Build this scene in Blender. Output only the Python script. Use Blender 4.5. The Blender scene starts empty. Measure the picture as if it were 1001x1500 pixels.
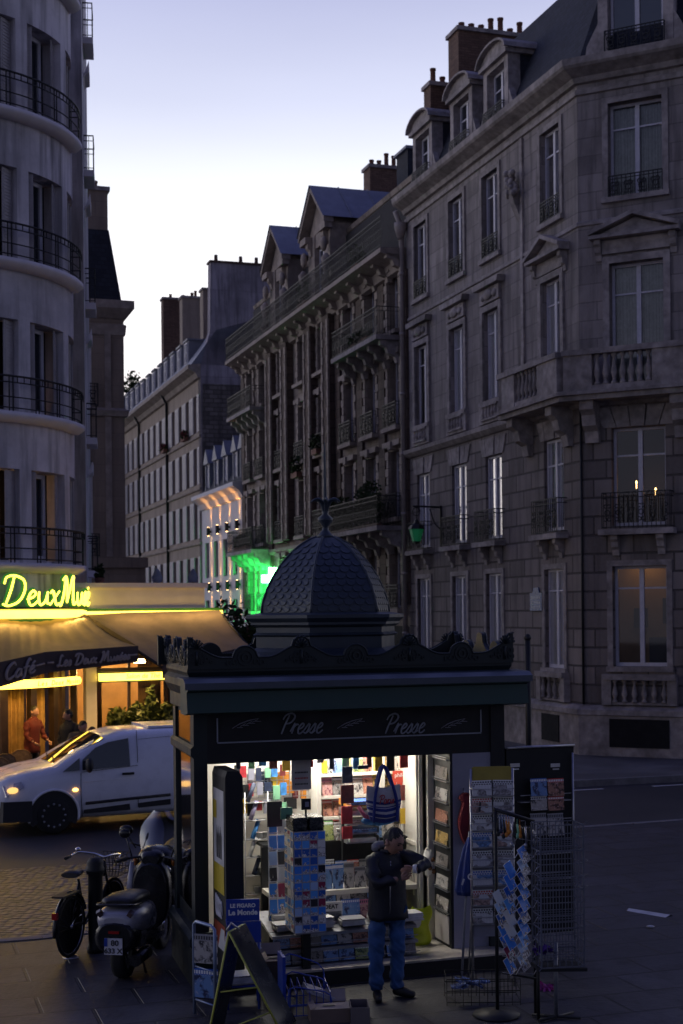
import bpy, bmesh, math, random
from mathutils import Vector, Matrix
R = math.radians
rnd = random.Random(11)
S = bpy.context.scene
COL = S.collection
# ---------------------------------------------------------------- camera
FPX, HY, ROLL, CH = 2083.0, 898.0, 0.01, 3.75
cd = bpy.data.cameras.new('camera')
cam = bpy.data.objects.new('camera', cd)
COL.objects.link(cam)
cam.location = (0, 0, CH)
cam.rotation_euler = (R(90), ROLL, 0)
cd.lens = 50; cd.sensor_width = 36; cd.sensor_fit = 'AUTO'
cd.shift_y = (HY - 750) / 1500.0
cd.clip_end = 800; cd.clip_start = .1
cd.dof.use_dof = True; cd.dof.focus_distance = 14.3; cd.dof.aperture_fstop = 3.0
S.camera = cam
# ---------------------------------------------------------------- world: dusk sky, bright towards the set sun down the street
W = bpy.data.worlds.new('World'); S.world = W; W.use_nodes = True
wn = W.node_tree.nodes; wl = W.node_tree.links
wn.clear()
wo = wn.new('ShaderNodeOutputWorld'); bg = wn.new('ShaderNodeBackground')
tc = wn.new('ShaderNodeTexCoord'); sx = wn.new('ShaderNodeSeparateXYZ')
wl.new(tc.outputs['Generated'], sx.inputs[0])
rp = wn.new('ShaderNodeValToRGB')
el = rp.color_ramp.elements
SKY = [(0.0, (1.1, 1.0, .97)), (.15, (1.2, 1.12, 1.12)), (.21, (1.1, 1.07, 1.10)), (.276, (.91, .94, 1.03)), (.338, (.60, .63, .80)), (.40, (.43, .455, .66)), (.6, (.17, .19, .46)), (1.0, (.085, .10, .29))]
while len(el) < len(SKY): el.new(.5)
for e, (p, c) in zip(el, SKY):
    e.position = p; e.color = (*c, 1)
wl.new(sx.outputs[2], rp.inputs[0])
dt = wn.new('ShaderNodeVectorMath'); dt.operation = 'DOT_PRODUCT'
dt.inputs[1].default_value = (-.30, .954, 0)
wl.new(tc.outputs['Generated'], dt.inputs[0])
mr = wn.new('ShaderNodeMapRange'); mr.interpolation_type = 'SMOOTHSTEP'
mr.inputs[1].default_value = -.9; mr.inputs[2].default_value = .7
mr.inputs[3].default_value = .15; mr.inputs[4].default_value = 1.0
wl.new(dt.outputs['Value'], mr.inputs[0])
cl = wn.new('ShaderNodeTexNoise'); cl.inputs['Scale'].default_value = 3; cl.inputs['Detail'].default_value = 4
mpc = wn.new('ShaderNodeMapping'); mpc.inputs['Scale'].default_value = (1, 1, 5)
wl.new(tc.outputs['Generated'], mpc.inputs[0]); wl.new(mpc.outputs[0], cl.inputs[0])
cr = wn.new('ShaderNodeMapRange'); cr.inputs[3].default_value = .93; cr.inputs[4].default_value = 1.07
wl.new(cl.outputs[0], cr.inputs[0])
mm = wn.new('ShaderNodeMath'); mm.operation = 'MULTIPLY'
wl.new(mr.outputs[0], mm.inputs[0]); wl.new(cr.outputs[0], mm.inputs[1])
tint = wn.new('ShaderNodeMix'); tint.data_type = 'RGBA'; tint.inputs[6].default_value = (.66, .76, 1.18, 1); tint.inputs[7].default_value = (1, 1, 1, 1)
wl.new(mr.outputs[0], tint.inputs[0])
tm = wn.new('ShaderNodeMix'); tm.data_type = 'RGBA'; tm.blend_type = 'MULTIPLY'; tm.inputs[0].default_value = 1
wl.new(rp.outputs[0], tm.inputs[6]); wl.new(tint.outputs[2], tm.inputs[7])
wl.new(tm.outputs[2], bg.inputs[0]); wl.new(mm.outputs[0], bg.inputs[1]); wl.new(bg.outputs[0], wo.inputs[0])
S.view_settings.view_transform = 'Standard'; S.view_settings.look = 'None'
S.view_settings.exposure = 0.3; S.view_settings.gamma = 1.0
S.cycles.use_denoising = True
S.cycles.max_bounces = 6; S.cycles.diffuse_bounces = 3; S.cycles.glossy_bounces = 3; S.cycles.transparent_max_bounces = 12
S.cycles.sample_clamp_indirect = 4
S.cycles.caustics_reflective = False; S.cycles.caustics_refractive = False

# ---------------------------------------------------------------- helpers
def at(px, py, Y):
    """world point seen at a photo pixel, at depth Y"""
    u, v = px - 500.5, py - HY
    return Vector(((u - v * ROLL) / FPX * Y, Y, CH - (v + u * ROLL) / FPX * Y))

def ground(px, py, z=0):
    u, v = px - 500.5, py - HY
    Y = (CH - z) * FPX / (v + u * ROLL)
    return at(px, py, Y)

def tag(o, label=None, cat=None, group=None, kind=None):
    if label: o['label'] = label
    if cat: o['category'] = cat
    if group: o['group'] = group
    if kind: o['kind'] = kind
    return o

def thing(name, label, cat, loc=(0, 0, 0), rz=0, group=None):
    o = bpy.data.objects.new(name, None); COL.objects.link(o)
    o.empty_display_size = .2
    o.location = loc; o.rotation_euler = (0, 0, rz)
    return tag(o, label, cat, group)

class MB:
    def __init__(self, fn=None):
        self.v = []; self.f = []; self.m = []; self.s = []; self.fn = fn; self.mi = 0
    def p(self, x, y, z):
        q = self.fn(x, y, z) if self.fn else (x, y, z)
        self.v.append(tuple(q)); return len(self.v) - 1
    def face(self, idx, smooth=False):
        self.f.append(tuple(idx)); self.m.append(self.mi); self.s.append(smooth)
    def poly(self, pts, smooth=False):
        self.face([self.p(*q) for q in pts], smooth); return self
    def box(self, x0, x1, y0, y1, z0, z1):
        c = [self.p(x, y, z) for z in (z0, z1) for y in (y0, y1) for x in (x0, x1)]
        for q in ((0, 2, 3, 1), (4, 5, 7, 6), (0, 1, 5, 4), (2, 6, 7, 3), (0, 4, 6, 2), (1, 3, 7, 5)):
            self.face([c[i] for i in q])
        return self
    def obox(self, M, sx, sy, sz):
        """box of full size sx,sy,sz centred at matrix M"""
        c = []
        for z in (-.5, .5):
            for y in (-.5, .5):
                for x in (-.5, .5):
                    q = M @ Vector((x * sx, y * sy, z * sz)); c.append(self.p(*q))
        for q in ((0, 2, 3, 1), (4, 5, 7, 6), (0, 1, 5, 4), (2, 6, 7, 3), (0, 4, 6, 2), (1, 3, 7, 5)):
            self.face([c[i] for i in q])
        return self
    def tube(self, pts, r, n=6, closed=False, cap=True, flat=None):
        """flat=(axis vector, factor): squash the section along an axis"""
        P = [Vector(q) for q in pts]; m = len(P)
        rr = r if isinstance(r, (list, tuple)) else [r] * m
        up = None; rings = []
        for i in range(m):
            a = P[i - 1] if (i > 0 or closed) else P[i]
            b = P[(i + 1) % m] if (i < m - 1 or closed) else P[i]
            d = (b - a)
            if d.length < 1e-9: d = Vector((0, 0, 1))
            d.normalize()
            if up is None:
                up = Vector((0, 0, 1)) if abs(d.z) < .9 else Vector((1, 0, 0))
            s = d.cross(up)
            if s.length < 1e-6: s = d.cross(Vector((1, .3, .2)))
            s.normalize(); up = s.cross(d).normalized()
            ring = []
            for k in range(n):
                an = 2 * math.pi * (k + .5) / n
                q = (s * math.cos(an) + up * math.sin(an)) * rr[i]
                if flat: q = q - flat[0] * q.dot(flat[0]) * (1 - flat[1])
                ring.append(self.p(*(P[i] + q)))
            rings.append(ring)
        for i in range(m if closed else m - 1):
            A, B = rings[i], rings[(i + 1) % m]
            for k in range(n):
                self.face((A[k], A[(k + 1) % n], B[(k + 1) % n], B[k]), n > 4)
        if cap and not closed:
            self.face(rings[0][::-1]); self.face(rings[-1])
        return self
    def lathe(self, prof, n=16, c=(0, 0), a0=0, a1=360, smooth=True, rot=0, sx=1, sy=1):
        full = abs(a1 - a0) >= 360
        k = n if full else n + 1
        rings = []
        for (r, z) in prof:
            rings.append([self.p(c[0] + sx * r * math.cos(R(rot + a0 + (a1 - a0) * i / n)), c[1] + sy * r * math.sin(R(rot + a0 + (a1 - a0) * i / n)), z) for i in range(k)])
        for A, B in zip(rings, rings[1:]):
            for i in range(n):
                j = (i + 1) % k
                self.face((A[i], A[j], B[j], B[i]), smooth)
        if full:
            if prof[0][0] > 1e-4: self.face(rings[0][::-1])
            if prof[-1][0] > 1e-4: self.face(rings[-1])
        return self
    def prism(self, poly, d0, d1, plane='xz'):
        """outline in a plane pulled from d0 to d1 along the third axis"""
        def pt(a, b, d):
            return {'xz': (a, d, b), 'yz': (d, a, b), 'xy': (a, b, d)}[plane]
        A = [self.p(*pt(a, b, d0)) for a, b in poly]; B = [self.p(*pt(a, b, d1)) for a, b in poly]
        n = len(poly)
        self.face(A); self.face(B[::-1])
        for i in range(n): self.face((A[i], B[i], B[(i + 1) % n], A[(i + 1) % n]))
        return self
    def sweep(self, path, prof, cap=True):
        """profile of (outward, z) carried along a ground plan path (outward = right hand side)"""
        secs = []
        for d, z in prof: secs.append([(*q, z) for q in offset(path, d)])
        n = len(path); m = len(prof)
        ix = [[self.p(*secs[j][i]) for j in range(m)] for i in range(n)]
        for i in range(n - 1):
            for j in range(m - 1):
                self.face((ix[i][j], ix[i + 1][j], ix[i + 1][j + 1], ix[i][j + 1]))
        if cap and m > 2:
            self.face(ix[0]); self.face(ix[-1][::-1])
        return self
    def ellipsoid(self, c, r, n=12, m=8, smooth=True):
        pr = []
        top = self.p(c[0], c[1], c[2] + r[2]); bot = self.p(c[0], c[1], c[2] - r[2])
        rings = []
        for j in range(1, m):
            t = math.pi * j / m
            rings.append([self.p(c[0] + r[0] * math.sin(t) * math.cos(2 * math.pi * i / n), c[1] + r[1] * math.sin(t) * math.sin(2 * math.pi * i / n), c[2] + r[2] * math.cos(t)) for i in range(n)])
        for i in range(n):
            self.face((top, rings[0][i], rings[0][(i + 1) % n]), smooth)
            self.face((bot, rings[-1][(i + 1) % n], rings[-1][i]), smooth)
        for A, B in zip(rings, rings[1:]):
            for i in range(n): self.face((A[i], B[i], B[(i + 1) % n], A[(i + 1) % n]), smooth)
        return self
    def mesh(self, name, mats):
        me = bpy.data.meshes.new(name)
        me.from_pydata(self.v, [], self.f)
        for m in (mats if isinstance(mats, (list, tuple)) else [mats]): me.materials.append(m)
        me.polygons.foreach_set('material_index', self.m)
        me.polygons.foreach_set('use_smooth', self.s)
        bm = bmesh.new(); bm.from_mesh(me)
        bmesh.ops.recalc_face_normals(bm, faces=bm.faces); bm.to_mesh(me); bm.free()
        me.update(); return me
    def build(self, name, mats, parent=None, loc=None, rz=0):
        return link(name, self.mesh(name, mats), parent, loc, rz)

def link(name, me, parent=None, loc=None, rz=0):
    o = bpy.data.objects.new(name, me); COL.objects.link(o)
    if parent: o.parent = parent
    if loc is not None: o.location = loc
    if rz: o.rotation_euler = (0, 0, rz)
    return o

def kids(o): return [c for c in bpy.data.objects if c.parent == o]
def copy_tree(o, parent=None):
    c = o.copy(); COL.objects.link(c); c.parent = parent
    for ch in list(o.children): copy_tree(ch, c)
    return c

def offset(path, d):
    if abs(d) < 1e-9: return [tuple(q) for q in path]
    P = [Vector(q) for q in path]; out = []
    for i in range(len(P)):
        ns = []
        if i > 0: t = (P[i] - P[i - 1]).normalized(); ns.append(Vector((t.y, -t.x)))
        if i < len(P) - 1: t = (P[i + 1] - P[i]).normalized(); ns.append(Vector((t.y, -t.x)))
        if len(ns) == 1: q = P[i] + ns[0] * d
        else:
            b = (ns[0] + ns[1]).normalized(); q = P[i] + b * (d / max(.3, b.dot(ns[0])))
        out.append((q.x, q.y))
    return out

class Face:
    """a facade plane inside a building: x along, y into the wall, z up"""
    def __init__(s, ox=0, oy=0, a=0): s.ox, s.oy, s.a = ox, oy, a
    def pt(s, x, y, z): return (s.ox + x * math.cos(s.a) - y * math.sin(s.a), s.oy + x * math.sin(s.a) + y * math.cos(s.a), z)

def wall(mb, x0, x1, z0, z1, holes, depth=.3, sub=None):
    xs = {x0, x1}; zs = {z0, z1}
    for a, b, c, d in holes: xs |= {a, b}; zs |= {c, d}
    if sub:
        n = int((x1 - x0) / sub)
        for i in range(n): xs.add(x0 + (x1 - x0) * i / n)
    xs = sorted(q for q in xs if x0 - 1e-6 <= q <= x1 + 1e-6); zs = sorted(q for q in zs if z0 - 1e-6 <= q <= z1 + 1e-6)
    inside = lambda x, z: any(a < x < b and c < z < d for a, b, c, d in holes)
    for a, b in zip(xs, xs[1:]):
        for c, d in zip(zs, zs[1:]):
            if b - a < 1e-5 or d - c < 1e-5: continue
            if not inside((a + b) / 2, (c + d) / 2):
                mb.poly([(a, 0, c), (b, 0, c), (b, 0, d), (a, 0, d)])
    for a, b, c, d in holes:
        mb.poly([(a, 0, c), (a, depth, c), (a, depth, d), (a, 0, d)])
        mb.poly([(b, 0, c), (b, 0, d), (b, depth, d), (b, depth, c)])
        seg = [a] + [x for x in xs if a < x < b] + [b]
        for p, q in zip(seg, seg[1:]):
            mb.poly([(p, 0, d), (q, 0, d), (q, depth, d), (p, depth, d)])
            mb.poly([(p, 0, c), (p, depth, c), (q, depth, c), (q, 0, c)])

def spline(pts, k=4, closed=False):
    P = [Vector(p) for p in pts]; n = len(P)
    if n < 3 and not closed: return P
    out = []
    for i in range(n if closed else n - 1):
        g = (lambda j: P[j % n]) if closed else (lambda j: P[max(0, min(n - 1, j))])
        a, b, c, d = g(i - 1), g(i), g(i + 1), g(i + 2)
        for s in range(k):
            t = s / k
            out.append(.5 * ((2 * b) + (c - a) * t + (2 * a - 5 * b + 4 * c - d) * t * t + (3 * b - a - 3 * c + d) * t ** 3))
    if not closed: out.append(P[-1])
    return out

# ---------------------------------------------------------------- materials
MAT = {}
def newmat(name):
    m = bpy.data.materials.new(name); m.use_nodes = True
    MAT[name] = m
    n = m.node_tree.nodes; b = n['Principled BSDF']
    return m, n, m.node_tree.links, b

def mixrgb(n, l, fac, a, b, mode='MIX'):
    x = n.new('ShaderNodeMix'); x.data_type = 'RGBA'; x.blend_type = mode
    for s, v in ((x.inputs[0], fac), (x.inputs[6], a), (x.inputs[7], b)):
        if hasattr(v, 'is_output'): l.new(v, s)
        elif isinstance(v, (int, float)): s.default_value = v
        else: s.default_value = (*v[:3], 1)
    return x.outputs[2]

def ramp(n, l, src, a, b, lo=0., hi=1.):
    x = n.new('ShaderNodeMapRange'); x.inputs[1].default_value = a; x.inputs[2].default_value = b
    x.inputs[3].default_value = lo; x.inputs[4].default_value = hi
    l.new(src, x.inputs[0]); return x.outputs[0]

def noise(n, l, vec, scale, detail=4, rough=.55):
    x = n.new('ShaderNodeTexNoise'); x.inputs['Scale'].default_value = scale
    x.inputs['Detail'].default_value = detail; x.inputs['Roughness'].default_value = rough
    l.new(vec, x.inputs['Vector']); return x.outputs[0]

def bump(n, l, b, h, strength=.3, dist=.02):
    x = n.new('ShaderNodeBump'); x.inputs['Strength'].default_value = strength; x.inputs['Distance'].default_value = dist
    l.new(h, x.inputs['Height']); l.new(x.outputs[0], b.inputs['Normal'])

def pm(name, col, rough=.6, metal=0., var=.18, scale=6., bmp=.0, coat=0., spec=.5, randomise=0.):
    if name in MAT: return MAT[name]
    m, n, l, b = newmat(name)
    t = n.new('ShaderNodeTexCoord')
    f = noise(n, l, t.outputs['Object'], scale)
    f2 = noise(n, l, t.outputs['Object'], scale * .22, 3)
    k = n.new('ShaderNodeMath'); k.operation = 'MULTIPLY'; l.new(f, k.inputs[0]); l.new(f2, k.inputs[1])
    fac = ramp(n, l, k.outputs[0], .12, .40)
    c = mixrgb(n, l, fac, [q * (1 - var) for q in col], [min(1, q * (1 + var)) for q in col])
    if randomise:
        oi = n.new('ShaderNodeObjectInfo')
        hs = n.new('ShaderNodeHueSaturation')
        l.new(c, hs.inputs['Color'])
        l.new(ramp(n, l, oi.outputs['Random'], 0, 1, 1 - randomise, 1 + randomise), hs.inputs['Value'])
        c = hs.outputs[0]
    l.new(c, b.inputs['Base Color'])
    l.new(ramp(n, l, f, .3, .7, max(.02, rough - .08), min(1, rough + .08)), b.inputs['Roughness'])
    b.inputs['Metallic'].default_value = metal
    b.inputs['Specular IOR Level'].default_value = spec
    if coat: b.inputs['Coat Weight'].default_value = coat; b.inputs['Coat Roughness'].default_value = .08
    if bmp: bump(n, l, b, f, bmp)
    return m

def em(name, col, strength, base=(.8, .8, .8)):
    if name in MAT: return MAT[name]
    m, n, l, b = newmat(name)
    t = n.new('ShaderNodeTexCoord')
    f = noise(n, l, t.outputs['Object'], 3.)
    b.inputs['Base Color'].default_value = (*base, 1)
    b.inputs['Emission Color'].default_value = (*col, 1)
    l.new(ramp(n, l, f, .3, .7, strength * .9, strength * 1.1), b.inputs['Emission Strength'])
    return m

def blocks(name, col, w, h, mortar=.012, var=.22, dark=.45, stain=.35, bmp=.5, offs=.5, plane='xz', rough=.85, rot=0.):
    """coursed stone: joints from a brick pattern on the facade's own x and z"""
    m, n, l, b = newmat(name)
    t = n.new('ShaderNodeTexCoord'); s = n.new('ShaderNodeSeparateXYZ'); c = n.new('ShaderNodeCombineXYZ')
    src = t.outputs['Object']
    if rot:
        mp = n.new('ShaderNodeMapping'); mp.inputs['Rotation'].default_value = (0, 0, rot); l.new(src, mp.inputs[0]); src = mp.outputs[0]
    l.new(src, s.inputs[0])
    if plane == 'xz':
        ad = n.new('ShaderNodeMath'); l.new(s.outputs[0], ad.inputs[0]); l.new(s.outputs[1], ad.inputs[1])
        l.new(ad.outputs[0], c.inputs[0]); l.new(s.outputs[2], c.inputs[1])
    else:
        l.new(s.outputs[0], c.inputs[0]); l.new(s.outputs[1], c.inputs[1])
    k = n.new('ShaderNodeTexBrick'); l.new(c.outputs[0], k.inputs['Vector'])
    k.offset = offs; k.inputs['Scale'].default_value = 1
    k.inputs['Brick Width'].default_value = w; k.inputs['Row Height'].default_value = h
    k.inputs['Mortar Size'].default_value = mortar; k.inputs['Mortar Smooth'].default_value = .3; k.inputs['Bias'].default_value = 0
    k.inputs['Color1'].default_value = (*[q * (1 - var) for q in col], 1)
    k.inputs['Color2'].default_value = (*[q * (1 + var) for q in col], 1)
    k.inputs['Mortar'].default_value = (*[q * dark for q in col], 1)
    fine = noise(n, l, t.outputs['Object'], 14, 5, .65)
    big = noise(n, l, t.outputs['Object'], .55, 5, .6)
    mp2 = n.new('ShaderNodeMapping'); mp2.inputs['Scale'].default_value = (2.2, 2.2, .22); l.new(t.outputs['Object'], mp2.inputs[0])
    streak = noise(n, l, mp2.outputs[0], 1.6, 4, .6)
    q = mixrgb(n, l, ramp(n, l, fine, .3, .7, .0, .35), k.outputs[0], [q * 1.25 for q in col])
    q = mixrgb(n, l, ramp(n, l, big, .4, .75, 0, stain), q, [q * .35 for q in col])
    q = mixrgb(n, l, ramp(n, l, streak, .46, .72, 0, min(1, stain * 1.4)), q, [q * .35 for q in col])
    l.new(q, b.inputs['Base Color']); b.inputs['Roughness'].default_value = rough
    hgt = n.new('ShaderNodeMath'); hgt.operation = 'SUBTRACT'
    l.new(ramp(n, l, fine, 0, 1, 0, .35), hgt.inputs[0]); l.new(k.outputs['Fac'], hgt.inputs[1])
    bump(n, l, b, hgt.outputs[0], bmp, .03)
    return m

def glassy(name, tint=(.02, .025, .035), clear=.0, rough=.03):
    """window glass: reflects at grazing angles, lets part of the room show"""
    m, n, l, b = newmat(name)
    out = n['Material Output']
    b.inputs['Base Color'].default_value = (*tint, 1); b.inputs['Roughness'].default_value = rough; b.inputs['IOR'].default_value = 2.0
    t = n.new('ShaderNodeTexCoord')
    f = noise(n, l, t.outputs['Object'], 1.3, 2); bump(n, l, b, f, .04, .05)
    if clear:
        tr = n.new('ShaderNodeBsdfTransparent'); tr.inputs[0].default_value = (.92, .95, .95, 1)
        fr = n.new('ShaderNodeFresnel'); fr.inputs[0].default_value = 1.7; b.inputs['Base Color'].default_value = (0, 0, 0, 1)
        gl = n.new('ShaderNodeBsdfGlossy'); gl.inputs['Roughness'].default_value = rough
        mx = n.new('ShaderNodeMixShader')
        l.new(ramp(n, l, fr.outputs[0], 0, 1, max(0, .75 - clear) , 1.0), mx.inputs[0])
        l.new(tr.outputs[0], mx.inputs[1]); l.new(gl.outputs[0], mx.inputs[2]); l.new(mx.outputs[0], out.inputs[0])
    return m

STONE7 = blocks('stone_corner_house', (.33, .29, .275), 1.35, .46, .016, .26, .6, .75, .5)
RUST7 = blocks('rusticated_stone', (.24, .205, .19), .95, .47, .03, .32, .25, .5, 1.0)
STONE6 = blocks('stone_ornate_house', (.32, .265, .225), .8, .36, .014, .2, .6, .6, .6)
BRICK6 = blocks('dark_brick_piers', (.12, .085, .065), .8, .34, .02, .3, .4, .4, .8)
STONE3 = blocks('render_far_house', (.36, .29, .23), 40, 40, .001, .02, .8, .4, .2)
STONE2 = blocks('stone_tall_house', (.30, .235, .185), 1.2, .5, .01, .08, .7, .35, .3)
TRIM = pm('stone_trim', (.34, .30, .285), .85, 0, .45, 5, .4)
TRIM6 = pm('pale_quoin_stone', (.33, .275, .235), .85, 0, .3, 5, .4)
RENDER1 = pm('pale_render', (.70, .66, .69), .8, 0, .10, 2.5, .15)
WHITEP = pm('white_house_paint', (.62, .60, .62), .7, 0, .1, 4, .1)
PLASTER = blocks('patched_gable_plaster', (.40, .36, .40), 1.8, 2.4, .02, .18, .7, .9, .4)
SLATE = blocks('roof_slate', (.024, .028, .042), .22, .14, .012, .3, .5, .3, .5, rough=.85)
ZINC = pm('zinc_roof', (.22, .23, .27), .6, .1, .2, 3)
BRICK = blocks('chimney_brick', (.17, .10, .07), .24, .08, .012, .3, .6, .4, .6)
POT = pm('clay_pot', (.20, .09, .06), .8, 0, .3, 9)
IRON = pm('wrought_iron', (.010, .011, .014), .6, .0, .3, 20)
WFRAME = pm('window_frame_paint', (.68, .66, .72), .5, 0, .12, 9)
SHUT = pm('shutter_paint', (.46, .43, .44), .6, 0, .15, 7)
GLASS = glassy('dark_window_glass')
GLASSC = glassy('clear_window_glass', (.02, .025, .035), .80)
CURT2 = pm('white_blind', (.74, .72, .78), .9, 0, .06, 5)
CURT = pm('grey_net_curtain', (.46, .45, .47), .9, 0, .2, 12)
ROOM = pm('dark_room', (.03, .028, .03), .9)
LEAF = pm('dark_leaves', (.035, .055, .022), .85, 0, .5, 30, spec=.15)
LEAFL = pm('hedge_leaves', (.08, .11, .03), .5, 0, .5, 30)
FLOWER = pm('red_flowers', (.20, .02, .03), .6, 0, .4, 30)

def leaves(mb, c, r, n, size=.09, rs=rnd):
    for i in range(n):
        while True:
            q = Vector((rs.uniform(-1, 1), rs.uniform(-1, 1), rs.uniform(-1, 1)))
            if q.length < 1: break
        q = q * (.55 + .45 * rs.random() ** .5) if rs.random() < .8 else q
        o = Vector((c[0] + q.x * r[0], c[1] + q.y * r[1], c[2] + q.z * r[2]))
        a = Vector((rs.uniform(-1, 1), rs.uniform(-1, 1), rs.uniform(-.6, 1))).normalized()
        b = a.cross(Vector((rs.uniform(-1, 1), rs.uniform(-1, 1), rs.uniform(-1, 1)))).normalized()
        s = size * rs.uniform(.6, 1.4)
        mb.poly([o - a * s, o + b * s * .45, o + a * s, o - b * s * .45])

# ---------------------------------------------------------------- lettering
def text_mesh(body, size, thick=.004, shear=0, bold=0.):
    cu = bpy.data.curves.new('t', 'FONT'); cu.body = body; cu.size = size; cu.shear = shear
    cu.extrude = thick; cu.offset = bold; cu.align_x = 'CENTER'; cu.resolution_u = 3
    o = bpy.data.objects.new('t', cu); COL.objects.link(o)
    me = bpy.data.meshes.new_from_object(o.evaluated_get(bpy.context.evaluated_depsgraph_get()))
    bpy.data.objects.remove(o); bpy.data.curves.remove(cu)
    return me

def text(name, body, size, mat, parent, M, thick=.004, shear=0, bold=0.):
    """M: matrix whose x is the writing direction and y the letters' up"""
    me = text_mesh(body, size, thick, shear, bold); me.materials.clear(); me.materials.append(mat)
    me.transform(M); return link(name, me, parent)

def upright(x, y, z, rz=0, tilt=0):
    return Matrix.Translation((x, y, z)) @ Matrix.Rotation(rz, 4, 'Z') @ Matrix.Rotation(R(90) - tilt, 4, 'X')

GL = {
 'P': (.62, [[(.17, 0), (.2, .45), (.28, .95)], [(.0, .72), (.08, .95), (.38, 1.04), (.62, .86), (.5, .58), (.24, .5)]]),
 'r': (.36, [[(.0, .1), (.12, .5), (.13, .4), (.12, 0)], [(.13, .3), (.22, .46), (.36, .44)]]),
 'e': (.38, [[(.02, .2), (.22, .28), (.3, .42), (.18, .5), (.06, .28), (.12, .02), (.26, 0), (.4, .14)]]),
 's': (.34, [[(.0, .1), (.2, .5), (.26, .22), (.17, .0), (.03, .06)], [(.17, .0), (.34, .12)]]),
 'D': (.78, [[(.28, .98), (.22, .5), (.12, .04)], [(.0, .74), (.05, .98), (.32, 1.03), (.62, .86), (.68, .5), (.52, .12), (.2, -.03), (.02, .04)]]),
 'u': (.5, [[(.04, .48), (.06, .15), (.16, 0), (.32, .16), (.38, .48)], [(.38, .48), (.38, .1), (.5, .04)]]),
 'x': (.42, [[(.0, .42), (.1, .5), (.28, .02), (.42, .06)], [(.38, .5), (.02, 0)]]),
 'M': (.95, [[(-.02, .08), (.08, -.02), (.2, .5), (.22, 1.0)], [(.1, .9), (.24, 1.03), (.34, .6), (.38, .08)], [(.38, .08), (.6, 1.0), (.7, .98)], [(.66, 1.0), (.7, .4), (.76, .02), (.92, .12)]]),
 'é': (.38, [[(.02, .2), (.22, .28), (.3, .42), (.18, .5), (.06, .28), (.12, .02), (.26, 0), (.4, .14)], [(.16, .62), (.3, .8)]]),
 'L': (.56, [[(.42, .86), (.3, 1.02), (.2, .75), (.18, .2), (.06, .02), (.0, .1), (.2, .08), (.42, 0), (.56, .14)]]),
 'C': (.56, [[(.52, .8), (.4, 1.02), (.14, .8), (.06, .36), (.22, .0), (.54, .14)]]),
 'a': (.44, [[(.32, .42), (.16, .5), (.04, .2), (.14, 0), (.28, .14), (.34, .5)], [(.34, .48), (.34, .08), (.44, .06)]]),
 'f': (.34, [[(.38, .9), (.28, 1.03), (.18, .7), (.14, 0), (.06, -.26)], [(.02, .5), (.34, .52)]]),
 'i': (.2, [[(.08, .48), (.08, .06), (.2, .06)], [(.1, .64), (.11, .68)]]),
 '-': (.5, [[(.05, .3), (.45, .3)]]), ' ': (.3, []),
}
def script(mb, body, size, bold=.05, thick=.012, slant=.22, mapf=None, flatax=None):
    """brush lettering laid out on x,z at y=0, start at x=0; mapf(x,z)->point"""
    x = 0
    mapf = mapf or (lambda a, b: (a, 0, b))
    for ch in body:
        adv, st = GL[ch]
        for s in st:
            q = spline([(a, b, 0) for a, b in s], 4)
            pts = [Vector(mapf((x + v.x + v.y * slant) * size, v.y * size)) for v in q]
            m = len(pts)
            rr = [bold * size * (.55 + .45 * math.sin(math.pi * (.15 + .7 * i / max(1, m - 1)))) for i in range(m)]
            ax = flatax or Vector((0, 1, 0))
            mb.tube(pts, rr, 6, flat=(ax, thick / (bold * size)))
        x += adv
    return x * size
# ================================================================= THE STREET FRAME
A18 = R(18)
UX = Vector((math.cos(A18), math.sin(A18), 0)); NY = Vector((-math.sin(A18), math.cos(A18), 0))
C7 = Vector((6.07, 35.9, 0))                      # corner of the right-hand house

# ---------------------------------------------------------------- ground
def struct(o): o['kind'] = 'structure'; return o
PAVE = blocks('pavement_slabs', (.050, .049, .060), .95, .62, .022, .25, .25, .7, .9, plane='xy', rough=.5, rot=-R(18))
m_, n_, l_, b_ = newmat('asphalt')
t_ = n_.new('ShaderNodeTexCoord')
f1 = noise(n_, l_, t_.outputs['Object'], 60, 3, .7); f2 = noise(n_, l_, t_.outputs['Object'], .5, 5)
l_.new(mixrgb(n_, l_, ramp(n_, l_, f2, .35, .7), (.026, .026, .030), (.045, .043, .047)), b_.inputs['Base Color'])
b_.inputs['Roughness'].default_value = .55; bump(n_, l_, b_, f1, .35, .01)
ASPH = m_
m_, n_, l_, b_ = newmat('cobbles')
t_ = n_.new('ShaderNodeTexCoord'); vo = n_.new('ShaderNodeTexVoronoi'); vo.inputs['Scale'].default_value = 9; vo.inputs['Randomness'].default_value = .55
l_.new(t_.outputs['Object'], vo.inputs['Vector'])
c_ = mixrgb(n_, l_, ramp(n_, l_, vo.outputs['Distance'], .25, .62), (.13, .12, .12), (.02, .02, .02))
l_.new(c_, b_.inputs['Base Color']); b_.inputs['Roughness'].default_value = .42
iv = n_.new('ShaderNodeMath'); iv.operation = 'SUBTRACT'; iv.inputs[0].default_value = 1; l_.new(vo.outputs['Distance'], iv.inputs[1])
bump(n_, l_, b_, iv.outputs[0], 1, .05)
COBB = m_
KERB = pm('kerb_granite', (.16, .15, .155), .7, 0, .3, 9, .3)
LINE = pm('road_paint', (.5, .5, .5), .6, 0, .3, 14)
FAR = 500
g = MB(); g.poly([(-FAR, -60, -.02), (FAR, -60, -.02), (FAR, FAR, -.02), (-FAR, FAR, -.02)]); struct(g.build('ground', ASPH))
rn = lambda x: 23.0 + (x + 0) * math.tan(R(20.5))         # near edge of the cross road
rf_ = lambda x: 28.9 + x * A18                               # far edge
mb = MB(); X0, X1 = -60, 60
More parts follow.
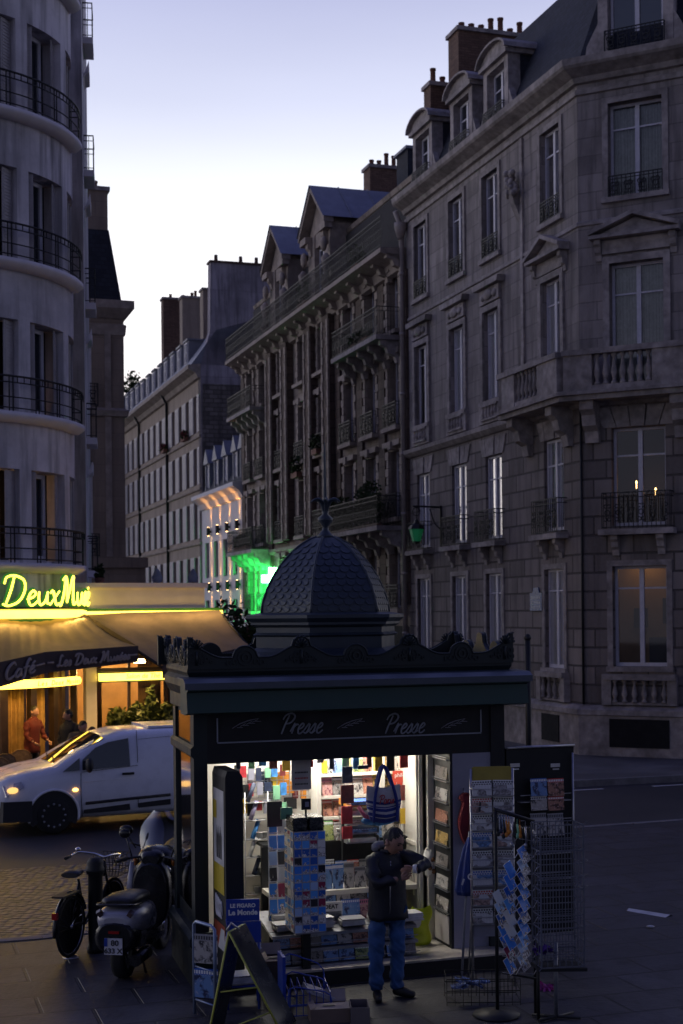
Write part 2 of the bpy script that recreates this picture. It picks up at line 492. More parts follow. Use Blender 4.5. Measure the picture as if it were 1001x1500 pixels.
mb.poly([(X0, rn(X0), -.012), (X1, rn(X1), -.012), (X1, rf_(X1), -.012), (X0, rf_(X0), -.012)]); struct(mb.build('road', ASPH))
# near pavement: a slab field bounded by the road and, at the left, by the cobbled strip
pv = [(-40, -30), (60, -30), (60, rn(60)), (-.6, rn(-.6)), (-2.2, 17.2), (-3.0, 16.75), (-3.5, 16.5), (-40, 5)]
mb = MB(); mb.poly([(x, y, 0) for x, y in pv])
for a, b in zip(pv[2:], pv[3:]): mb.poly([(a[0], a[1], 0), (b[0], b[1], 0), (b[0], b[1], -.02), (a[0], a[1], -.02)])
struct(mb.build('pavement', PAVE))
mb = MB()
for a, b in zip(pv[2:], pv[3:]):
    d = (Vector(b) - Vector(a)).normalized(); nn = Vector((d.y, -d.x))
    L = (Vector(b) - Vector(a)).length; k = max(1, int(L / 1.0))
    for i in range(k):
        p = Vector(a) + d * (L * i / k + .01); q = Vector(a) + d * (L * (i + 1) / k - .01)
        mb.prism([tuple(p), tuple(q), tuple(q + nn * .16), tuple(p + nn * .16)], -.02, .012, 'xy')
struct(mb.build('kerb', KERB))
mb = MB(); mb.poly([(-40, 5, -.006), (-3.5, 16.5, -.006), (-2.2, 17.2, -.006), (-.6, rn(-.6), -.006), (-60, rn(-60), -.006)]); struct(mb.build('cobbled_strip', COBB))
# far pavement with a raised kerb
mb = MB(); mb.poly([(X0, rf_(X0), .12), (X1, rf_(X1), .12), (X1, 140, .12), (X0, 140, .12)])
struct(mb.build('far_pavement', pm('far_pavement_stone', (.10, .095, .10), .7, 0, .4, 1.2, .2)))
mb = MB(); mb.prism([(X0, rf_(X0) - .15), (X1, rf_(X1) - .15), (X1, rf_(X1)), (X0, rf_(X0))], -.02, .13, 'xy'); struct(mb.build('far_kerb', KERB))
st_ = lambda s, o: tuple((C7 + NY * s - UX * o)[:2])   # the side street runs between the house rows
mb = MB(); mb.poly([(*st_(q, o), .126) for q, o in ((-4.6, 2.6), (110, 2.6), (110, 7.6), (-3.2, 7.6))]); struct(mb.build('side_street', ASPH))
for o in (2.45, 7.6):
    mb = MB(); mb.prism([st_(-3.5, o), st_(110, o), st_(110, o + .15), st_(-3.5, o + .15)], .1, .2, 'xy'); struct(mb.build('side_kerb', KERB))
mb = MB()
for x in (4.6, 6.6, 8.2):
    y = rf_(x) - .75; mb.poly([(x, y, -.004), (x + .9, y + .3, -.004), (x + .86, y + .42, -.004), (x - .04, y + .12, -.004)])
struct(mb.build('road_marking', LINE))
mb = MB(); p = ground(918, 1334); q = ground(975, 1344)
d = (q - p); nn = Vector((-d.y, d.x, 0)).normalized()
mb.poly([p, q, q + nn * .10 + Vector((0, 0, .02)), p + nn * .05 + Vector((0, 0, .025))])
mb.poly([p + nn * .05 + Vector((0, 0, .025)), q + nn * .10 + Vector((0, 0, .02)), q + nn * .16, p + nn * .09])
tag(mb.build('paper_scrap', pm('litter_paper', (.5, .5, .52), .8)), 'crumpled strip of white paper lying on the pavement slabs', 'litter')
mb = MB(); p = ground(953, 1359); mb.ellipsoid((p.x, p.y, .015), (.05, .035, .015), 8, 5)
tag(mb.build('paper_ball', MAT['litter_paper']), 'small scrap of white litter just below the paper strip', 'litter')

# ================================================================= windows, railings
CACHE = {}
def win_mesh(w, h, tr=(.72,), mull=True, b=.07, key=''):
    k = ('win', w, h, tr, mull, b)
    if k not in CACHE:
        m = MB(); t = .07
        m.box(-w / 2, -w / 2 + b, 0, t, 0, h); m.box(w / 2 - b, w / 2, 0, t, 0, h)
        m.box(-w / 2 + b, w / 2 - b, .002, t - .002, 0, b * 1.3); m.box(-w / 2 + b, w / 2 - b, .002, t - .002, h - b, h)
        if mull: m.box(-b * .8, b * .8, -.012, t - .004, b * 1.3, h - b)
        for q in tr:
            m.box(-w / 2 + b, -b * .8 if mull else 0, .008, t - .006, q * h - b * .3, q * h + b * .3)
            m.box(b * .8 if mull else 0, w / 2 - b, .008, t - .006, q * h - b * .3, q * h + b * .3)
        pane = MB(); pane.poly([(-w / 2 + b * .5, .04, b), (w / 2 - b * .5, .04, b), (w / 2 - b * .5, .04, h - b * .5), (-w / 2 + b * .5, .04, h - b * .5)])
        CACHE[k] = (m, pane, {})
    return CACHE[k]

def curtain_mesh(w, h, gap=.3, n=26):
    k = ('cur', w, h, gap)
    if k not in CACHE:
        m = MB(); rs = random.Random(3)
        for s in (-1, 1):
            a, b = s * w / 2, s * gap * w / 2
            P = [(a + (b - a) * i / n, .14 + .02 * math.sin(i * 1.9) + rs.uniform(-.006, .006)) for i in range(n + 1)]
            for p, q in zip(P, P[1:]): m.poly([(p[0], p[1], .05), (q[0], q[1], .05), (q[0], q[1], h - .03), (p[0], p[1], h - .03)], True)
        CACHE[k] = m
    return CACHE[k]

def window(parent, F, x, z, w, h, depth=.28, tr=(.72,), mull=True, frame=None, pane=None, curtain=None, b=.07, name='window', gap=.25):
    frame = frame or WFRAME; pane = pane or GLASS
    m, p, c = win_mesh(w, h, tr, mull, b)
    if (frame.name) not in c: c[frame.name] = m.mesh('window', frame)
    if (pane.name) not in c: c[pane.name] = p.mesh('pane', pane)
    o = link(name, c[frame.name], parent, F.pt(x, depth - .08, z), F.a)
    link('pane', c[pane.name], o)
    if curtain:
        off = (0, -.09, 0) if curtain is CURT2 else (0, 0, 0)
        k = ('curm', w, h, gap, curtain.name)
        if k not in CACHE: CACHE[k] = curtain_mesh(w, h, gap).mesh('curtain', curtain)
        link('curtain', CACHE[k], o, off)
    return o

def ring(m, c, r, t=.009, n=10, a0=0, a1=360, y=0):
    full = a1 - a0 >= 360
    pts = [(c[0] + r * math.cos(R(a0 + (a1 - a0) * i / n)), y, c[1] + r * math.sin(R(a0 + (a1 - a0) * i / n))) for i in range(n if full else n + 1)]
    m.tube(pts, t, 4, closed=full, cap=False)

def balconet_mesh(w, h, proj, scroll=True):
    k = ('bal', w, h, proj, scroll)
    if k not in CACHE:
        m = MB(); t = .014
        for z in (.03, h * .86, h):
            m.tube([(-w / 2, 0, z), (-w / 2, -proj, z), (w / 2, -proj, z), (w / 2, 0, z)], .018 if z == h else t, 4)
        n = max(4, int(w / .11))
        for i in range(n + 1):
            x = -w / 2 + w * i / n; m.tube([(x, -proj, 0), (x, -proj, h)], .013, 4, cap=False)
        if scroll:
            q = max(2, int(w / .28))
            for i in range(q):
                cx = -w / 2 + w * (i + .5) / q; s = w / q * .30
                for cz, a in ((h * .25, 0), (h * .62, 180)):
                    ring(m, (cx - s * .5, cz), s * .5, .017, 9, a - 150, a + 120, -proj - .012)
                    ring(m, (cx + s * .5, cz), s * .5, .017, 9, 60 - a, 330 - a, -proj - .012)
                ring(m, (cx, h * .44), s * .75, .016, 10, 0, 360, -proj - .010)
        for s in (-1, 1):
            for j in range(1, max(2, int(proj / .1))):
                m.tube([(s * w / 2, -proj * j / max(2, int(proj / .1)), 0), (s * w / 2, -proj * j / max(2, int(proj / .1)), h)], .01, 4, cap=False)
        CACHE[k] = m.mesh('balconet', IRON)
    return CACHE[k]
def balconet(parent, F, x, z, w, h, proj=.12, scroll=True):
    return link('balconet', balconet_mesh(w, h, proj, scroll), parent, F.pt(x, 0, z), F.a)

def rail_path(m, pts, z0, h, step=.11, rails=(.06, .85, 1.0), r=.012, posts=1.2):
    for q in rails: m.tube([(x, y, z0 + h * q) for x, y in pts], r * (1.6 if q == rails[-1] else 1), 4)
    acc = 0; nxt = 0
    for a, b in zip(pts, pts[1:]):
        a, b = Vector(a), Vector(b); L = (b - a).length
        while nxt <= acc + L:
            q = a + (b - a) * ((nxt - acc) / L); m.tube([(q.x, q.y, z0), (q.x, q.y, z0 + h)], r * .8, 4, cap=False); nxt += step
        acc += L

def surround(m, F, x, z0, z1, w, t=.16, proud=.06):
    """stone architrave round an opening"""
    for a, b, c, d in ((x - w / 2 - t, x - w / 2, z0, z1), (x + w / 2, x + w / 2 + t, z0, z1), (x - w / 2 - t, x + w / 2 + t, z1, z1 + t)):
        m.box(a, b, -proud, .05, c, d)
    m.box(x - w / 2 - t * 1.15, x + w / 2 + t * 1.15, -proud - .06, .05, z0 - .13, z0 - .002)

def pediment(m, x, z, w, h=.55, proud=.28):
    m.prism([(x - w / 2, z), (x + w / 2, z), (x + w / 2, z + .09), (x - w / 2, z + .09)], -proud, .02)
    for s in (-1, 1):
        m.prism([(x + s * w / 2, z + .092), (x + s * (w / 2 + .02), z + .19), (x, z + h + .11), (x, z + h)], -proud - .03, .02)
    m.prism([(x - w / 2 + .12, z + .092), (x + w / 2 - .12, z + .092), (x, z + h - .05)], -proud * .45, .02)

def bracket(m, x, z, w=.3, h=.6, d=.5):
    prof = [(0, z), (-d, z), (-d, z - h * .22), (-d * .72, z - h * .34), (-d * .62, z - h * .6), (-d * .3, z - h * .72), (-d * .22, z - h), (0, z - h)]
    m.prism(prof, x - w / 2, x + w / 2, 'yz')

def baluster(m, x, y, z, h, r=.075):
    m.lathe([(r * .9, z), (r * .9, z + h * .07), (r * .5, z + h * .12), (r * .55, z + h * .2), (r, z + h * .36), (r * .8, z + h * .5), (r * .42, z + h * .75), (r * .42, z + h * .86), (r * .85, z + h * .92), (r * .85, z + h)], 8, (x, y))

def chimney(parent, M, sx, sy, z0, z1, mat, npot, name='chimney_stack', potdir=0, cap=TRIM):
    """M: (x,y) centre in building space; potdir 0: pots in a row along x"""
    m = MB(); x, y = M
    m.box(x - sx / 2, x + sx / 2, y - sy / 2, y + sy / 2, z0, z1)
    o = m.build(name, mat, parent)
    m = MB(); m.box(x - sx / 2 - .07, x + sx / 2 + .07, y - sy / 2 - .07, y + sy / 2 + .07, z1, z1 + .13); m.build('chimney_cap', cap, o)
    rs = random.Random(int(abs(x * 7 + y * 13 + npot)))
    for i in range(npot):
        f = (i + .5) / npot - .5
        px, py = (x + f * sx * .92, y) if potdir == 0 else (x, y + f * sy * .92)
        h = rs.choice((.3, .55, .62)); r = .10
        m = MB(); m.lathe([(r * 1.15, z1 + .13), (r, z1 + .2), (r * .92, z1 + h + .05), (r * 1.1, z1 + h + .06), (r * 1.1, z1 + h + .12), (r * .7, z1 + h + .12)], 8, (px, py)); m.build('chimney_pot', POT, o)
    return o

# ================================================================= RIGHT: corner house
b7 = thing('corner_apartment_house', 'tall stone corner house at right with angled corner, pediments and stone balcony', 'building', C7, R(-72))
LA = 12.25
FA = Face(-LA, 0, 0); CUT = 3.0; FC = Face(0, 0, R(45)); k_ = CUT * math.sqrt(.5); FD = Face(k_, k_, R(90))
path7 = [(-LA, 0), (0, 0), (k_, k_), (k_, k_ + 8)]
colsA = [LA - t for t in (1.5, 5.35, 7.9, 10.9)]; colC = 1.48
WA = 1.12; WC = 1.36
rows = [(2.25, 4.85), (5.85, 8.25), (9.85, 12.45), (14.0, 16.4)]
mb_lo = MB(); mb_hi = MB()
holesA = [[(x - WA / 2, x + WA / 2, a, b) for x in colsA for a, b in rows if (b < 9) == lo] for lo in (True, False)]
holesC = [[(colC - WC / 2, colC + WC / 2, a, b) for a, b in ((2.35, 4.85), (5.85, 8.3), (9.3, 12.4), (14.05, 16.4)) if (b < 9) == lo] for lo in (True, False)]
for mbx, z0, z1, i in ((mb_lo, 0, 9.05, 0), (mb_hi, 9.05, 17.4, 1)):
    mbx.fn = FA.pt; wall(mbx, 0, LA, z0, z1, holesA[i], .34)
    mbx.fn = FC.pt; wall(mbx, 0, CUT, z0, z1, holesC[i], .34)
    mbx.fn = FD.pt; wall(mbx, 0, 8, z0, z1, [(x - WA / 2, x + WA / 2, a, b) for x in (2.4, 5.6) for a, b in rows if (b < 9) == (i == 0)], .34)
    mbx.fn = None
    mbx.poly([(-LA, 0, z0), (-LA, 9, z0), (-LA, 9, z1), (-LA, 0, z1)])
mb_lo.build('lower_wall', RUST7, b7); mb_hi.build('upper_wall', STONE7, b7)
mb = MB(); mb.prism([(-LA + .02, .5), (-1.76, .5), (1.62, 3.88), (1.62, k_ + 8), (-LA + .02, k_ + 8)], .1, 17.3, 'xy')
for z in (5.25, 8.75, 13.3): mb.fn = FC.pt; mb.box(-.2, CUT, .36, 1.62, z, z + .12)
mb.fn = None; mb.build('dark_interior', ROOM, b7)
mb = MB()
mb.sweep(path7, [(0, 0), (.16, 0), (.16, 1.12), (.22, 1.14), (.22, 1.27), (.08, 1.36), (0, 1.38)])
mb.build('plinth', TRIM, b7)
mb = MB(); mb.sweep(path7, [(0, 8.86), (.07, 8.88), (.2, 9.0), (.22, 9.12), (0, 9.18)]); mb.build('string_course', TRIM, b7)
mb = MB(); mb.sweep(path7, [(0, 13.42), (.05, 13.44), (.05, 13.52), (0, 13.56)])
mb.sweep(path7, [(0, 16.72), (.06, 16.74), (.06, 16.86), (0, 16.9)]); mb.build('moulding', TRIM, b7)
mb = MB(); mb.sweep(path7, [(0, 17.0), (.10, 17.02), (.16, 17.14), (.45, 17.3), (.50, 17.36), (.52, 17.52), (.3, 17.58), (-.3, 17.62), (-.3, 17.0)]); mb.build('cornice', TRIM, b7)
# surrounds, hoods, pediments: one part per window
def dressed(nm, F, fn): m = MB(F.pt); fn(m); m.build(nm, TRIM, b7)
for F, xs, w in ((FA, colsA, WA), (FC, [colC], WC)):
    RR = rows if F is FA else ((2.35, 4.85), (5.85, 8.3), (9.3, 12.4), (14.05, 16.4))
    for x in xs:
        big = F is FC or x == colsA[0]
        for i, (a, b) in enumerate(RR):
            m = MB(F.pt)
            if i == 0:
                surround(m, F, x, a, b, w, .14, .04); m.box(x - w / 2 - .24, x + w / 2 + .24, -.24, .02, 2.02, 2.16)
            if i == 1:
                for s in range(-2, 3):           # flat arch of tapered stones
                    c0 = x + s * w * .26; c1 = x + s * w * .34
                    m.prism([(c0 - w * .12, b + .01), (c0 + w * .12, b + .01), (c1 + w * .155, b + .52), (c1 - w * .155, b + .52)], -.035 - (.03 if s == 0 else 0), .02)
            if i == 2: surround(m, F, x, a, b, w, .17, .07)
            if i == 3: surround(m, F, x, a, b, w, .15, .05)
            m.build('window_surround', TRIM, b7)
        m = MB(F.pt)
        if big:
            m.box(x - w / 2 - .17, x + w / 2 + .17, -.09, .02, 12.64, 12.98); pediment(m, x, 13.0, w + .9, .5, .32)
            for s in (-1, 1): bracket(m, x + s * (w / 2 + .26), 12.99, .16, .5, .22)
            m.build('pediment', TRIM, b7)
        else:
            m.prism([(x - w / 2 - .3, 13.1), (x + w / 2 + .3, 13.1), (x + w / 2 + .36, 13.26), (x - w / 2 - .36, 13.26)], -.24, .02)
            m.box(x - w / 2 - .12, x + w / 2 + .12, -.1, .02, 12.66, 13.08)
            m.ellipsoid((x, -.12, 12.88), (.32, .08, .16), 10, 6)
            for s in (-1, 1): m.ellipsoid((x + s * .4, -.1, 12.86), (.14, .07, .12), 8, 5)
            m.build('window_hood', TRIM, b7)
            m = MB(F.pt); m.box(x - w / 2 - .22, x + w / 2 + .22, -.10, .02, 9.2, 9.83)
            m.box(x - w / 2, x + w / 2, -.16, -.1, 9.28, 9.34); m.box(x - w / 2, x + w / 2, -.16, -.1, 9.68, 9.74)
            for s in range(5): baluster(m, x - w / 2 + .12 + s * (w - .24) / 4, -.11, 9.34, .34, .07)
            m.build('sill_panel', TRIM, b7)
        m = MB(F.pt)
        for s in (-1, 1): bracket(m, x + s * w * .42, 5.62, .18, .5, .26)
        m.box(x - w / 2 - .26, x + w / 2 + .26, -.36, .02, 5.62, 5.76); m.build('balconet_sill', TRIM, b7)
        m = MB(F.pt); m.box(x - w / 2 - .2, x + w / 2 + .2, -.12, .02, 1.4, 1.46)
        for s in range(6 if F is FC else 4): baluster(m, x - w / 2 + .06 + s * (w - .12) / (5 if F is FC else 3), -.11, 1.46, .56, .08)
        for s in (-1, 1): m.box(x + s * (w / 2 + .14) - .12, x + s * (w / 2 + .14) + .12, -.18, .02, 1.4, 2.02)
        m.build('balustrade', TRIM, b7)
mb = MB(FA.pt); xo = LA - 3.45
for i in range(26): mb.ellipsoid((xo + rnd.uniform(-.22, .22), -.14 - rnd.random() * .16, 15.3 + rnd.uniform(-.1, .55) ), (.10, .09, .10), 6, 4)
mb.prism([(0, 15.3), (-.3, 15.3), (-.2, 14.95), (0, 14.5)], xo - .12, xo + .12, 'yz'); mb.build('carved_bracket', TRIM, b7)
mb = MB(FA.pt); mb.box(LA - 3.3, LA - 3.14, -.06, .02, 9.2, 16.7); mb.build('pilaster', TRIM, b7)
# iron balconets, windows
for F, xs, w in ((FA, colsA, WA), (FC, [colC], WC)):
    for x in xs:
        lit = F is FC
        window(b7, F, x, 2.25 if not lit else 2.35, w, 2.6 if not lit else 2.5, .3 if lit else .17, (.78,), True, pane=GLASSC, curtain=None if lit else CURT2, gap=.0)
        window(b7, F, x, 5.85, w, 2.4 if not lit else 2.45, .3 if lit else .17, (.72,), True, pane=GLASSC, curtain=None if lit else CURT2, gap=.0)
        window(b7, F, x, 9.85 if not lit else 9.3, w, 2.6 if not lit else 3.1, .3 if lit else .2, (.76,), True, pane=GLASSC, curtain=CURT if lit or x < 4 else CURT2, gap=.06 if lit else .2)
        window(b7, F, x, 14.0 if not lit else 14.05, w, 2.4 if not lit else 2.35, .3 if lit else .2, (.74,), True, pane=GLASSC, curtain=CURT, gap=.1)
        balconet(b7, F, x, 5.78, w + .34, .88, .30)
        balconet(b7, F, x, 14.02, w, .55, .05)
for x in (2.4, 5.6):
    for i, (a, b) in enumerate(rows):
        m = MB(FD.pt); surround(m, FD, x, a, b, WA, .15, .05); m.build('window_surround', TRIM, b7)
        window(b7, FD, x, a, WA, b - a, .2, (.74,), True, pane=GLASS)
# big stone balcony round the corner
bp = [(-3.3, 0), (-3.3, -.75), (.31, -.75), (k_ + .53 + .15, k_ - .53 + .15), (k_ + .9, k_ + .6)]
bp2 = [(-3.3, -.75), (.31, -.75), (k_ + .68, k_ - .38)]
mb = MB()
out = offset(bp2, 0); inn = [(-3.3, 0), (0, 0), (k_ + .2, k_ + .2)]
mb.prism(out + inn[::-1], 8.95, 9.2, 'xy')
mb.prism(offset(bp2, .1) + inn[::-1], 9.08, 9.16, 'xy')
o = mb.build('stone_balcony', TRIM, b7)
mb = MB()
def parapet(m, F, x0, x1, y, gaps):
    m.fn = F.pt; xs = [x0] + [q for g in gaps for q in g] + [x1]
    for i in range(0, len(xs), 2): m.box(xs[i], xs[i + 1], y, y + .22, 9.2, 10.06)
    m.box(x0 - .03, x1 + .03, y - .05, y + .27, 10.06, 10.2)
    for a, b in gaps:
        m.box(a, b, y + .02, y + .2, 9.2, 9.3); n = max(3, int((b - a) / .2))
        for i in range(n): baluster(m, a + (b - a) * (i + .5) / n, y + .11, 9.3, .76, .085)
    m.fn = None
parapet(mb, Face(-3.3, -.75, 0), 0, 3.5, 0, [(1.0, 2.4)])
parapet(mb, Face(.31, -.75, R(45)), .12, 3.3, 0, [(.85, 2.35)])
mb.fn = Face(-3.3, -.75, R(90)).pt; mb.box(0, .75, -.2, 0, 9.2, 10.1); mb.fn = None
mb.build('parapet', TRIM, o)
for F, x in ((FA, LA - 2.9), (FA, LA - .55), (FC, .35), (FC, 2.6)):
    mb = MB(F.pt); bracket(mb, x, 8.95, .35, 1.0, .62); mb.build('balcony_bracket', TRIM, o)
# mansard roof and dormers
mb = MB(); mb.sweep(path7, [(-.05, 17.6), (-1.5, 21.0), (-4.2, 21.6), (-4.2, 17.6)]); mb.build('roof', SLATE, b7)
def dormer(F, x, w=1.3, h=1.88, z=17.62, seg=True, y0=.12, rail=True):
    m = MB(F.pt)
    m.prism([(x - w / 2 - .2, z), (x - w / 2 + .05, z), (x - w / 2 + .05, z + h), (x - w / 2 - .2, z + h)], y0, .5)
    m.prism([(x + w / 2 - .05, z), (x + w / 2 + .2, z), (x + w / 2 + .2, z + h), (x + w / 2 - .05, z + h)], y0, .5)
    m.box(x - w / 2 + .05, x + w / 2 - .05, y0, 1.9, z + h - .14, z + h)
    m.box(x - w / 2 - .3, x + w / 2 + .3, y0 - .12, 2.1, z + h, z + h + .12)
    if seg:
        n = 10; arc = [(x - (w / 2 + .32) * math.cos(math.pi * i / n), z + h + .12 + .40 * math.sin(math.pi * i / n)) for i in range(n + 1)]
        m.prism(arc, y0 - .05, 1.9)
        a2 = [(x + (a - x) * 1.08, z + h + .12 + (b - z - h - .12) * 1.16) for a, b in arc]
        m.prism(a2 + arc[::-1], y0 - .2, 2.0)
    for s in (-1, 1):  # scroll consoles
        m.prism([(x + s * (w / 2 + .2), z), (x + s * (w / 2 + .55), z), (x + s * (w / 2 + .5), z + .35), (x + s * (w / 2 + .2), z + .9)], y0 + .02, y0 + .2)
    o = m.build('dormer', TRIM, b7)
    m = MB(F.pt)
    for s in (-1, 1): m.box(*sorted((x + s * (w / 2 + .2), x + s * (w / 2 + .02))), .503, 2.2, z, z + h - .003)
    m.build('slate_cheek', SLATE, o)
    m2 = MB(F.pt); m2.poly([(x - w / 2, y0 + .5, z), (x + w / 2, y0 + .5, z), (x + w / 2, y0 + .5, z + h), (x - w / 2, y0 + .5, z + h)]); m2.build('dark_recess', ROOM, o)
    wm, pn, c = win_mesh(w - .14, h - .16, (.7,), True, .07)
    link('window_frame', wm.mesh('window_frame', WFRAME), o, F.pt(x, y0 + .22, z), F.a)
    link('window_pane', pn.mesh('window_pane', GLASS), o, F.pt(x, y0 + .22, z), F.a)
    if rail: link('balconet', balconet_mesh(round(w, 2), .55, .1, True), o, F.pt(x, y0 - .02, z + .05), F.a)
for t in (5.2, 7.75, 11.0): dormer(FA, LA - t)
dormer(FC, colC, 1.5, 2.5, 17.62, True, .1)
chimney(b7, (-10.4, 2.5), .85, 3.0, 18, 22.45, BRICK, 8, potdir=1)
chimney(b7, (-11.85, 1.2), .6, 1.1, 18, 21.2, BRICK, 3, potdir=1)
# drain pipe at the party line
mb = MB(); mb.tube([(-LA - .02, -.16, .1), (-LA - .02, -.16, 16.6), (-LA + .1, -.42, 17.1)], .085, 8)
for z in range(1, 17, 2): mb.lathe([(.11, z), (.11, z + .1)], 8, (-LA - .02, -.16))
mb.lathe([(.1, 16.2), (.22, 16.6), (.22, 16.75)], 8, (-LA, -.2))
mb.build('drain_pipe', pm('pipe_paint', (.36, .31, .29), .6), b7)
mb = MB(FC.pt); mb.tube([(.04, -.07, 1.4), (.04, -.07, 8.9)], .035, 6); mb.build('drain_pipe', IRON, b7)
mb = MB(FC.pt)
mb.box(colC - .75, colC + .75, -.19, -.15, .35, 1.05); mb.build('cellar_vent', pm('black_opening', (.008, .008, .009), .9), b7)
mb = MB(FA.pt); mb.box(LA - 2.0, LA - 1.0, -.19, -.15, .35, 1.05); mb.build('cellar_vent', MAT['black_opening'], b7)
# lit chandelier candles inside, seen through the first floor window
CAND = em('candle_bulbs', (1, .55, .2), 6)
for (dx, z) in ((-.27, 6.95), (.22, 6.75)):
    mb = MB(FC.pt); mb.tube([(colC + dx, .8, z - .12), (colC + dx, .8, z)], .012, 6); mb.ellipsoid((colC + dx, .8, z + .04), (.022, .022, .045), 8, 6); mb.build('candle_lamp', CAND, b7)
def lamp(name, kind, loc, energy, col, size=.05, rot=None, parent=None, blend=.4, spot=90, sy=None):
    ld = bpy.data.lights.new(name, kind); ld.energy = energy; ld.color = col
    if kind == 'AREA':
        ld.size = size
        if sy: ld.shape = 'RECTANGLE'; ld.size_y = sy
    else: ld.shadow_soft_size = size
    if kind == 'SPOT': ld.spot_size = R(spot); ld.spot_blend = blend
    o = bpy.data.objects.new(name, ld); COL.objects.link(o); o.location = loc
    if rot: o.rotation_euler = rot
    if parent: o.parent = parent
    return o
mb = MB(FC.pt); mb.box(.1, CUT - .1, 1.5, 1.56, 1.5, 5.2); mb.build('room_wall', pm('ochre_wall', (.30, .19, .09), .9, 0, .3, 1.5), b7)
mb = MB(FC.pt); mb.box(colC - .05, colC + .65, 1.05, 1.49, 1.6, 3.05); mb.build('room_cabinet', ROOM, b7)
mb = MB(FC.pt); mb.box(colC + .2, colC + .6, 1.46, 1.495, 3.4, 4.05); mb.box(colC - .55, colC - .2, 1.46, 1.495, 3.3, 3.8); mb.build('room_picture', ROOM, b7)
lamp('room_light', 'POINT', FC.pt(colC - .2, 1.0, 4.95), 4.5, (1, .6, .25), .1, parent=b7); lamp('candle_light', 'POINT', FC.pt(colC, 1.0, 7.0), 1.6, (1, .5, .2), .05, parent=b7)
MW7 = Matrix.Translation(b7.location) @ Matrix.Rotation(R(-72), 4, 'Z')
# street name plate
sp = thing('street_name_plate', 'blue street name plate on the corner house wall', 'sign', MW7 @ Vector(FA.pt(LA - 2.55, -.03, 4.0)), R(-72))
BLUEP = pm('blue_enamel', (.03, .09, .25), .3)
mb = MB(); mb.prism([(-.36, -.24), (.36, -.24), (.36, .24), (.2, .24), (.14, .38), (-.14, .38), (-.2, .24), (-.36, .24)], -.02, .02); mb.build('plate', BLUEP, sp)
mb = MB()
for z in (.12, -.02, -.13):
    for i in range(6): mb.box(-.28 + i * .095, -.28 + i * .095 + .06, -.026, -.02, z - .035, z + .035)
mb.build('plate_lettering', pm('white_enamel', (.55, .58, .6), .4), sp)
# wall lantern on a scrolled bracket, green reflection painted into its glass
lt = thing('wall_lantern', 'wall lantern with green reflection painted into its glass, hanging from a scrolled iron bracket', 'lantern', MW7 @ Vector(FA.pt(2.9, 0, 5.95)), R(-72))
mb = MB(); mb.box(-.03, .03, -.06, 0, -.2, 1.15); mb.tube([(0, -.03, 1.1), (0, -.85, 1.12), (0, -.98, 1.12)], .03, 6)
mb.tube(spline([(0, -.04, .4), (0, -.25, .62), (0, -.4, 1.05)]), .022, 5); mb.tube([(0, -.85, 1.12), (0, -.85, .68)], .018, 5)
mb.tube([(0, -.85 + .13 * math.cos(a * .5), .95 + .13 * math.sin(a * .5)) for a in range(13)], .016, 5)
mb.build('bracket', IRON, lt)
LGREEN = em('green_reflection_glass', (.05, .8, .3), .025, (.03, .3, .12))  # green colour and faint glow stand in for green light reflected in the glass
mb = MB(); mb.lathe([(.13, .02), (.23, .40)], 6, (0, -.85), smooth=False); mb.build('lantern_glass', LGREEN, lt)
mb = MB(); mb.lathe([(.27, .40), (.2, .52), (.09, .58), (.07, .66), (.02, .72)], 6, (0, -.85), smooth=False); mb.lathe([(.05, -.06), (.14, .02)], 6, (0, -.85)); mb.build('lantern_cap', IRON, lt)

# ================================================================= ornate house (middle of the row)
L6 = 22.35
b6 = thing('ornate_apartment_house', 'ornate stone and brick house with gabled dormers and iron balconies in the row', 'building', C7 + (LA + L6) * NY, R(-72))
F0 = Face()
cols6 = [1.4, 3.7, 7.0, 10.15, 13.0, 16.3, 18.8, 21.2]
rows6 = [(3.9, 6.1), (7.0, 9.3), (10.1, 12.4), (13.35, 15.35)]
H = [(x - .55, x + .55, a, b) for x in cols6 for a, b in rows6]
mb = MB(); wall(mb, 0, L6, 0, 15.6, H, .35); mb.poly([(0, 0, 0), (0, 9, 0), (0, 9, 15.6), (0, 0, 15.6)]); mb.build('wall', STONE6, b6)
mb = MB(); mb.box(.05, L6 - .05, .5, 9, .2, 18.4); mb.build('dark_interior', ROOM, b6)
mb = MB()
for xc in (7.0, 13.0):
    for s in (-1, 1): mb.box(xc + s * 1.25 - .42, xc + s * 1.25 + .42, -.34, .02, 6.9, 15.3)
for x in (.1, 5.0, 15.0, 17.6, 20.0, 22.2): mb.box(x - .3, x + .3, -.1, .02, 4, 15.2)
mb.build('brick_pier', BRICK6, b6)
mb = MB()
for xc in (7.0, 13.0):
    for s in (-1, 1):
        for e in (-1, 1):
            z = 6.95
            i = 0
            while z < 15.1:
                w = .20 if i % 2 else .12
                x = xc + s * 1.25 + e * (.42 - w / 2)
                mb.box(x - w / 2 - .01, x + w / 2 + .01, -.38, -.30, z, z + .32); z += .34; i += 1
for x in cols6:
    for a, b in rows6:
        for e in (-1, 1):
            z = a; i = 0
            while z < b:
                w = .30 if i % 2 else .18
                mb.box(*sorted((x + e * .56, x + e * (.56 + w))), -.1, .02, z, z + .27); z += .29; i += 1
        mb.prism([(x - .8, b + .12), (x + .8, b + .12), (x + .86, b + .3), (x - .86, b + .3)], -.22, .02)
        mb.box(x - .14, x + .14, -.28, .02, b + .01, b + .28)
        mb.box(x - .75, x + .75, -.3, .02, a - .16, a - .02)
mb.sweep([(0, 0), (L6, 0)], [(0, 6.35), (.1, 6.37), (.2, 6.5), (.2, 6.62), (0, 6.66)])
mb.sweep([(0, 0), (L6, 0)], [(0, 15.2), (.2, 15.25), (.3, 15.55), (.92, 15.74), (.92, 15.9), (0, 15.95)])
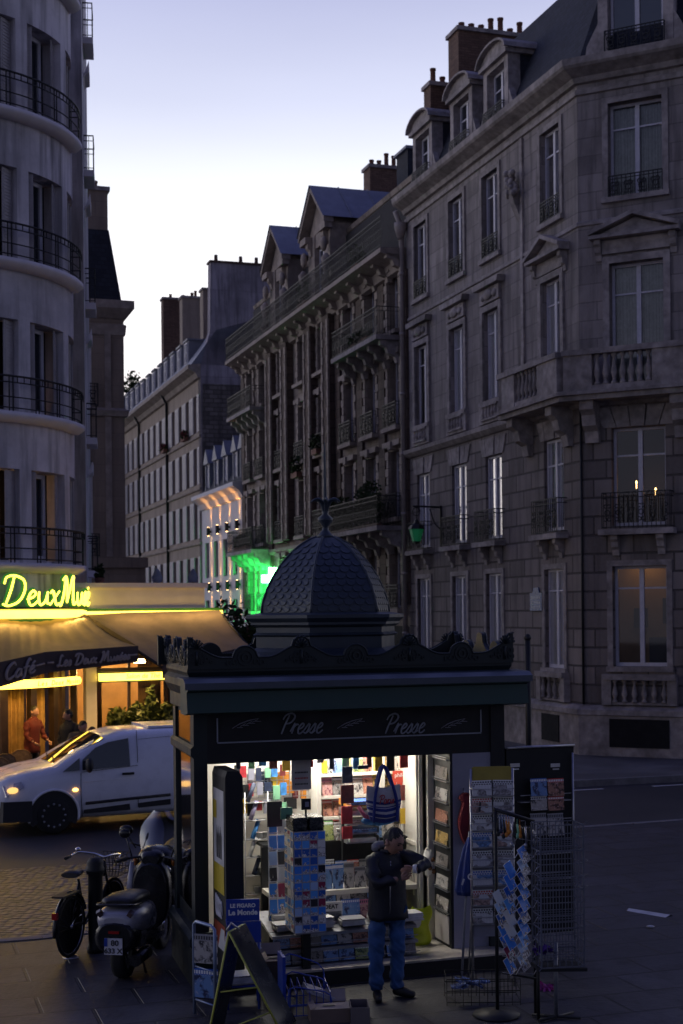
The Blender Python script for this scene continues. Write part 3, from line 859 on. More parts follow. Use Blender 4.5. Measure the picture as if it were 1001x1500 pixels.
x = .3
while x < L6: bracket(mb, x, 15.72, .26, .62, .7); x += 1.37
mb.build('quoin_stone', TRIM6, b6)
for x in cols6:
    for i, (a, b) in enumerate(rows6):
        window(b6, F0, x, a, 1.1, b - a, .3, (.72,), True, frame=WFRAME)
        if i < 3: balconet(b6, F0, x, a - .02, 1.3, .8, .26)
# long iron balconies
def long_balcony(x0, x1, z, proj, h=.95, br=True):
    m = MB(); m.box(x0, x1, -proj, -.02, z - .16, z)
    if br:
        n = max(2, int((x1 - x0) / 1.1))
        for i in range(n + 1): bracket(m, x0 + .2 + (x1 - x0 - .4) * i / n, z - .16, .22, .75, proj * .8)
    o = m.build('balcony', TRIM, b6)
    m = MB(); rail_path(m, [(x0 + .04, -.02), (x0 + .04, -proj + .05), (x1 - .04, -proj + .05), (x1 - .04, -.02)], z, h, .10)
    q = x0 + .2
    while q < x1 - .2: ring(m, (q, z + h * .45), .13, .01, 8, 0, 360, -proj + .05); q += .2
    m.build('balcony_railing', IRON, o)
long_balcony(16.9, 21.9, 13.1, .95); long_balcony(.3, 4.8, 13.1, .95)
long_balcony(14.6, 22.2, 6.66, 1.1, 1.0); long_balcony(.2, 5.0, 6.66, 1.0, 1.0)
mb = MB(); rail_path(mb, [(.05, -.88), (L6 - .05, -.88)], 15.95, 1.0, .10)
q = .2
while q < L6: ring(mb, (q, 16.4), .14, .01, 8, 0, 360, -.88); q += .24
mb.build('roof_balcony_railing', IRON, b6)
# attic storey, gabled dormers, zinc roof
at6 = [x for x in cols6 if x not in (7.0, 13.0)]
mb = MB(Face(0, .75, 0).pt); wall(mb, 0, L6, 15.9, 18.5, [(x - .55, x + .55, 16.05, 18.1) for x in at6], .3); mb.fn = None
mb.sweep([(0, .75), (L6, .75)], [(0, 18.4), (.2, 18.5), (.25, 18.66), (0, 18.7)])
for x in at6: mb.box(x - .75, x - .57, .66, .8, 15.95, 18.3); mb.box(x + .57, x + .75, .66, .8, 15.95, 18.3)
mb.build('attic_wall', STONE6, b6)
for x in at6: window(b6, Face(0, .75, 0), x, 16.05, 1.1, 2.05, .25, (.7,), True)
mb = MB(); mb.sweep([(0, .75), (L6, .75)], [(.1, 18.7), (-2.2, 20.6), (-5, 20.9), (-5, 18.7)]); mb.build('zinc_roof', ZINC, b6)
for xc, dz in ((7.0, 0), (13.0, 0)):
    m = MB(); w = 1.45; z0 = 15.95; z1 = 18.9 + dz; za = 20.55 + dz
    for s in (-1, 1): m.box(*sorted((xc + s * w, xc + s * .62)), -.15, 2.2, z0, z1)
    m.box(xc - .62, xc + .62, -.1, 2.2, 18.35, z1)
    m.prism([(xc - w, z1), (xc + w, z1), (xc, za - .12)], -.12, 2.4)
    for s in (-1, 1):
        m.prism([(xc + s * (w + .3), z1 - .08), (xc + s * (w + .3), z1 + .14), (xc, za + .1), (xc, za - .14)], -.5, -.1)
        m.box(*sorted((xc + s * (w + .25), xc + s * .9)), -.45, -.14, z1 - .28, z1 - .02)
        bracket(m, xc + s * 1.05, z1 - .28, .3, .8, .35)
        m.lathe([(.05, z0 + .3), (.24, z0 + .5), (.1, z0 + .9), (.22, z0 + 1.5), (.05, z0 + 1.7)], 8, (xc + s * (w + .1), -.35))
        m.ellipsoid((xc + s * (w - .1), -.38, z0 + 2.1), (.2, .14, .3), 8, 6)
    o = m.build('gabled_dormer', TRIM6, b6)
    m = MB()
    for s in (-1, 1): m.poly([(xc + s * (w + .36), -.55, z1 + .12), (xc, -.55, za + .14), (xc, 3.2, za + .14), (xc + s * (w + .36), 3.2, z1 + .12)])
    for s in (-1, 1):
        for f in (.33, .66):
            a = (xc + s * (w + .36) * 1.0, z1 + .14); q = -.55 + 3.7 * f
            m.tube([(a[0], q, a[1]), (xc, q, za + .16)], .025, 4)
    m.build('dormer_roof', ZINC, o)
    wm, pn, c = win_mesh(1.2, 2.3, (.7,), True, .08)
    link('window_frame', wm.mesh('window_frame', WFRAME), o, (xc, .05, 16.0)); link('window_pane', pn.mesh('window_pane', GLASS), o, (xc, .05, 16.0))
for x, z in ((9.9, 20.4), (16.2, 20.9)):
    m = MB(); m.box(x - .6, x + .6, 2.2, 4, 18.8, z + .3); o = m.build('roof_dormer', SLATE, b6)
    m = MB(); m.box(x - .7, x + .7, 2.1, 4.1, z + .3, z + .4); m.build('dormer_roof', ZINC, o)
chimney(b6, (11.8, 3.0), .8, 1.4, 18.5, 21.9, BRICK, 4, potdir=1)
# shop front at street level and dark awning
mb = MB(); mb.box(.2, L6 - .2, -.12, -.03, .2, 3.3); mb.build('shop_front', pm('dark_shop_paint', (.02, .022, .022), .85, spec=.2), b6)
mb = MB(); mb.box(.3, 6.4, -1.25, -.13, 3.05, 3.42); mb.build('pharmacy_canopy', pm('pale_canopy', (.5, .5, .48), .7), b6)
for i in range(6):
    x = 1.2 + i * 3.6; window(b6, Face(0, -.32, 0), x + 1.2, .55, 2.2, 2.3, .28, (.8,), True, frame=MAT['dark_shop_paint'], pane=GLASS)
mb = MB(); mb.box(9, 15, -.9, -.13, 3.2, 3.4); mb.build('shop_canopy', MAT['dark_shop_paint'], b6)
# plants on balconies: each a thing of its own
def plant(name, label, cat, parent_m, c, r, n, size, mat, group, flowers=0):
    w = parent_m @ Vector(c)
    t = thing(name, label, cat, w - Vector((0, 0, r[2])), R(-72), group)
    m = MB(); leaves(m, (0, 0, r[2]), r, n, size); m.build('foliage', mat, t)
    m = MB(); m.box(-r[0] * .7, r[0] * .7, -.12, .12, -.02, .2); m.build('planter', POT, t)
    if flowers:
        m = MB(); leaves(m, (0, -.05, r[2] * 1.2), (r[0] * .9, r[1], r[2] * .7), flowers, size * .8); m.build('flowers', FLOWER, t)
M6 = Matrix.Translation(b6.location) @ Matrix.Rotation(R(-72), 4, 'Z')
for i, (x, z, rx, rzz, la) in enumerate(((11.4, 16.75, .75, .55, 'bushy shrub on the roof balcony between the two gabled dormers'), (18.2, 16.6, .5, .5, 'shrub on the roof balcony near the drain pipe'), (17.2, 7.35, 1.4, .75, 'wide leafy shrub filling the left of the first floor balcony beside the drain pipe'),
        (20.2, 7.5, 1.6, .9, 'tall leafy shrub at the right of the first floor balcony beside the drain pipe'), (2.2, 7.1, 1.6, .4, 'low planting along the first floor balcony above the green cross'), (13.0, 10.5, .5, .45, 'dark plant in the balconet under the nearer gabled dormer'), (10.15, 9.9, .6, .5, 'dark plant in the balconet between the brick piers'), (19.6, 13.4, 1.3, .3, 'low planting on the fourth floor balcony by the drain pipe'))):
    plant('balcony_plant', la, 'plant', M6, (x, -.7 if rx > 1 else -.35, z), (rx, .3, rzz), int(220 * rx * rzz / .4), .10, LEAF, 'plants on the balconies of the ornate house')

# ================================================================= pharmacy cross
GX = em('green_neon_cross', (.25, 1.0, .38), 12, (.1, .6, .2))
gm = thing('pharmacy_cross', 'glowing green pharmacy cross sticking out from the ornate house', 'sign', at(400, 848, 62.5), A18)
mb = MB(); a, c = .17, .5
cross = [(-a, -c), (a, -c), (a, -a), (c, -a), (c, a), (a, a), (a, c), (-a, c), (-a, a), (-c, a), (-c, -a), (-a, -a)]
mb.prism(cross, -.09, .09); mb.build('lit_cross', GX, gm)
mb = MB(); mb.tube([(.5, 0, 0), (1.9, 0, 0)], .04, 6); mb.build('arm', IRON, gm)
dq = Matrix.Rotation(R(-72), 3, 'Z') @ Vector((-.72, .66, -.22))
lamp('cross_light', 'SPOT', M6 @ Vector((5.6, -1.0, 5.0)), 1700, (.03, 1, .14), .25, dq.to_track_quat('-Z', 'Y').to_euler(), None, .8, 125)
lamp('cross_light', 'POINT', M6 @ Vector((3.4, -.35, 4.3)), 60, (.03, 1, .14), .2)

# ================================================================= small white hotel with wall lamps
L4 = 9.6
b4 = thing('white_lamp_lit_house', 'small white house with steep zinc mansard and warm wall lamps', 'building', C7 + (LA + L6 + L4) * NY, R(-72))
c4 = [1.2, 3.3, 5.4, 7.5]; H = [(x - .45, x + .45, a, a + 1.9) for x in c4 for a in (2.6, 5.7)]
mb = MB(); wall(mb, 0, L4, 0, 9.6, H, .25); mb.poly([(L4, 0, 0), (L4, 8, 0), (L4, 8, 10), (L4, 0, 10)]); mb.build('wall', WHITEP, b4)
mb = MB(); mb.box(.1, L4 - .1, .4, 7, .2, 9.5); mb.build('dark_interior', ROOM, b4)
mb = MB(); mb.sweep([(0, 0), (L4, 0)], [(0, 9.4), (.1, 9.42), (.25, 9.7), (.6, 9.95), (.6, 10.15), (0, 10.2)]); mb.build('cornice', WHITEP, b4)
mb = MB(); mb.sweep([(0, 0), (L4, 0)], [(0, 3.6), (.15, 3.7), (0, 3.8)]); mb.build('string_course', WHITEP, b4)
mb = MB(); mb.sweep([(0, 0), (L4, 0)], [(.1, 10.15), (-1.1, 12.7), (-3.2, 13.9), (-6, 14.0), (-6, 10.15)]); mb.build('mansard_roof', SLATE, b4)
for x in c4 + [9.0]:
    m = MB(); w = .5; z = 10.3
    for s in (-1, 1): m.box(*sorted((x + s * w, x + s * (w - .12))), .05, 1.4, z, z + 1.55)
    m.prism([(x - w - .1, z + 1.55), (x + w + .1, z + 1.55), (x, z + 2.35)], -.05, 1.7)
    o = m.build('dormer', ZINC, b4)
    wm, pn, c = win_mesh(.76, 1.5, (.6,), True, .07)
    link('window_frame', wm.mesh('window_frame', WFRAME), o, (x, .12, z + .03)); link('window_pane', pn.mesh('window_pane', GLASS), o, (x, .12, z + .03))
mb = MB(); mb.tube([(.1, 2.2, 13.3), (L4, 2.2, 13.5)], .07, 6); mb.tube([(.1, 2.9, 13.8), (L4, 2.9, 14.0)], .07, 6); mb.build('roof_rail', ZINC, b4)
for x in c4:
    for z in (2.6, 5.7): window(b4, F0, x, z, .9, 1.9, .22, (.66,), True, frame=pm('grey_frame', (.16, .17, .2), .5))
M4 = Matrix.Translation(b4.location) @ Matrix.Rotation(R(-72), 4, 'Z')
WARM = em('warm_lamp', (1, .6, .25), 14)
for i, x in enumerate((2.25, 4.35, 6.45, 8.55)):
    for j, z in enumerate((8.15, 5.2)):
        w = M4 @ Vector((x, -.16, z))
        place = ('farthest', 'second farthest', 'second nearest', 'nearest')[i]
        t = thing('wall_lamp', 'black up and down wall lamp, %s of the %s row on the white house' % (place, 'upper' if j == 0 else 'lower'), 'lamp', w, R(-72), 'wall lamps on the white house')
        m = MB(); m.lathe([(.08, -.22), (.1, -.2), (.1, .2), (.08, .22)], 10); m.box(-.04, .04, .05, .16, -.06, .06); m.build('lamp_body', IRON, t)
        for s in (-1, 1):
            m = MB(); m.lathe([(.001, s * .235), (.07, s * .225)], 8); m.build('lamp_bulb', WARM, t)
            lamp('lamp_light', 'SPOT', (0, .05, s * .27), 120, (1, .43, .11), .03, (0 if s < 0 else math.pi, 0, 0), t, .9, 50)

# ================================================================= long far house with gable wall
L3 = 27.0
b3 = thing('long_shuttered_house', 'long pale house far down the street with rows of shuttered windows and party wall', 'building', C7 + (LA + L6 + L4 + L3) * NY, R(-72))
c3 = [1.3 + i * 2.03 for i in range(13)]; r3 = [(4.9, 6.9), (7.95, 9.95), (10.95, 13.0), (13.85, 15.9)]
mb = MB(); wall(mb, 0, L3, 0, 17.0, [(x - .48, x + .48, a, b) for x in c3 for a, b in r3], .25); mb.build('wall', STONE3, b3)
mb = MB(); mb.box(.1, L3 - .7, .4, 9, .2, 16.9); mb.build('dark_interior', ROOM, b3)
mb = MB()
for z in (13.6, 10.7, 7.7): mb.sweep([(0, 0), (L3, 0)], [(0, z - .12), (.1, z - .1), (.13, z), (0, z + .04)])
mb.sweep([(0, 0), (L3, 0)], [(0, 16.7), (.15, 16.75), (.3, 17.0), (.7, 17.2), (.7, 17.42), (0, 17.5)]); mb.build('cornice', TRIM6, b3)
sh = MB()
sh.box(-.27, .27, -.06, -.01, 0, 2.03)
for i in range(16): sh.box(-.22, .22, -.075, -.06, .1 + i * .115, .16 + i * .115)
shm = sh.mesh('shutter', SHUT)
for x in c3:
    for a, b in r3:
        window(b3, F0, x, a, .96, b - a, .22, (.7,), True)
        for s in (-1, 1): link('shutter', shm, b3, (x + s * .76, 0, a))
mb = MB(); mb.sweep([(0, 0), (L3, 0)], [(.5, 17.45), (-.9, 19.4), (-3.5, 20.2), (-6, 20.2), (-6, 17.45)]); mb.build('zinc_roof', ZINC, b3)
for x in c3[:-1]:
    m = MB(); m.box(x - .55, x + .55, -.05, 1.6, 17.55, 19.3); o = m.build('dormer', ZINC, b3)
    m = MB(); m.box(x - .63, x + .63, -.15, 1.7, 19.3, 19.4); m.build('dormer_roof', ZINC, o)
    wm, pn, c = win_mesh(.8, 1.4, (.6,), True, .07)
    link('window_frame', wm.mesh('window_frame', WFRAME), o, (x, -.13, 17.8)); link('window_pane', pn.mesh('window_pane', GLASS), o, (x, -.13, 17.8))
mb = MB(); mb.prism([(0, 0), (0, 17.45), (.55, 19.3), (.62, 23.1), (9.5, 23.1), (9.5, 0)], L3 - .65, L3, 'yz'); o = mb.build('gable_wall', PLASTER, b3)
mb = MB()
for y in (1.0, 2.4, 3.3, 4.4, 5.4): mb.lathe([(.12, 23.1), (.1, 23.6)], 7, (L3 - .32, y)); 
mb.box(L3 - .75, L3 + .1, .55, 9.6, 23.1, 23.2); mb.build('chimney_cap', BRICK, o)
mb = MB(); mb.prism([(.05, 0), (.05, 13), (.1, 16.4), (9, 16.4), (9, 0)], L3, L3 + .05, 'yz'); mb.build('rubble_stone', blocks('rubble', (.20, .175, .16), .5, .24, .03, .45, .5, .8, 1.0), b3)
for x, z, mat, np_ in ((L3 - 3.2, 22.2, STONE3, 2), (L3 - 9.0, 23.0, STONE3, 3), (L3 - 15.0, 24.2, BRICK, 4)):
    chimney(b3, (x, 2.6), .8, 3.6, 17.5, z, mat, np_, potdir=1)
for x in (L3 - 9.3, L3 - 19): 
    mb = MB(); mb.tube([(x, -.1, .2), (x, -.1, 16.6), (x + .3, -.5, 17.2)], .09, 6); mb.build('drain_pipe', IRON, b3)
M3 = Matrix.Translation(b3.location) @ Matrix.Rotation(R(-72), 4, 'Z')
plant('window_box', 'red flower box on the top floor sill nearest the gable wall', 'flowers', M3, (c3[-2], -.25, 13.95), (.7, .2, .3), 120, .12, LEAF, 'red flower boxes on the far house', 60)
plant('window_box', 'red flower box on a top floor sill left of the middle drain pipe', 'flowers', M3, (c3[-5], -.25, 13.95), (.7, .2, .3), 120, .12, LEAF, 'red flower boxes on the far house', 60)
tb = at(196, 582, 104)
t = thing('terrace_tree', 'bushy green tree on the roof terrace at the far end of the street', 'tree', (tb.x, tb.y, tb.z - 2.0))
m = MB(); leaves(m, (0, 0, 2.2), (.9, .9, 1.9), 900, .16); m.build('crown', LEAF, t); m = MB(); m.tube([(0, 0, -1.6), (.05, 0, .8), (0, 0, 2.4)], [.1, .07, .03], 6); m.build('trunk', POT, t)
m = MB(); m.box(-3.5, 1.2, -1, 3, -19, -1.6)
t2 = tag(m.build('end_house', STONE3, None, (tb.x, tb.y, tb.z - 2.0)), 'low far house closing the street under the terrace tree', 'building')

# ================================================================= tall stone house behind, left
e2 = at(181, 440, 45)
b2 = thing('tall_stone_house', 'tall narrow stone house with slate mansard behind the rounded building', 'building', (e2.x, e2.y, 0), A18)
mb = MB(); wall(mb, -7, 0, 0, 13.3, [(-1.75, -1.0, 10.3, 12.4), (-1.75, -1.0, 5.6, 8.6), (-4.5, -3.5, 10.3, 12.4)], .3); mb.poly([(0, 0, 0), (0, 9, 0), (0, 9, 13.3), (0, 0, 13.3)]); mb.build('wall', STONE2, b2)
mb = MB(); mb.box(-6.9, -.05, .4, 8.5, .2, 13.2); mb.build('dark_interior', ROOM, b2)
p2 = [(-7, 0), (0, 0), (0, 9)]
mb = MB(); mb.sweep(p2, [(0, 12.55), (.05, 12.6), (.08, 12.9), (0, 12.95)]); mb.sweep(p2, [(0, 13.1), (.06, 13.12), (.3, 13.4), (.3, 13.65), (-.3, 13.75), (-.3, 13.1)])
mb.sweep(p2, [(0, 10.0), (.1, 10.03), (.14, 10.2), (0, 10.3)]); mb.box(-.62, -.42, -.06, .02, .2, 12.9); mb.build('cornice', TRIM6, b2)
mb = MB(); mb.sweep(p2, [(-.05, 13.7), (-.38, 16.0), (-3, 16.2), (-3, 13.7)]); mb.build('mansard_roof', SLATE, b2)
for z, h in ((10.3, 2.1), (5.6, 3.0)):
    window(b2, F0, -1.37, z, .75, h, .25, (.7,), True); balconet(b2, F0, -1.37, z, 1.0, .7, .3)
chimney(b2, (-1.0, 1.2), 1.3, .9, 15.2, 17.35, STONE2, 2)
mb = MB(); mb.box(-2.0, .3, -1.6, -.02, 0, 5.2); mb.prism([(-2.1, 5.2), (.4, 5.2), (.4, 5.5), (-1.4, 5.55), (-2.1, 5.3)], -1.7, -.02); mb.build('lower_wing', STONE2, b2)
# ================================================================= LEFT: rounded apartment building
RC = 2.95; CB = Vector((-8.86, 31.44, 0))
b1 = thing('rounded_apartment_building', 'pale rounded apartment building at left with curved balconies over the lit cafe', 'building', CB)
class Curve:
    def __init__(s, r=RC): s.r = r
    def pt(s, x, y, z):
        a = x / RC; q = s.r - y
        return (q * math.cos(a), q * math.sin(a), z)
FB = Curve()
thc = [6, -23.5, -53, -82.5, -112]
flo = [4.85, 7.95, 11.1, 14.2, 17.3]
hw = R(11.8) * RC
H = [(R(t) * RC - hw, R(t) * RC + hw, z + .06, z + 1.95) for t in thc for z in flo]
mb = MB(FB.pt); wall(mb, R(-175) * RC, R(19) * RC, 3.3, 20, H, .42, .15)
mb.fn = None
# straight side wall beyond the curve
q0 = at(119, 0, 32.2) - CB; q1 = at(126, 0, 37) - CB
mb.poly([(q0.x, q0.y, 3), (q1.x, q1.y, 3), (q1.x, q1.y, 20), (q0.x, q0.y, 20)])
mb.poly([(q1.x, q1.y, 3), (q1.x - 6, q1.y, 3), (q1.x - 6, q1.y, 20), (q1.x, q1.y, 20)])
mb.build('wall', blocks('stained_pale_render', (.72, .68, .71), 60, 60, .001, .01, .9, .85, .25), b1)
mb = MB(); mb.lathe([(RC - 1.3, 3.35), (RC - 1.3, 19.9)], 24, a0=-175, a1=14); mb.poly([(q0.x - .3, q0.y, 3.4), (-6, 2, 3.4), (-6, 2, 20), (q0.x - .3, q0.y, 20)]); mb.build('dark_interior', ROOM, b1)
for z in flo:
    mb = MB(); mb.lathe([(RC - .02, z - .2), (RC + .12, z - .2), (RC + .26, z - .1), (RC + .26, z), (RC - .02, z)], 40, a0=-172, a1=2); mb.build('balcony_slab', MAT['pale_render'], b1)
    mb = MB(); rr = RC + .2
    arc = [(rr * math.cos(R(a)), rr * math.sin(R(a))) for a in range(-170, 3, 4)]
    for q in (.08, .30, .60, .73): mb.tube([(x, y, z + q) for x, y in arc], .024 if q > .7 else .015, 5)
    for i, a in enumerate(range(-168, 4, 12)):
        for da in (0, 1.6):
            x, y = rr * math.cos(R(a + da)), rr * math.sin(R(a + da)); mb.tube([(x, y, z), (x, y, z + .73)], .016, 4)
        for da in (3.5, 6.5, 9.5):
            x, y = rr * math.cos(R(a + da)), rr * math.sin(R(a + da)); mb.tube([(x, y, z + .60), (x, y, z + .73)], .013, 4)
    x, y = arc[-1]; k = (RC) / rr
    for q in (.08, .30, .60, .73): mb.tube([(x, y, z + q), (x * k, y * k, z + q)], .014, 5)
    mb.build('balcony_railing', IRON, b1)
slat = MB(); slat.box(-.16, .16, 0, .03, 0, 1.85)
for i in range(26): slat.box(-.13, .13, -.014, 0, .06 + i * .068, .10 + i * .068)
slm = slat.mesh('shutter', SHUT)
WARMC = pm('ochre_curtain', (.50, .34, .16), .9, 0, .2, 8)
for t in thc:
    for z in flo:
        a = R(t); lit = t == -53 and z == flo[0]
        class Fx:
            pass
        f = Face(*(Vector((math.cos(a), math.sin(a))) * (RC)).to_tuple(), a + R(90))
        window(b1, f, -.10, z + .07, .74, 1.86, .42, (), False, pane=GLASSC if lit else GLASS, curtain=WARMC if lit else None, b=.09, gap=.45)
        o = link('shutter', slm, b1, f.pt(.43, .16, z + .08), f.a + R(30)); o2 = link('shutter', slm, b1, f.pt(-.53, .2, z + .08), f.a - R(60))
        for ch in (): pass
lamp('room_light', 'POINT', ((RC - .75) * math.cos(R(-53)), (RC - .75) * math.sin(R(-53)), 6.2), 9, (1, .55, .2), .08, parent=b1)
for z in flo[:]:
    mb = MB(); d = (q1 - q0).normalized(); nn = Vector((d.y, -d.x, 0)); p = q0 + d * 1.6
    fs = Face(p.x, p.y, math.atan2(d.y, d.x)); mb.fn = fs.pt
    mb.prism([(0, z - .3), (-.25, z - .15), (-.25, z - .02), (0, z - .02)], -.5, .5, 'yz') if False else mb.box(-.5, .5, -.24, .02, z - .2, z - .05)
    mb.build('side_balcony', MAT['pale_render'], b1)
    mb = MB(fs.pt); rail_path(mb, [(-.48, 0), (-.48, -.22), (.48, -.22), (.48, 0)], z - .05, .8, .12); mb.build('side_balcony_railing', IRON, b1)
    mb = MB(fs.pt); mb.prism([(0, z + 2.2), (-.14, z + 2.25), (-.14, z + 2.5), (0, z + 2.1)], -.5, .5, 'yz'); mb.build('bracket', MAT['pale_render'], b1)

# ---- cafe ground floor
GOLD = pm('cafe_curtain', (.42, .26, .09), .9, 0, .3, 9)
WOODC = pm('cafe_dark_wood', (.03, .018, .012), .4, 0, .3, 8)
WALLC = pm('cafe_inner_wall', (.35, .22, .10), .8, 0, .3, 2)
cf = thing('corner_cafe', 'cafe ground floor with golden curtains and dark wood posts behind the van', 'cafe', (CB.x, CB.y, 0))
rg = RC - .05
def carc(r, a0, a1, st=2.0):
    n = max(1, int(abs(a1 - a0) / st)); return [(r * math.cos(R(a0 + (a1 - a0) * i / n)), r * math.sin(R(a0 + (a1 - a0) * i / n))) for i in range(n + 1)]
for i, a in enumerate((-172, -140, -112, -92, -72, -61, -49.5, -35.5, -22, -16, 3)):
    mb = MB(); w = .07
    x, y = rg * math.cos(R(a)), rg * math.sin(R(a)); M = Matrix.Translation((x, y, 1.6)) @ Matrix.Rotation(R(a), 4, 'Z')
    mb.obox(M, .14, .16, 3.0); mb.build('door_post', WOODC, cf)
mb = MB(); pts = carc(rg, -175, 5); mb.sweep(pts, [(.05, 2.25), (.05, 2.4), (-.08, 2.4), (-.08, 2.25), (.05, 2.25)]); mb.sweep(pts, [(.06, 3.0), (.06, 3.4), (-.08, 3.4), (-.08, 3.0), (.06, 3.0)]); mb.build('transom', WOODC, cf)
for a0, a1 in ((-172, -113), (-111, -93), (-91, -73), (-48, -36.5), (-34.5, -23), (-15, 2)):
    mb = MB(); n = int(abs(a1 - a0) * 2.2)
    P = []
    for i in range(n + 1):
        a = R(a0 + (a1 - a0) * i / n); r = rg - .22 + .05 * math.sin(i * 1.35) + .02 * math.sin(i * .37)
        P.append((r * math.cos(a), r * math.sin(a)))
    for p, q in zip(P, P[1:]): mb.poly([(*p, .2), (*q, .2), (*q, 2.85), (*p, 2.85)], True)
    mb.build('curtain', GOLD, cf)
mb = MB(); mb.poly([(*p, 2.42) for p in ()] or [(-1, -1, .16), (0, -1, .16), (0, 0, .16)]); 
mb = MB(); mb.lathe([(1.0, .13), (1.0, 3.4)], 20, a0=-180, a1=40); mb.build('inner_wall', WALLC, cf)
mb = MB(); mb.prism(carc(rg + .02, -175, 15) + [(0, 2)], 3.36, 3.42, 'xy'); mb.build('ceiling', WALLC, cf)
mb = MB(); mb.prism(carc(rg - .1, -175, 15) + [(0, 2)], .125, .15, 'xy'); mb.build('inner_floor', WOODC, cf)
BULB = em('warm_bulb', (1, .62, .22), 25)
for a, r, z, e in ((-53, 2.2, 2.7, 60), (-85, 2.3, 2.8, 50), (-25, 2.25, 2.8, 35)):
    x, y = r * math.cos(R(a)), r * math.sin(R(a)); m = MB(); m.ellipsoid((x, y, z), (.07, .07, .09), 10, 8); m.tube([(x, y, z + .08), (x, y, 3.38)], .012, 5); m.build('ceiling_lamp', BULB, cf)
    lamp('lamp_light', 'POINT', (x, y, z - .14), e, (1, .55, .18), .08, parent=cf)
# lamps slung under the awning frame, lighting terrace and curtains
for px, py, Y, e in ((30, 1004, 28.2, 120), (100, 996, 29.2, 150), (205, 985, 30.7, 150)):
    w = at(px, py, Y) - CB; w.z = 2.72
    m = MB(); m.lathe([(.10, w.z + .08), (.13, w.z), (.02, w.z - .01)], 10, (w.x, w.y)); m.build('awning_lamp', BULB, cf)
    lamp('awning_light', 'SPOT', (w.x, w.y, w.z - .06), e * .6, (1, .56, .17), .1, (R(38), 0, R(20 if px < 150 else 18)), cf, .9, 96)

# ---- straight terrace wing
e0 = at(131, 870, 31.4); e1 = at(300, 870, 32.6); e2w = at(322, 893, 32.75)
wd = (e1 - e0); wd.z = 0; wa = math.atan2(wd.y, wd.x); wL = wd.length; wL2 = ((e2w - e0).to_2d()).length
wg = thing('cafe_terrace_wing', 'low flat-roofed cafe terrace wing with white parapet right of the rounded building', 'building', (e0.x, e0.y, 0), wa)
mb = MB(); mb.box(-.9, wL, 0, 3.2, 3.78, 4.36); mb.box(-.95, wL + .06, -.07, 3.26, 4.36, 4.47); mb.build('parapet', MAT['pale_render'], wg)
mb = MB(); mb.box(-.9, wL + .15, .1, 3.3, 3.6, 3.78); mb.build('roof', WOODC, wg)
mb = MB(); mb.box(-.10, .14, -.04, .2, .12, 3.62); mb.build('white_pillar', WHITEP, wg)
mb = MB(); mb.box(wL - .05, wL + .2, 0, 3.2, .12, 3.6); mb.build('end_wall', WALLC, wg)
mb = MB(); mb.box(.14, wL, 2.2, 2.3, .12, 3.6); mb.build('inner_wall', WALLC, wg)
mb = MB(); mb.box(.14, wL, -.02, .16, .12, .9); mb.build('low_wall', WOODC, wg)
mb = MB()
for x in (.9, 1.75, 2.4): mb.box(x - .03, x + .03, 0, .06, .9, 3.6)
mb.box(.14, wL, 0, .05, 2.5, 2.58); mb.build('window_frame', WOODC, wg)
mb = MB(); mb.poly([(.14, .03, .9), (wL, .03, .9), (wL, .03, 3.6), (.14, .03, 3.6)]); mb.build('window_pane', GLASSC, wg)
mb = MB(); n = 70
for x0, x1 in ((1.2, 1.75), (1.85, wL - .05), (.2, .35)):
    P = [(x0 + (x1 - x0) * i / n, .3 + .045 * math.sin(i * 1.1) + .02 * math.sin(i * .31)) for i in range(n + 1)]
    for p, q in zip(P, P[1:]): mb.poly([(*p, .9), (*q, .9), (*q, 3.4), (*p, 3.4)], True)
mb.build('curtain', GOLD, wg)
for x in (.8, 2.2):
    m = MB(); m.ellipsoid((x, 1.2, 2.7), (.08, .08, .1), 10, 8); m.tube([(x, 1.2, 2.8), (x, 1.2, 3.6)], .012, 5); m.build('ceiling_lamp', BULB, wg); lamp('lamp_light', 'POINT', (x, 1.2, 2.5), 55, (1, .55, .2), .08, parent=wg)
for i, px in enumerate((143, 228, 281)):
    w = at(px, 852, 32 + i * .3)
    t = thing('cone_shrub' if i == 0 else 'roof_spotlight', ('small cone shrub standing on the terrace parapet by the curved wall', 'small pale spotlight in the middle of the terrace parapet', 'small pale spotlight near the right end of the terrace parapet')[i], 'shrub' if i == 0 else 'spotlight', (w.x, w.y + .3, 4.47))
    if i == 0: m = MB(); leaves(m, (0, 0, .22), (.14, .14, .26), 160, .06); m.build('foliage', LEAF, t); m = MB(); m.lathe([(.09, 0), (.12, .14)], 8); m.build('pot', POT, t)
    else: m = MB(); m.lathe([(.1, .02), (.13, .14), (.05, .3), (.02, .34)], 10); m.build('lamp_head', ZINC, t); m = MB(); m.tube([(0, 0, 0), (0, 0, .08)], .03, 6); m.build('base', IRON, t)

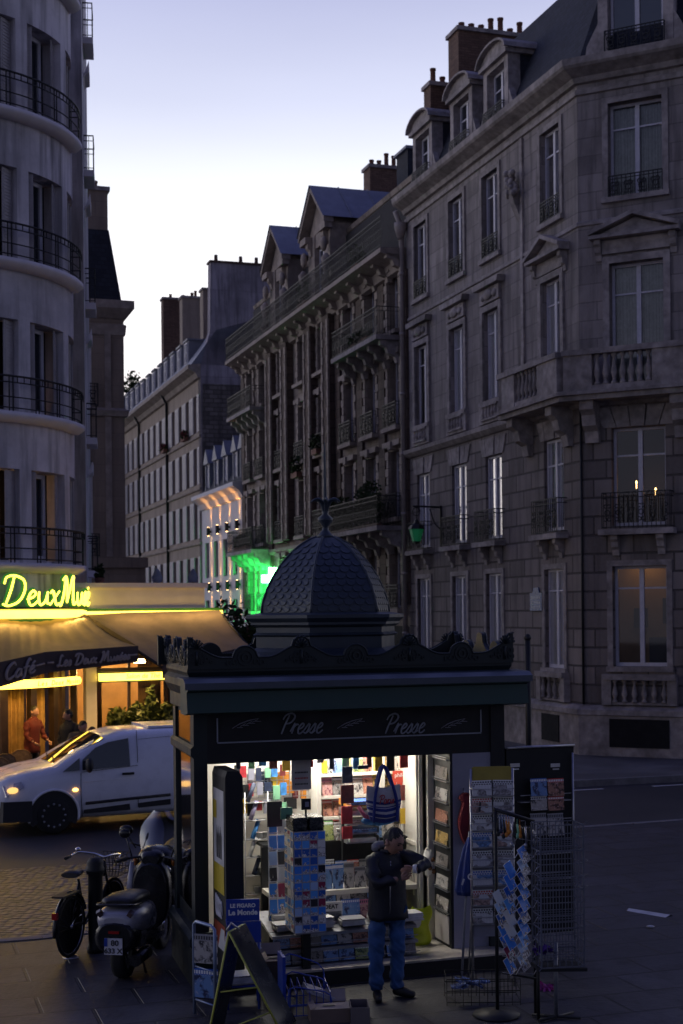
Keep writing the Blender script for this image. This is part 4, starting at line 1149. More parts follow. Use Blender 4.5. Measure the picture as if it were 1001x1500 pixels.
# ---- lit strips and neon script
STRIP = em('lit_sign_strip', (1, .62, .07), 4.2, (.8, .7, .3))
NEON = em('neon_yellow', (1, .74, .07), 3.6, (.8, .7, .2))
DGREEN = pm('sign_green', (.02, .12, .03), .4)
SGREEN = em('sign_green_glow', (.10, .60, .06), .22, (.02, .12, .03))
INK = pm('sign_ink', (.12, .06, .01), .6)
sg = thing('neon_cafe_sign', 'glowing yellow neon script reading Les Deux Musées curved round the corner', 'sign', (CB.x, CB.y, 0))
Rs = RC + .34
def curve_map(a0, sx, z0, r):
    return lambda x, z: (r * math.cos(R(a0) + x * sx / r), r * math.sin(R(a0) + x * sx / r), z0 + z)
for word, a0 in (('Les', -72.5), ('DeuxMusées', -53)):
    for r, b, mat, nm in ((Rs - .05, .12, SGREEN, 'letter_backing'), (Rs, .044, NEON, 'neon_letters')):
        m = MB(); script(m, word, .58, b, .03 if nm[0] == 'n' else .05, .12, curve_map(a0, 1.22, 3.98, r), Vector((math.sin(R(30)), -math.cos(R(30)), 0))); m.build(nm, mat, sg)
st = thing('lit_fascia_strip', 'long glowing yellow strip above the cafe awnings', 'lit sign', (CB.x, CB.y, 0))
mb = MB(); arc = carc(RC + .22, -172, -4); mb.sweep(arc, [(0, 3.70), (.1, 3.72), (.12, 3.79), (.1, 3.86), (0, 3.88), (-.06, 3.8), (0, 3.70)]); mb.build('curved_strip', STRIP, st)
mb = MB(); mb.sweep(carc(RC + .16, -172, -3), [(-.12, 3.62), (.02, 3.64), (.02, 3.69), (-.12, 3.69)]); mb.sweep(carc(RC + .16, -172, -3), [(-.12, 3.9), (.18, 3.9), (.18, 3.94), (-.12, 3.95)]); mb.build('strip_housing', DGREEN, st)
mb = MB(); f = Face(e0.x - CB.x, e0.y - CB.y, wa); mb.fn = f.pt; mb.box(-.28, wL2, -.2, -.1, 3.66, 3.84); mb.build('straight_strip', STRIP, st)
mb = MB(f.pt); mb.box(-.32, wL2 + .05, -.1, .02, 3.6, 3.9); mb.build('strip_housing', DGREEN, st)
text('strip_lettering', 'DAS BIER', .13, INK, st, Matrix.Translation(f.pt(2.4, -.205, 3.71)) @ Matrix.Rotation(wa, 4, 'Z') @ Matrix.Rotation(R(90), 4, 'X'), .003) if False else None
for a in (-75, -48, -22):
    r = RC + .36; lamp('strip_light', 'AREA', (r * math.cos(R(a)), r * math.sin(R(a)), 3.70), 6, (1, .62, .16), 1.2, (R(-40), 0, R(a + 90)), st, sy=.05)
f0_ = Face(e0.x - CB.x, e0.y - CB.y, wa); lamp('strip_light', 'AREA', f0_.pt(wL2 * .55, -.55, 4.02), 13, (1, .62, .2), 2.6, (R(-8), 0, wa), st, sy=.05)
lw1 = thing('lit_name_strip', 'glowing yellow strip lettered Les Deux Musées under the left awning', 'lit sign', (CB.x, CB.y, 0))
mb = MB(); A = carc(RC + .22, -100, -11); mb.sweep(A, [(0, 2.26), (.08, 2.28), (.1, 2.35), (.08, 2.42), (0, 2.44), (-.05, 2.35), (0, 2.26)]); mb.build('light_box', STRIP, lw1)
for i, chx in enumerate('Les Deux Musées'):
    a = -38 + i * 1.75; r = RC + .335
    if chx != ' ': text('lettering', chx, .15, INK, lw1, Matrix.Translation((r * math.cos(R(a)), r * math.sin(R(a)), 2.30)) @ Matrix.Rotation(R(a + 90), 4, 'Z') @ Matrix.Rotation(R(90), 4, 'X'), .003, .2)
lw2 = thing('lit_tea_strip', 'glowing yellow strip lettered Salon de Thé over the terrace window', 'lit sign', (e0.x, e0.y, 0), wa)
mb = MB(); mb.box(.18, 2.0, -.2, -.04, 2.30, 2.47); mb.build('light_box', STRIP, lw2)
mb = MB(); mb.box(.16, 2.02, -.21, -.03, 2.47, 2.5); mb.box(.16, 2.02, -.21, -.03, 2.27, 2.3); mb.build('housing', DGREEN, lw2)
text('lettering', 'Salon de Thé', .15, INK, lw2, upright(1.15, -.205, 2.345), .003, .2)

# ---- awnings
AWN = pm('brown_awning_canvas', (.20, .155, .11), .9, 0, .3, 2.2, .2)
VAL = pm('dark_valance_canvas', (.055, .040, .040), .85, 0, .12, 3)
CHALK = pm('pale_painted_lettering', (.30, .26, .25), .8)
aw = thing('cafe_awning', 'brown sloping awning at left with lettered valance Café Les Deux Musées', 'awning')
top = [at(-70, 912, 29.2), at(0, 905, 29.0), at(62, 902, 29.9), at(124, 899, 31.0)]
bot = [at(-70, 985, 26.6), at(0, 970, 26.9), at(66, 955, 28.2), at(201, 946, 29.6)]
mb = MB()
n = 40; k = 8
grid = []
for i in range(n + 1):
    f = i / n * 3; a = min(2, int(f)); u = f - a
    T = top[a].lerp(top[a + 1], u); B = bot[a].lerp(bot[a + 1], u)
    row = []
    for j in range(k + 1):
        q = T.lerp(B, j / k); q.z += -.10 * math.sin(math.pi * j / k) + .035 * math.sin(i * 2.1 + j * .35) * math.sin(math.pi * j / k); row.append(mb.p(*q))
    grid.append(row)
for i in range(n):
    for j in range(k): mb.face((grid[i][j], grid[i][j + 1], grid[i + 1][j + 1], grid[i + 1][j]), True)
mb.build('canvas', AWN, aw)
vb = [at(-70, 1022, 26.55), at(0, 1006, 26.85), at(66, 986, 28.15), at(201, 970, 29.55)]
mb = MB()
for a in range(3):
    mb.poly([tuple(bot[a]), tuple(bot[a + 1]), tuple(vb[a + 1]), tuple(vb[a])])
    o_ = Vector((.02, .05, 0)); mb.poly([tuple(bot[a] + o_), tuple(vb[a] + o_), tuple(vb[a + 1] + o_), tuple(bot[a + 1] + o_)])
mb.poly([tuple(bot[3]), tuple(vb[3]), tuple(vb[3].lerp(top[3], .12)), tuple(top[3])])
mb.build('valance', VAL, aw)
def patch_map(A, B, C, D, w, h):  # A bottom-left, B bottom-right, C top-right, D top-left
    def f(x, z):
        u, v = x / w, z / h
        return A.lerp(B, u).lerp(D.lerp(C, u), v) + Vector((.03, -.06, 0))
    return f
mb = MB(); script(mb, 'Les Deux Musées', .5, .05, .01, .15, patch_map(vb[2], vb[3], bot[3], bot[2], 4.1, .82) if False else (lambda f: (lambda x, z: f(x + .52, z + .24)))(patch_map(vb[2], vb[3], bot[3], bot[2], 4.35, .95)), Vector((.4, -.9, 0)).normalized())
mb.build('valance_lettering', CHALK, aw)
mb = MB(); script(mb, 'Café', .6, .05, .01, .15, (lambda f: (lambda x, z: f(x + .12, z + .2)))(patch_map(vb[1], vb[2], bot[2], bot[1], 1.55, .95)), Vector((.4, -.9, 0)).normalized()); mb.build('valance_lettering', CHALK, aw)
mb = MB()
for (a, b, x0, x1) in ((2, 3, .08, .36), (2, 3, 3.95, 4.3), (1, 2, 1.2, 1.5)):
    f = patch_map(vb[a], vb[b], bot[b], bot[a], 4.35 if a == 2 else 1.55, .95); mb.tube([f(x0, .45), f(x1, .45)], .02, 5)
mb.build('valance_lettering', CHALK, aw)
aw2 = thing('terrace_awning', 'brown awning sloping down to the right over the tea room window', 'awning')
T0, T1, B1_, B0_ = at(124, 899, 31.2), at(322, 894, 32.4), at(366, 946, 31.2), at(238, 974, 29.3)
mb = MB(); grid = []
for i in range(25):
    row = []
    for j in range(9):
        q = T0.lerp(T1, i / 24).lerp(B0_.lerp(B1_, i / 24), j / 8); q.z += -.07 * math.sin(math.pi * j / 8) + .02 * math.sin(i * 1.4) * math.sin(math.pi * j / 8); row.append(mb.p(*q))
    grid.append(row)
for i in range(24):
    for j in range(8): mb.face((grid[i][j], grid[i][j + 1], grid[i + 1][j + 1], grid[i + 1][j]), True)
mb.build('canvas', AWN, aw2)
mb = MB(); dz = Vector((0, 0, -.28)); mb.poly([tuple(B0_), tuple(B1_), tuple(B1_ + dz), tuple(B0_ + dz)]); mb.build('valance', VAL, aw2)
mb = MB(); mb.tube([T0 + Vector((0, 0, -.05)), B0_ + Vector((0, 0, -.05))], .035, 6); mb.tube([T1 + Vector((0, 0, -.05)), B1_ + Vector((0, 0, -.05))], .035, 6); mb.build('awning_arm', IRON, aw2)

# ---- hedge shrubs in front of the tea room window
M_w = Matrix.Translation(wg.location) @ Matrix.Rotation(wa, 4, 'Z')
for i, (x, w, h, cone) in enumerate(((.42, .3, .55, 0), (.85, .3, .62, 0), (1.15, .18, .8, 1), (1.5, .3, .6, 0), (1.95, .22, .75, 1), (2.3, .32, .6, 0), (2.75, .3, .55, 0))):
    p = M_w @ Vector((x, -.75, .12))
    t = thing('planter_shrub', ('rounded potted shrub touching the white cafe pillar', 'rounded potted shrub, second from the white cafe pillar', 'slim pointed potted shrub nearer the white cafe pillar', 'rounded potted shrub between the two pointed ones', 'slim pointed potted shrub farther from the white pillar', 'rounded potted shrub right of both pointed ones', 'rounded potted shrub at the kiosk end of the row')[i], 'shrub', p, wa, 'shrubs in the planter row')
    m = MB(); leaves(m, (0, 0, 1.0 + h * .55), (w * (.8 if cone else 1.05), w * .8, h * (.85 if cone else .65)), 480, .075); m.build('foliage', LEAFL, t)
    m = MB(); m.lathe([(.2, 0), (.26, .75), (.27, .8), (.22, .8)], 10); m.tube([(0, 0, .7), (0, 0, 1.1)], .02, 5); m.build('pot', POT, t)
for i, (px, py, Y, r) in enumerate(((345, 893, 37, .65), (322, 888, 37.5, .6), (362, 905, 36.5, .45))):
    w = at(px, py, Y); t = thing('street_shrub', ('dark bush beside the green glow beyond the right end of the awning', 'dark bush just above the right end of the lit strip', 'small dark bush at the foot of the green glow')[i], 'shrub', (w.x, w.y, .12))
    m = MB(); leaves(m, (0, 0, w.z * .55), (r, r, w.z * .5), 1100, .11); m.build('foliage', LEAF, t); m = MB(); m.tube([(0, 0, 0), (.03, 0, w.z - .3)], .05, 6); m.build('trunk', POT, t)

# ================================================================= people
SKIN = pm('skin', (.36, .20, .145), .55, 0, .1, 30)
HAIR = pm('dark_hair', (.010, .008, .007), .5, 0, .4, 60)
def skin_mesh(nodes, edges, sub=2, root=None):
    names = list(nodes); ix = {k: i for i, k in enumerate(names)}
    me = bpy.data.meshes.new('sk'); me.from_pydata([tuple(nodes[k][0]) for k in names], [(ix[a], ix[b]) for a, b in edges], [])
    o = bpy.data.objects.new('sk', me); COL.objects.link(o)
    md = o.modifiers.new('skin', 'SKIN'); md.use_smooth_shade = True
    for i, k in enumerate(names):
        r = nodes[k][1]; me.skin_vertices[0].data[i].radius = (r, r) if not isinstance(r, tuple) else r
        me.skin_vertices[0].data[i].use_root = (k == (root or names[0]))
    s = o.modifiers.new('sub', 'SUBSURF'); s.levels = s.render_levels = sub
    dg = bpy.context.evaluated_depsgraph_get(); out = bpy.data.meshes.new_from_object(o.evaluated_get(dg))
    bpy.data.objects.remove(o); bpy.data.meshes.remove(me)
    for p in out.polygons: p.use_smooth = True
    return out
def head_geo(mb, M, hair=None, s=1.0):
    """face looks along -y of M; centre of the skull at the origin"""
    n, k = 30, 22
    def shape(th, ph):
        x, y, z = math.sin(th) * math.sin(ph), -math.sin(th) * math.cos(ph), math.cos(th)
        X, Y, Z = x * .076, y * .094 + .004, z * .118
        if z < -.1:
            f = 1 - .32 * min(1, (-z - .1) / .8) ** 1.3; X *= f
            if y > 0: Y *= 1 - .5 * min(1, (-z - .1) / .7)
        front = max(0, -y)
        G = lambda cx, cz, sx, sz: math.exp(-((X - cx) / sx) ** 2 - ((Z - cz) / sz) ** 2) * (front > .25)
        d = .027 * G(0, -.026, .013, .018) + .016 * G(0, -.002, .010, .022) + .008 * G(0, .028, .045, .010) + .007 * G(0, -.066, .022, .008) + .012 * G(0, -.098, .024, .014)
        d -= .011 * G(.031, .006, .016, .011) + .011 * G(-.031, .006, .016, .011) + .006 * G(0, -.082, .02, .006) + .004 * G(0, -.056, .025, .006)
        Y -= d
        return Vector((X, Y, Z)) * s
    ring_ = []
    for i in range(k + 1):
        ring_.append([mb.p(*(M @ shape(math.pi * max(.001, min(.999, i / k)), 2 * math.pi * j / n))) for j in range(n)])
    for A, B in zip(ring_, ring_[1:]):
        for j in range(n): mb.face((A[j], B[j], B[(j + 1) % n], A[(j + 1) % n]), True)
    for sd in (-1, 1):
        c = M @ Vector((sd * .076 * s, .008, -.012)); 
        e = MB()
        for i in range(9):
            pass
        mb.tube([M @ (Vector((sd * (.074 + .012 * math.sin(math.pi * i / 8)), .018 - .026 * math.sin(math.pi * i / 8) * .3 + .012 * math.cos(i), -.04 + .062 * i / 8)) * s) for i in range(9)], [.006, .011, .013, .014, .014, .015, .014, .011, .006], 7)
    if hair is not None:
        rg_ = []
        for i in range(k + 1):
            row = []
            for j in range(n):
                th, ph = math.pi * max(.001, min(.999, i / k)), 2 * math.pi * j / n
                v = shape(th, ph); fr_ = max(0, min(1, (-v.y - .02) / .05)); v = Vector((v.x * (1.07 - .03 * fr_), v.y * (1.06 - .06 * fr_) + .004, v.z * (1.075 - .03 * fr_) + .002)) + v.normalized() * (.003 * math.sin(j * 4.1 + i * 2.3) + .004 * math.sin(j * 1.7 + i * 5.1))
                row.append(v)
            rg_.append(row)
        keep = lambda v: (v.z > (.066 if v.y > -.045 * s else .088) * s) or (v.y > .025 * s and v.z > -.07 * s) or (v.y > -.02 * s and v.z > .012 * s and abs(v.x) > .05) or (v.y > -.05 * s and v.z > .05 * s)
        for A, B in zip(rg_, rg_[1:]):
            for j in range(n):
                q = (A[j], B[j], B[(j + 1) % n], A[(j + 1) % n])
                if keep(sum(q, Vector()) / 4): hair.poly([M @ v for v in q], True)
def join_mesh(mb, me, M=None):
    off = len(mb.v)
    for v in me.vertices: mb.v.append(tuple(M @ v.co if M else v.co))
    for p in me.polygons: mb.f.append(tuple(off + i for i in p.vertices)); mb.m.append(mb.mi); mb.s.append(True)
    bpy.data.meshes.remove(me)
def fingers(mb, wrist, d, side, up, curl=.5, s=1.0):
    """palm and five fingers: d = pointing direction, side = towards the thumb, up = back of the hand"""
    d, side, up = d.normalized(), side.normalized(), up.normalized()
    N = {'w': (wrist, .026 * s), 'a': (wrist + d * .04 * s, (.030 * s)), 'b': (wrist + d * .075 * s, .030 * s)}
    join_mesh(mb, skin_mesh({'w': (wrist, .024 * s), 'l': (wrist + d * .045 * s + side * .014 * s, .020 * s), 'l2': (wrist + d * .082 * s + side * .022 * s, .014 * s), 'r': (wrist + d * .045 * s - side * .012 * s, .020 * s), 'r2': (wrist + d * .078 * s - side * .022 * s, .013 * s)}, [('w', 'l'), ('l', 'l2'), ('w', 'r'), ('r', 'r2')], 1))
    for i, (o, L) in enumerate(((.030, .070), (.010, .078), (-.010, .073), (-.029, .058))):
        b = wrist + d * (.072 - .004 * abs(i - 1)) * s + side * o * s
        a1, a2, a3 = curl * .6, curl * 1.4, curl * 2.0
        dirs = [d * math.cos(a) - up * math.sin(a) for a in (a1, a2, a3)]
        p0 = b - d * .015 * s; p1 = b + dirs[0] * L * .45 * s; p2 = p1 + dirs[1] * L * .32 * s; p3 = p2 + dirs[2] * L * .25 * s
        join_mesh(mb, skin_mesh({'0': (p0, .010 * s), '1': (b, .0098 * s), '2': (p1, .009 * s), '3': (p2, .008 * s), '4': (p3, .0065 * s)}, [('0', '1'), ('1', '2'), ('2', '3'), ('3', '4')], 1))
    b = wrist + d * .02 * s + side * .022 * s
    p1 = b + (side * .7 + d * .7).normalized() * .035 * s; p2 = p1 + (side * .3 + d * .95 - up * .2).normalized() * .03 * s; p3 = p2 + (d - up * .4).normalized() * .022 * s
    join_mesh(mb, skin_mesh({'0': (b, .014 * s), '1': (p1, .012 * s), '2': (p2, .010 * s), '3': (p3, .007 * s)}, [('0', '1'), ('1', '2'), ('2', '3')], 1))

def person(label, loc, J, coat, legs, shoe, hairmat, rz=0, yaw=0, pitch=0, head_s=1.0, group=None, coat_r=1.0, hand=True, bulk=1.0):
    """J: joints in local metres (x,y,z). One continuous body; hair, coat, trousers and shoes are its children"""
    t = thing('person', label, 'person', loc, rz, group)
    V = {k: Vector(v) for k, v in J.items() if len(v) == 3}
    b = MB(); h = MB()
    Mh = Matrix.Translation(V['head']) @ Matrix.Rotation(yaw, 4, 'Z') @ Matrix.Rotation(pitch, 4, 'X')
    head_geo(b, Mh, h, head_s)
    N = {'pel': (V['pel'], .09), 'sp': (V['pel'].lerp(V['ch'], .5), .09), 'ch': (V['ch'], .09), 'nk': (V['nk'], .055), 'hd': (V['head'] + Vector((0, .01, -.04)), .05)}
    E = [('pel', 'sp'), ('sp', 'ch'), ('ch', 'nk'), ('nk', 'hd')]
    for s in 'LR':
        N['s' + s] = (V['s' + s], .045); N['e' + s] = (V['e' + s], .038); N['w' + s] = (V['w' + s], .028)
        E += [('ch', 's' + s), ('s' + s, 'e' + s), ('e' + s, 'w' + s)]
        N['h' + s] = (V['h' + s], .08); N['k' + s] = (V['k' + s], .055); N['a' + s] = (V['a' + s], .04)
        E += [('pel', 'h' + s), ('h' + s, 'k' + s), ('k' + s, 'a' + s)]
    join_mesh(b, skin_mesh(N, E, 2, 'pel'))
    if hand:
        for s in 'LR':
            d = V.get('d' + s, V['w' + s] - V['e' + s]); fingers(b, V['w' + s] + d.normalized() * .01, d, V.get('t' + s, Vector((0, -1, .2))), V.get('u' + s, Vector((1 if s == 'L' else -1, 0, .2))), J.get('curl', (.5,))[0])
    b.build('body', SKIN, t); h.build('hair', hairmat, t)
    g = bulk
    # coat: a lofted trunk turned with the shoulders, sleeves grown into it
    cm = MB(); ax = (V['sL'] - V['sR']); ax.z = 0; ax.normalize(); fw = Vector((ax.y, -ax.x, 0))
    sh_c = (V['sL'] + V['sR']) / 2; hip = V['hL'] - V['hR']; hip.z = 0; hip.normalize()
    secs = [(V['pel'] + Vector((0, 0, -.15)), .205, .145), (V['pel'] + Vector((0, 0, -.10)), .20, .15), (V['pel'] + Vector((0, 0, .02)), .195, .145), (V['pel'].lerp(V['ch'], .45), .192, .142), (V['pel'].lerp(V['ch'], .8), .20, .145), (V['ch'], .205, .145), (sh_c.lerp(V['ch'], .30), .20, .130), (sh_c + Vector((0, 0, .035)), .165, .10), (sh_c.lerp(V['nk'], .6) + Vector((0, 0, .03)), .10, .08), (V['nk'] + Vector((0, 0, -.005)), .072, .072), (V['nk'] + Vector((0, 0, .035)), .070, .072)]
    rings = []
    for i, (c, w, d) in enumerate(secs):
        u = hip.lerp(ax, min(1, i / 4)).normalized(); f = Vector((u.y, -u.x, 0))
        ring_ = []
        for k in range(28):
            an = 2 * math.pi * k / 28; wr = 1 + .018 * math.sin(3 * an + i * 1.7) + .012 * math.sin(7 * an + i * 2.9)
            p = c + u * (w * g * wr * math.copysign(abs(math.cos(an)) ** .8, math.cos(an))) + f * (d * g * wr * math.copysign(abs(math.sin(an)) ** .9, math.sin(an)))
            ring_.append(cm.p(*p))
        rings.append(ring_)
    for A, B in zip(rings, rings[1:]):
        for k in range(28): cm.face((A[k], A[(k + 1) % 28], B[(k + 1) % 28], B[k]), True)
    cm.face(rings[0][::-1])
    for s in 'LR':
        inn = V['s' + s].lerp(sh_c, .45) + Vector((0, 0, -.05)); W_ = V['e' + s].lerp(V['w' + s], .93)
        N = {'i': (inn, .085 * g), 's': (V['s' + s], .083 * g), 'm': (V['s' + s].lerp(V['e' + s], .5), .072 * g), 'e': (V['e' + s], .064 * g), 'f': (V['e' + s].lerp(V['w' + s], .5), .057 * g), 'w': (W_, .047 * g)}
        join_mesh(cm, skin_mesh(N, [('i', 's'), ('s', 'm'), ('m', 'e'), ('e', 'f'), ('f', 'w')], 2))
    link('jacket', finish(cm.mesh('jacket', coat), None, .009), t)
    N = {'pel': (V['pel'] + Vector((0, 0, -.07)), (.125 * g, .10 * g))}; E = []
    for s in 'LR':
        N['h' + s] = (V['h' + s] + Vector((0, 0, -.06)), .088 * g); N['m' + s] = (V['h' + s].lerp(V['k' + s], .55), .092 * g); N['k' + s] = (V['k' + s], .078 * g); N['c' + s] = (V['k' + s].lerp(V['a' + s], .5), .073 * g); N['a' + s] = (V['a' + s] + Vector((0, 0, -.02)), .074 * g)
        E += [('pel', 'h' + s), ('h' + s, 'm' + s), ('m' + s, 'k' + s), ('k' + s, 'c' + s), ('c' + s, 'a' + s)]
    link('trousers', finish(skin_mesh(N, E, 3, 'pel'), legs, .006, True), t)
    for s in 'LR':
        m = MB(); a, q = V['a' + s], V['q' + s]; d = (q - a); d.z = 0; d.normalize()
        a0 = Vector((a.x, a.y, .05)) - d * .06
        join_mesh(m, skin_mesh({'0': (a0, .042), '1': (a0 + d * .08, .048), '2': (a0 + d * .17 - Vector((0, 0, .008)), .046), '3': (a0 + d * .25 - Vector((0, 0, .015)), .034), 'u': (Vector((a.x, a.y, .11)), .045)}, [('0', '1'), ('1', '2'), ('2', '3'), ('1', 'u')], 2, '1'))
        m.build('shoe', shoe, t)
    return t
def finish(me, mat, amp=.006, folds=False):
    if mat: me.materials.append(mat)
    if folds:
        for v in me.vertices:
            c = v.co; k = math.exp(-((c.z - .47) / .16) ** 2) + 1.3 * math.exp(-((c.z - .12) / .10) ** 2) + .8 * math.exp(-((c.z - .85) / .1) ** 2)
            d = .0065 * k * math.sin(c.z * 80 + c.x * 75 + 3.0 * math.sin(c.y * 33 + c.z * 17)) + .004 * math.sin(c.z * 31 + c.x * 60); v.co = c + Vector((d * .6, -d, 0))
    for v in me.vertices:
        c = v.co; v.co = c + Vector((math.sin(c.z * 47 + c.x * 21), math.sin(c.z * 39 + c.y * 31), math.sin(c.x * 43 + c.y * 37))) * amp
    return me
NAVY = pm('dark_jacket', (.010, .012, .020), .65, 0, .3, 18, .3)
JEANS = pm('blue_jeans', (.028, .085, .235), .8, 0, .35, 9, .3)
BLACKS = pm('black_shoe', (.01, .01, .012), .45)
def stand(lean=0., hx=0., arm=0.):
    return dict(pel=(0, 0, .94), ch=(hx * .5, -lean * .5, 1.33), nk=(hx, -lean, 1.50), head=(hx, -lean - .02, 1.63), sL=(.19, -lean * .6, 1.41), sR=(-.19, -lean * .6, 1.41), eL=(.25, -.02 - arm * .1, 1.12), eR=(-.25, -.02 - arm * .1, 1.12), wL=(.22, -.12 - arm * .2, .90 + arm * .2), wR=(-.22, -.12 - arm * .2, .90 + arm * .2),
                hL=(.10, 0, .90), hR=(-.10, 0, .90), kL=(.11, -.03, .49), kR=(-.11, -.02, .49), aL=(.11, .02, .09), aR=(-.11, .02, .09), qL=(.13, -.2, .02), qR=(-.13, -.2, .02))
REDS = pm('red_shirt', (.09, .008, .006), .8)
p = at(47, 1040, 29.6)
J = stand(.03, .02, .6)
person('waiter in a red shirt standing in the cafe doorway', (p.x, p.y, .13), J, REDS, pm('black_trousers', (.012, .012, .014), .8), BLACKS, HAIR, rz=R(60), yaw=R(10), pitch=R(8), bulk=.9)
BROWNH = pm('brown_hair', (.05, .028, .015), .55, 0, .4, 50)
GREYC = pm('grey_coat', (.075, .062, .05), .8)
p = at(104, 1060, 28.5); person('person with short dark hair in a dark coat on the cafe terrace beyond the windscreen', (p.x, p.y, .13), stand(.04, -.02), pm('black_coat', (.014, .013, .014), .8), MAT['black_trousers'], BLACKS, HAIR, rz=R(-30), yaw=R(-40), pitch=R(12))
p = at(119, 1066, 27.9); J = stand(.06, .02); J['head'] = (.02, -.1, 1.55); J['nk'] = (.02, -.05, 1.43)
person('bowed person in a dark padded coat standing just above the van windscreen', (p.x, p.y, .02), J, GREYC, MAT['black_trousers'], BLACKS, HAIR, rz=R(20), yaw=R(30), pitch=R(20), bulk=1.1)
p = at(133, 1075, 27.3); J = stand(.06, .02); J['head'] = (.02, -.1, 1.47); J['nk'] = (.02, -.05, 1.35); J['ch'] = (0, -.02, 1.2); J['sL'] = (.18, -.02, 1.26); J['sR'] = (-.18, -.02, 1.26)
person('shorter brown-haired person half hidden behind the van roof edge', (p.x, p.y, 0), J, pm('tan_coat', (.12, .08, .055), .8), MAT['black_trousers'], BLACKS, BROWNH, rz=R(160), pitch=R(5), head_s=1.08)

# ================================================================= wicker chairs at the terrace edge
WICK = pm('wicker_weave', (.20, .135, .075), .7, 0, .35, 60, .5)
for i, (px, py) in enumerate(((9, 1172), (29, 1164), (-6, 1180))):
    p = ground(px, py, .13); p.z = .13 if p.y > rf_(p.x) else 0
    t = thing('wicker_chair', ('wicker cafe chair with rounded back at the left edge behind the van bonnet', 'wicker cafe chair with rounded back beside the one at the left edge', 'wicker cafe chair cut off by the left edge')[i], 'chair', p, R(15 + 8 * i), 'wicker chairs on the cafe terrace')
    m = MB(); arc = [(-.21, .42), (-.22, .7), (-.17, .86), (-.08, .92), (.08, .92), (.17, .86), (.22, .7), (.21, .42)]
    m.prism(arc, -.21, -.185); m.build('backrest', WICK, t)
    m = MB(); m.tube([(x, -.2, z) for x, z in [(-.22, .0)] + arc + [(.22, 0)]], .016, 6); m.build('back_frame', pm('cane_frame', (.13, .07, .03), .5), t)
    m = MB(); m.prism([(-.22, -.2), (.22, -.2), (.24, .18), (.15, .24), (-.15, .24), (-.24, .18)], .43, .47, 'xy'); m.build('seat', WICK, t)
    for s in (-1, 1): m = MB(); m.tube([(s * .2, .17, .43), (s * .21, .2, 0)], .015, 6); m.build('leg', MAT['cane_frame'], t)
# ================================================================= THE NEWS KIOSK
K0 = Vector((-1.498, 14.28, 0)); KW, KD = 3.4, 1.45
MK = Matrix.Translation(K0) @ Matrix.Rotation(A18, 4, 'Z'); MKI = MK.inverted()
EYE = Vector((0, 0, CH))
def rloc(Minv, px, py, axis, val):
    """local point on the plane axis=val of a thing, seen at a photo pixel"""
    o = Minv @ EYE; d = Minv.to_3x3() @ (at(px, py, 1) - EYE); s = (val - o[axis]) / d[axis]; return o + d * s
def kp(px, py, y): return rloc(MKI, px, py, 1, y)
KGREEN = pm('kiosk_dark_green_paint', (.007, .014, .016), .5, 0, .25, 4, .06)
KCASS = pm('awning_cassette_green', (.012, .045, .038), .45, 0, .15, 3)
KROOF = pm('kiosk_dome_lead', (.035, .048, .066), .5, .1, .22, 5, .1)
KBLACK = pm('kiosk_black', (.005, .006, .008), .6, 0, .2, 6)
KSIL = pm('silver_line', (.28, .30, .36), .4)
KWHITE = pm('kiosk_white_lining', (.60, .57, .51), .55, 0, .06, 5)
KGREY = pm('kiosk_grey_panel', (.28, .28, .35), .5, 0, .12, 4)
FLOORM = pm('kiosk_floor', (.42, .38, .33), .4, 0, .35, 10, .1)
STEEL = pm('bare_steel', (.42, .42, .45), .35, .8, .2, 20)
kb = thing('news_kiosk', 'dark green Paris news kiosk with scaled dome and lit open front lettered Presse', 'kiosk', K0, A18)
# plinth on the left side and under the floor
SKEW = lambda x, y, z: (x + .055 * max(0, y), y, z)
mb = MB(); mb.sweep([(.08, KD), (0, 0), (.22, 0)], [(0, 0), (.04, 0), (.04, .40), (.07, .44), (.07, .50), (.03, .55), (-.1, .55), (-.1, 0)])
mb.build('plinth', KGREEN, kb); mb = MB()
mb.sweep([(KW - .2, 0), (KW, 0), (KW, KD)], [(0, 0), (.05, 0), (.05, .40), (.10, .44), (.10, .50), (.03, .55), (-.1, .55), (-.1, 0)])
mb.build('plinth', KGREEN, kb)
mb = MB(); mb.box(.2, KW - .02, -.10, KD, 0, .14); mb.build('base_slab', KBLACK, kb)
mb = MB(); mb.box(.2, KW - .12, -.36, KD - .06, .145, .165); mb.build('floor', FLOORM, kb); mb = MB(); mb.box(.9, KW - .12, -.352, -.10, .0, .145); mb.build('step_riser', KBLACK, kb)
# left wall with glazed bill panel
for a, b in ((0, .22), (1.27, KD)):
    mb = MB(SKEW); mb.box(.0, .14, a, b, .55, 2.75); mb.build('corner_post', KGREEN, kb)
mb = MB(SKEW); mb.box(.03, .14, .22, 1.27, .55, .70); mb.build('side_frame', KGREEN, kb); mb = MB(SKEW); mb.box(.03, .14, .22, 1.27, 2.28, 2.75)
mb.build('side_frame', KGREEN, kb); mb = MB(); mb.sweep([(.08, KD), (0, 0)], [(0, 2.30), (.03, 2.33), (.03, 2.40), (0, 2.43)]); mb.build('side_moulding', KGREEN, kb)
BILL = pm('dark_bill_poster', (.06, .065, .07), .6, 0, .95, 5)
mb = MB(SKEW); mb.box(.06, .10, .22, 1.27, .70, 2.28); o = mb.build('bill_poster', BILL, kb)
mb = MB(SKEW); mb.poly([(.052, .3, .74), (.052, .95, .74), (.052, .95, 1.0), (.052, .3, 1.0)]); mb.build('notice', pm('notice_paper', (.3, .3, .31), .7, 0, .4, 30), o)
mb = MB(SKEW); mb.poly([(.03, .22, .70), (.03, 1.27, .70), (.03, 1.27, 2.28), (.03, .22, 2.28)]); mb.build('bill_glass', glassy('bill_glass', (.02, .022, .025), .68, .05), kb)
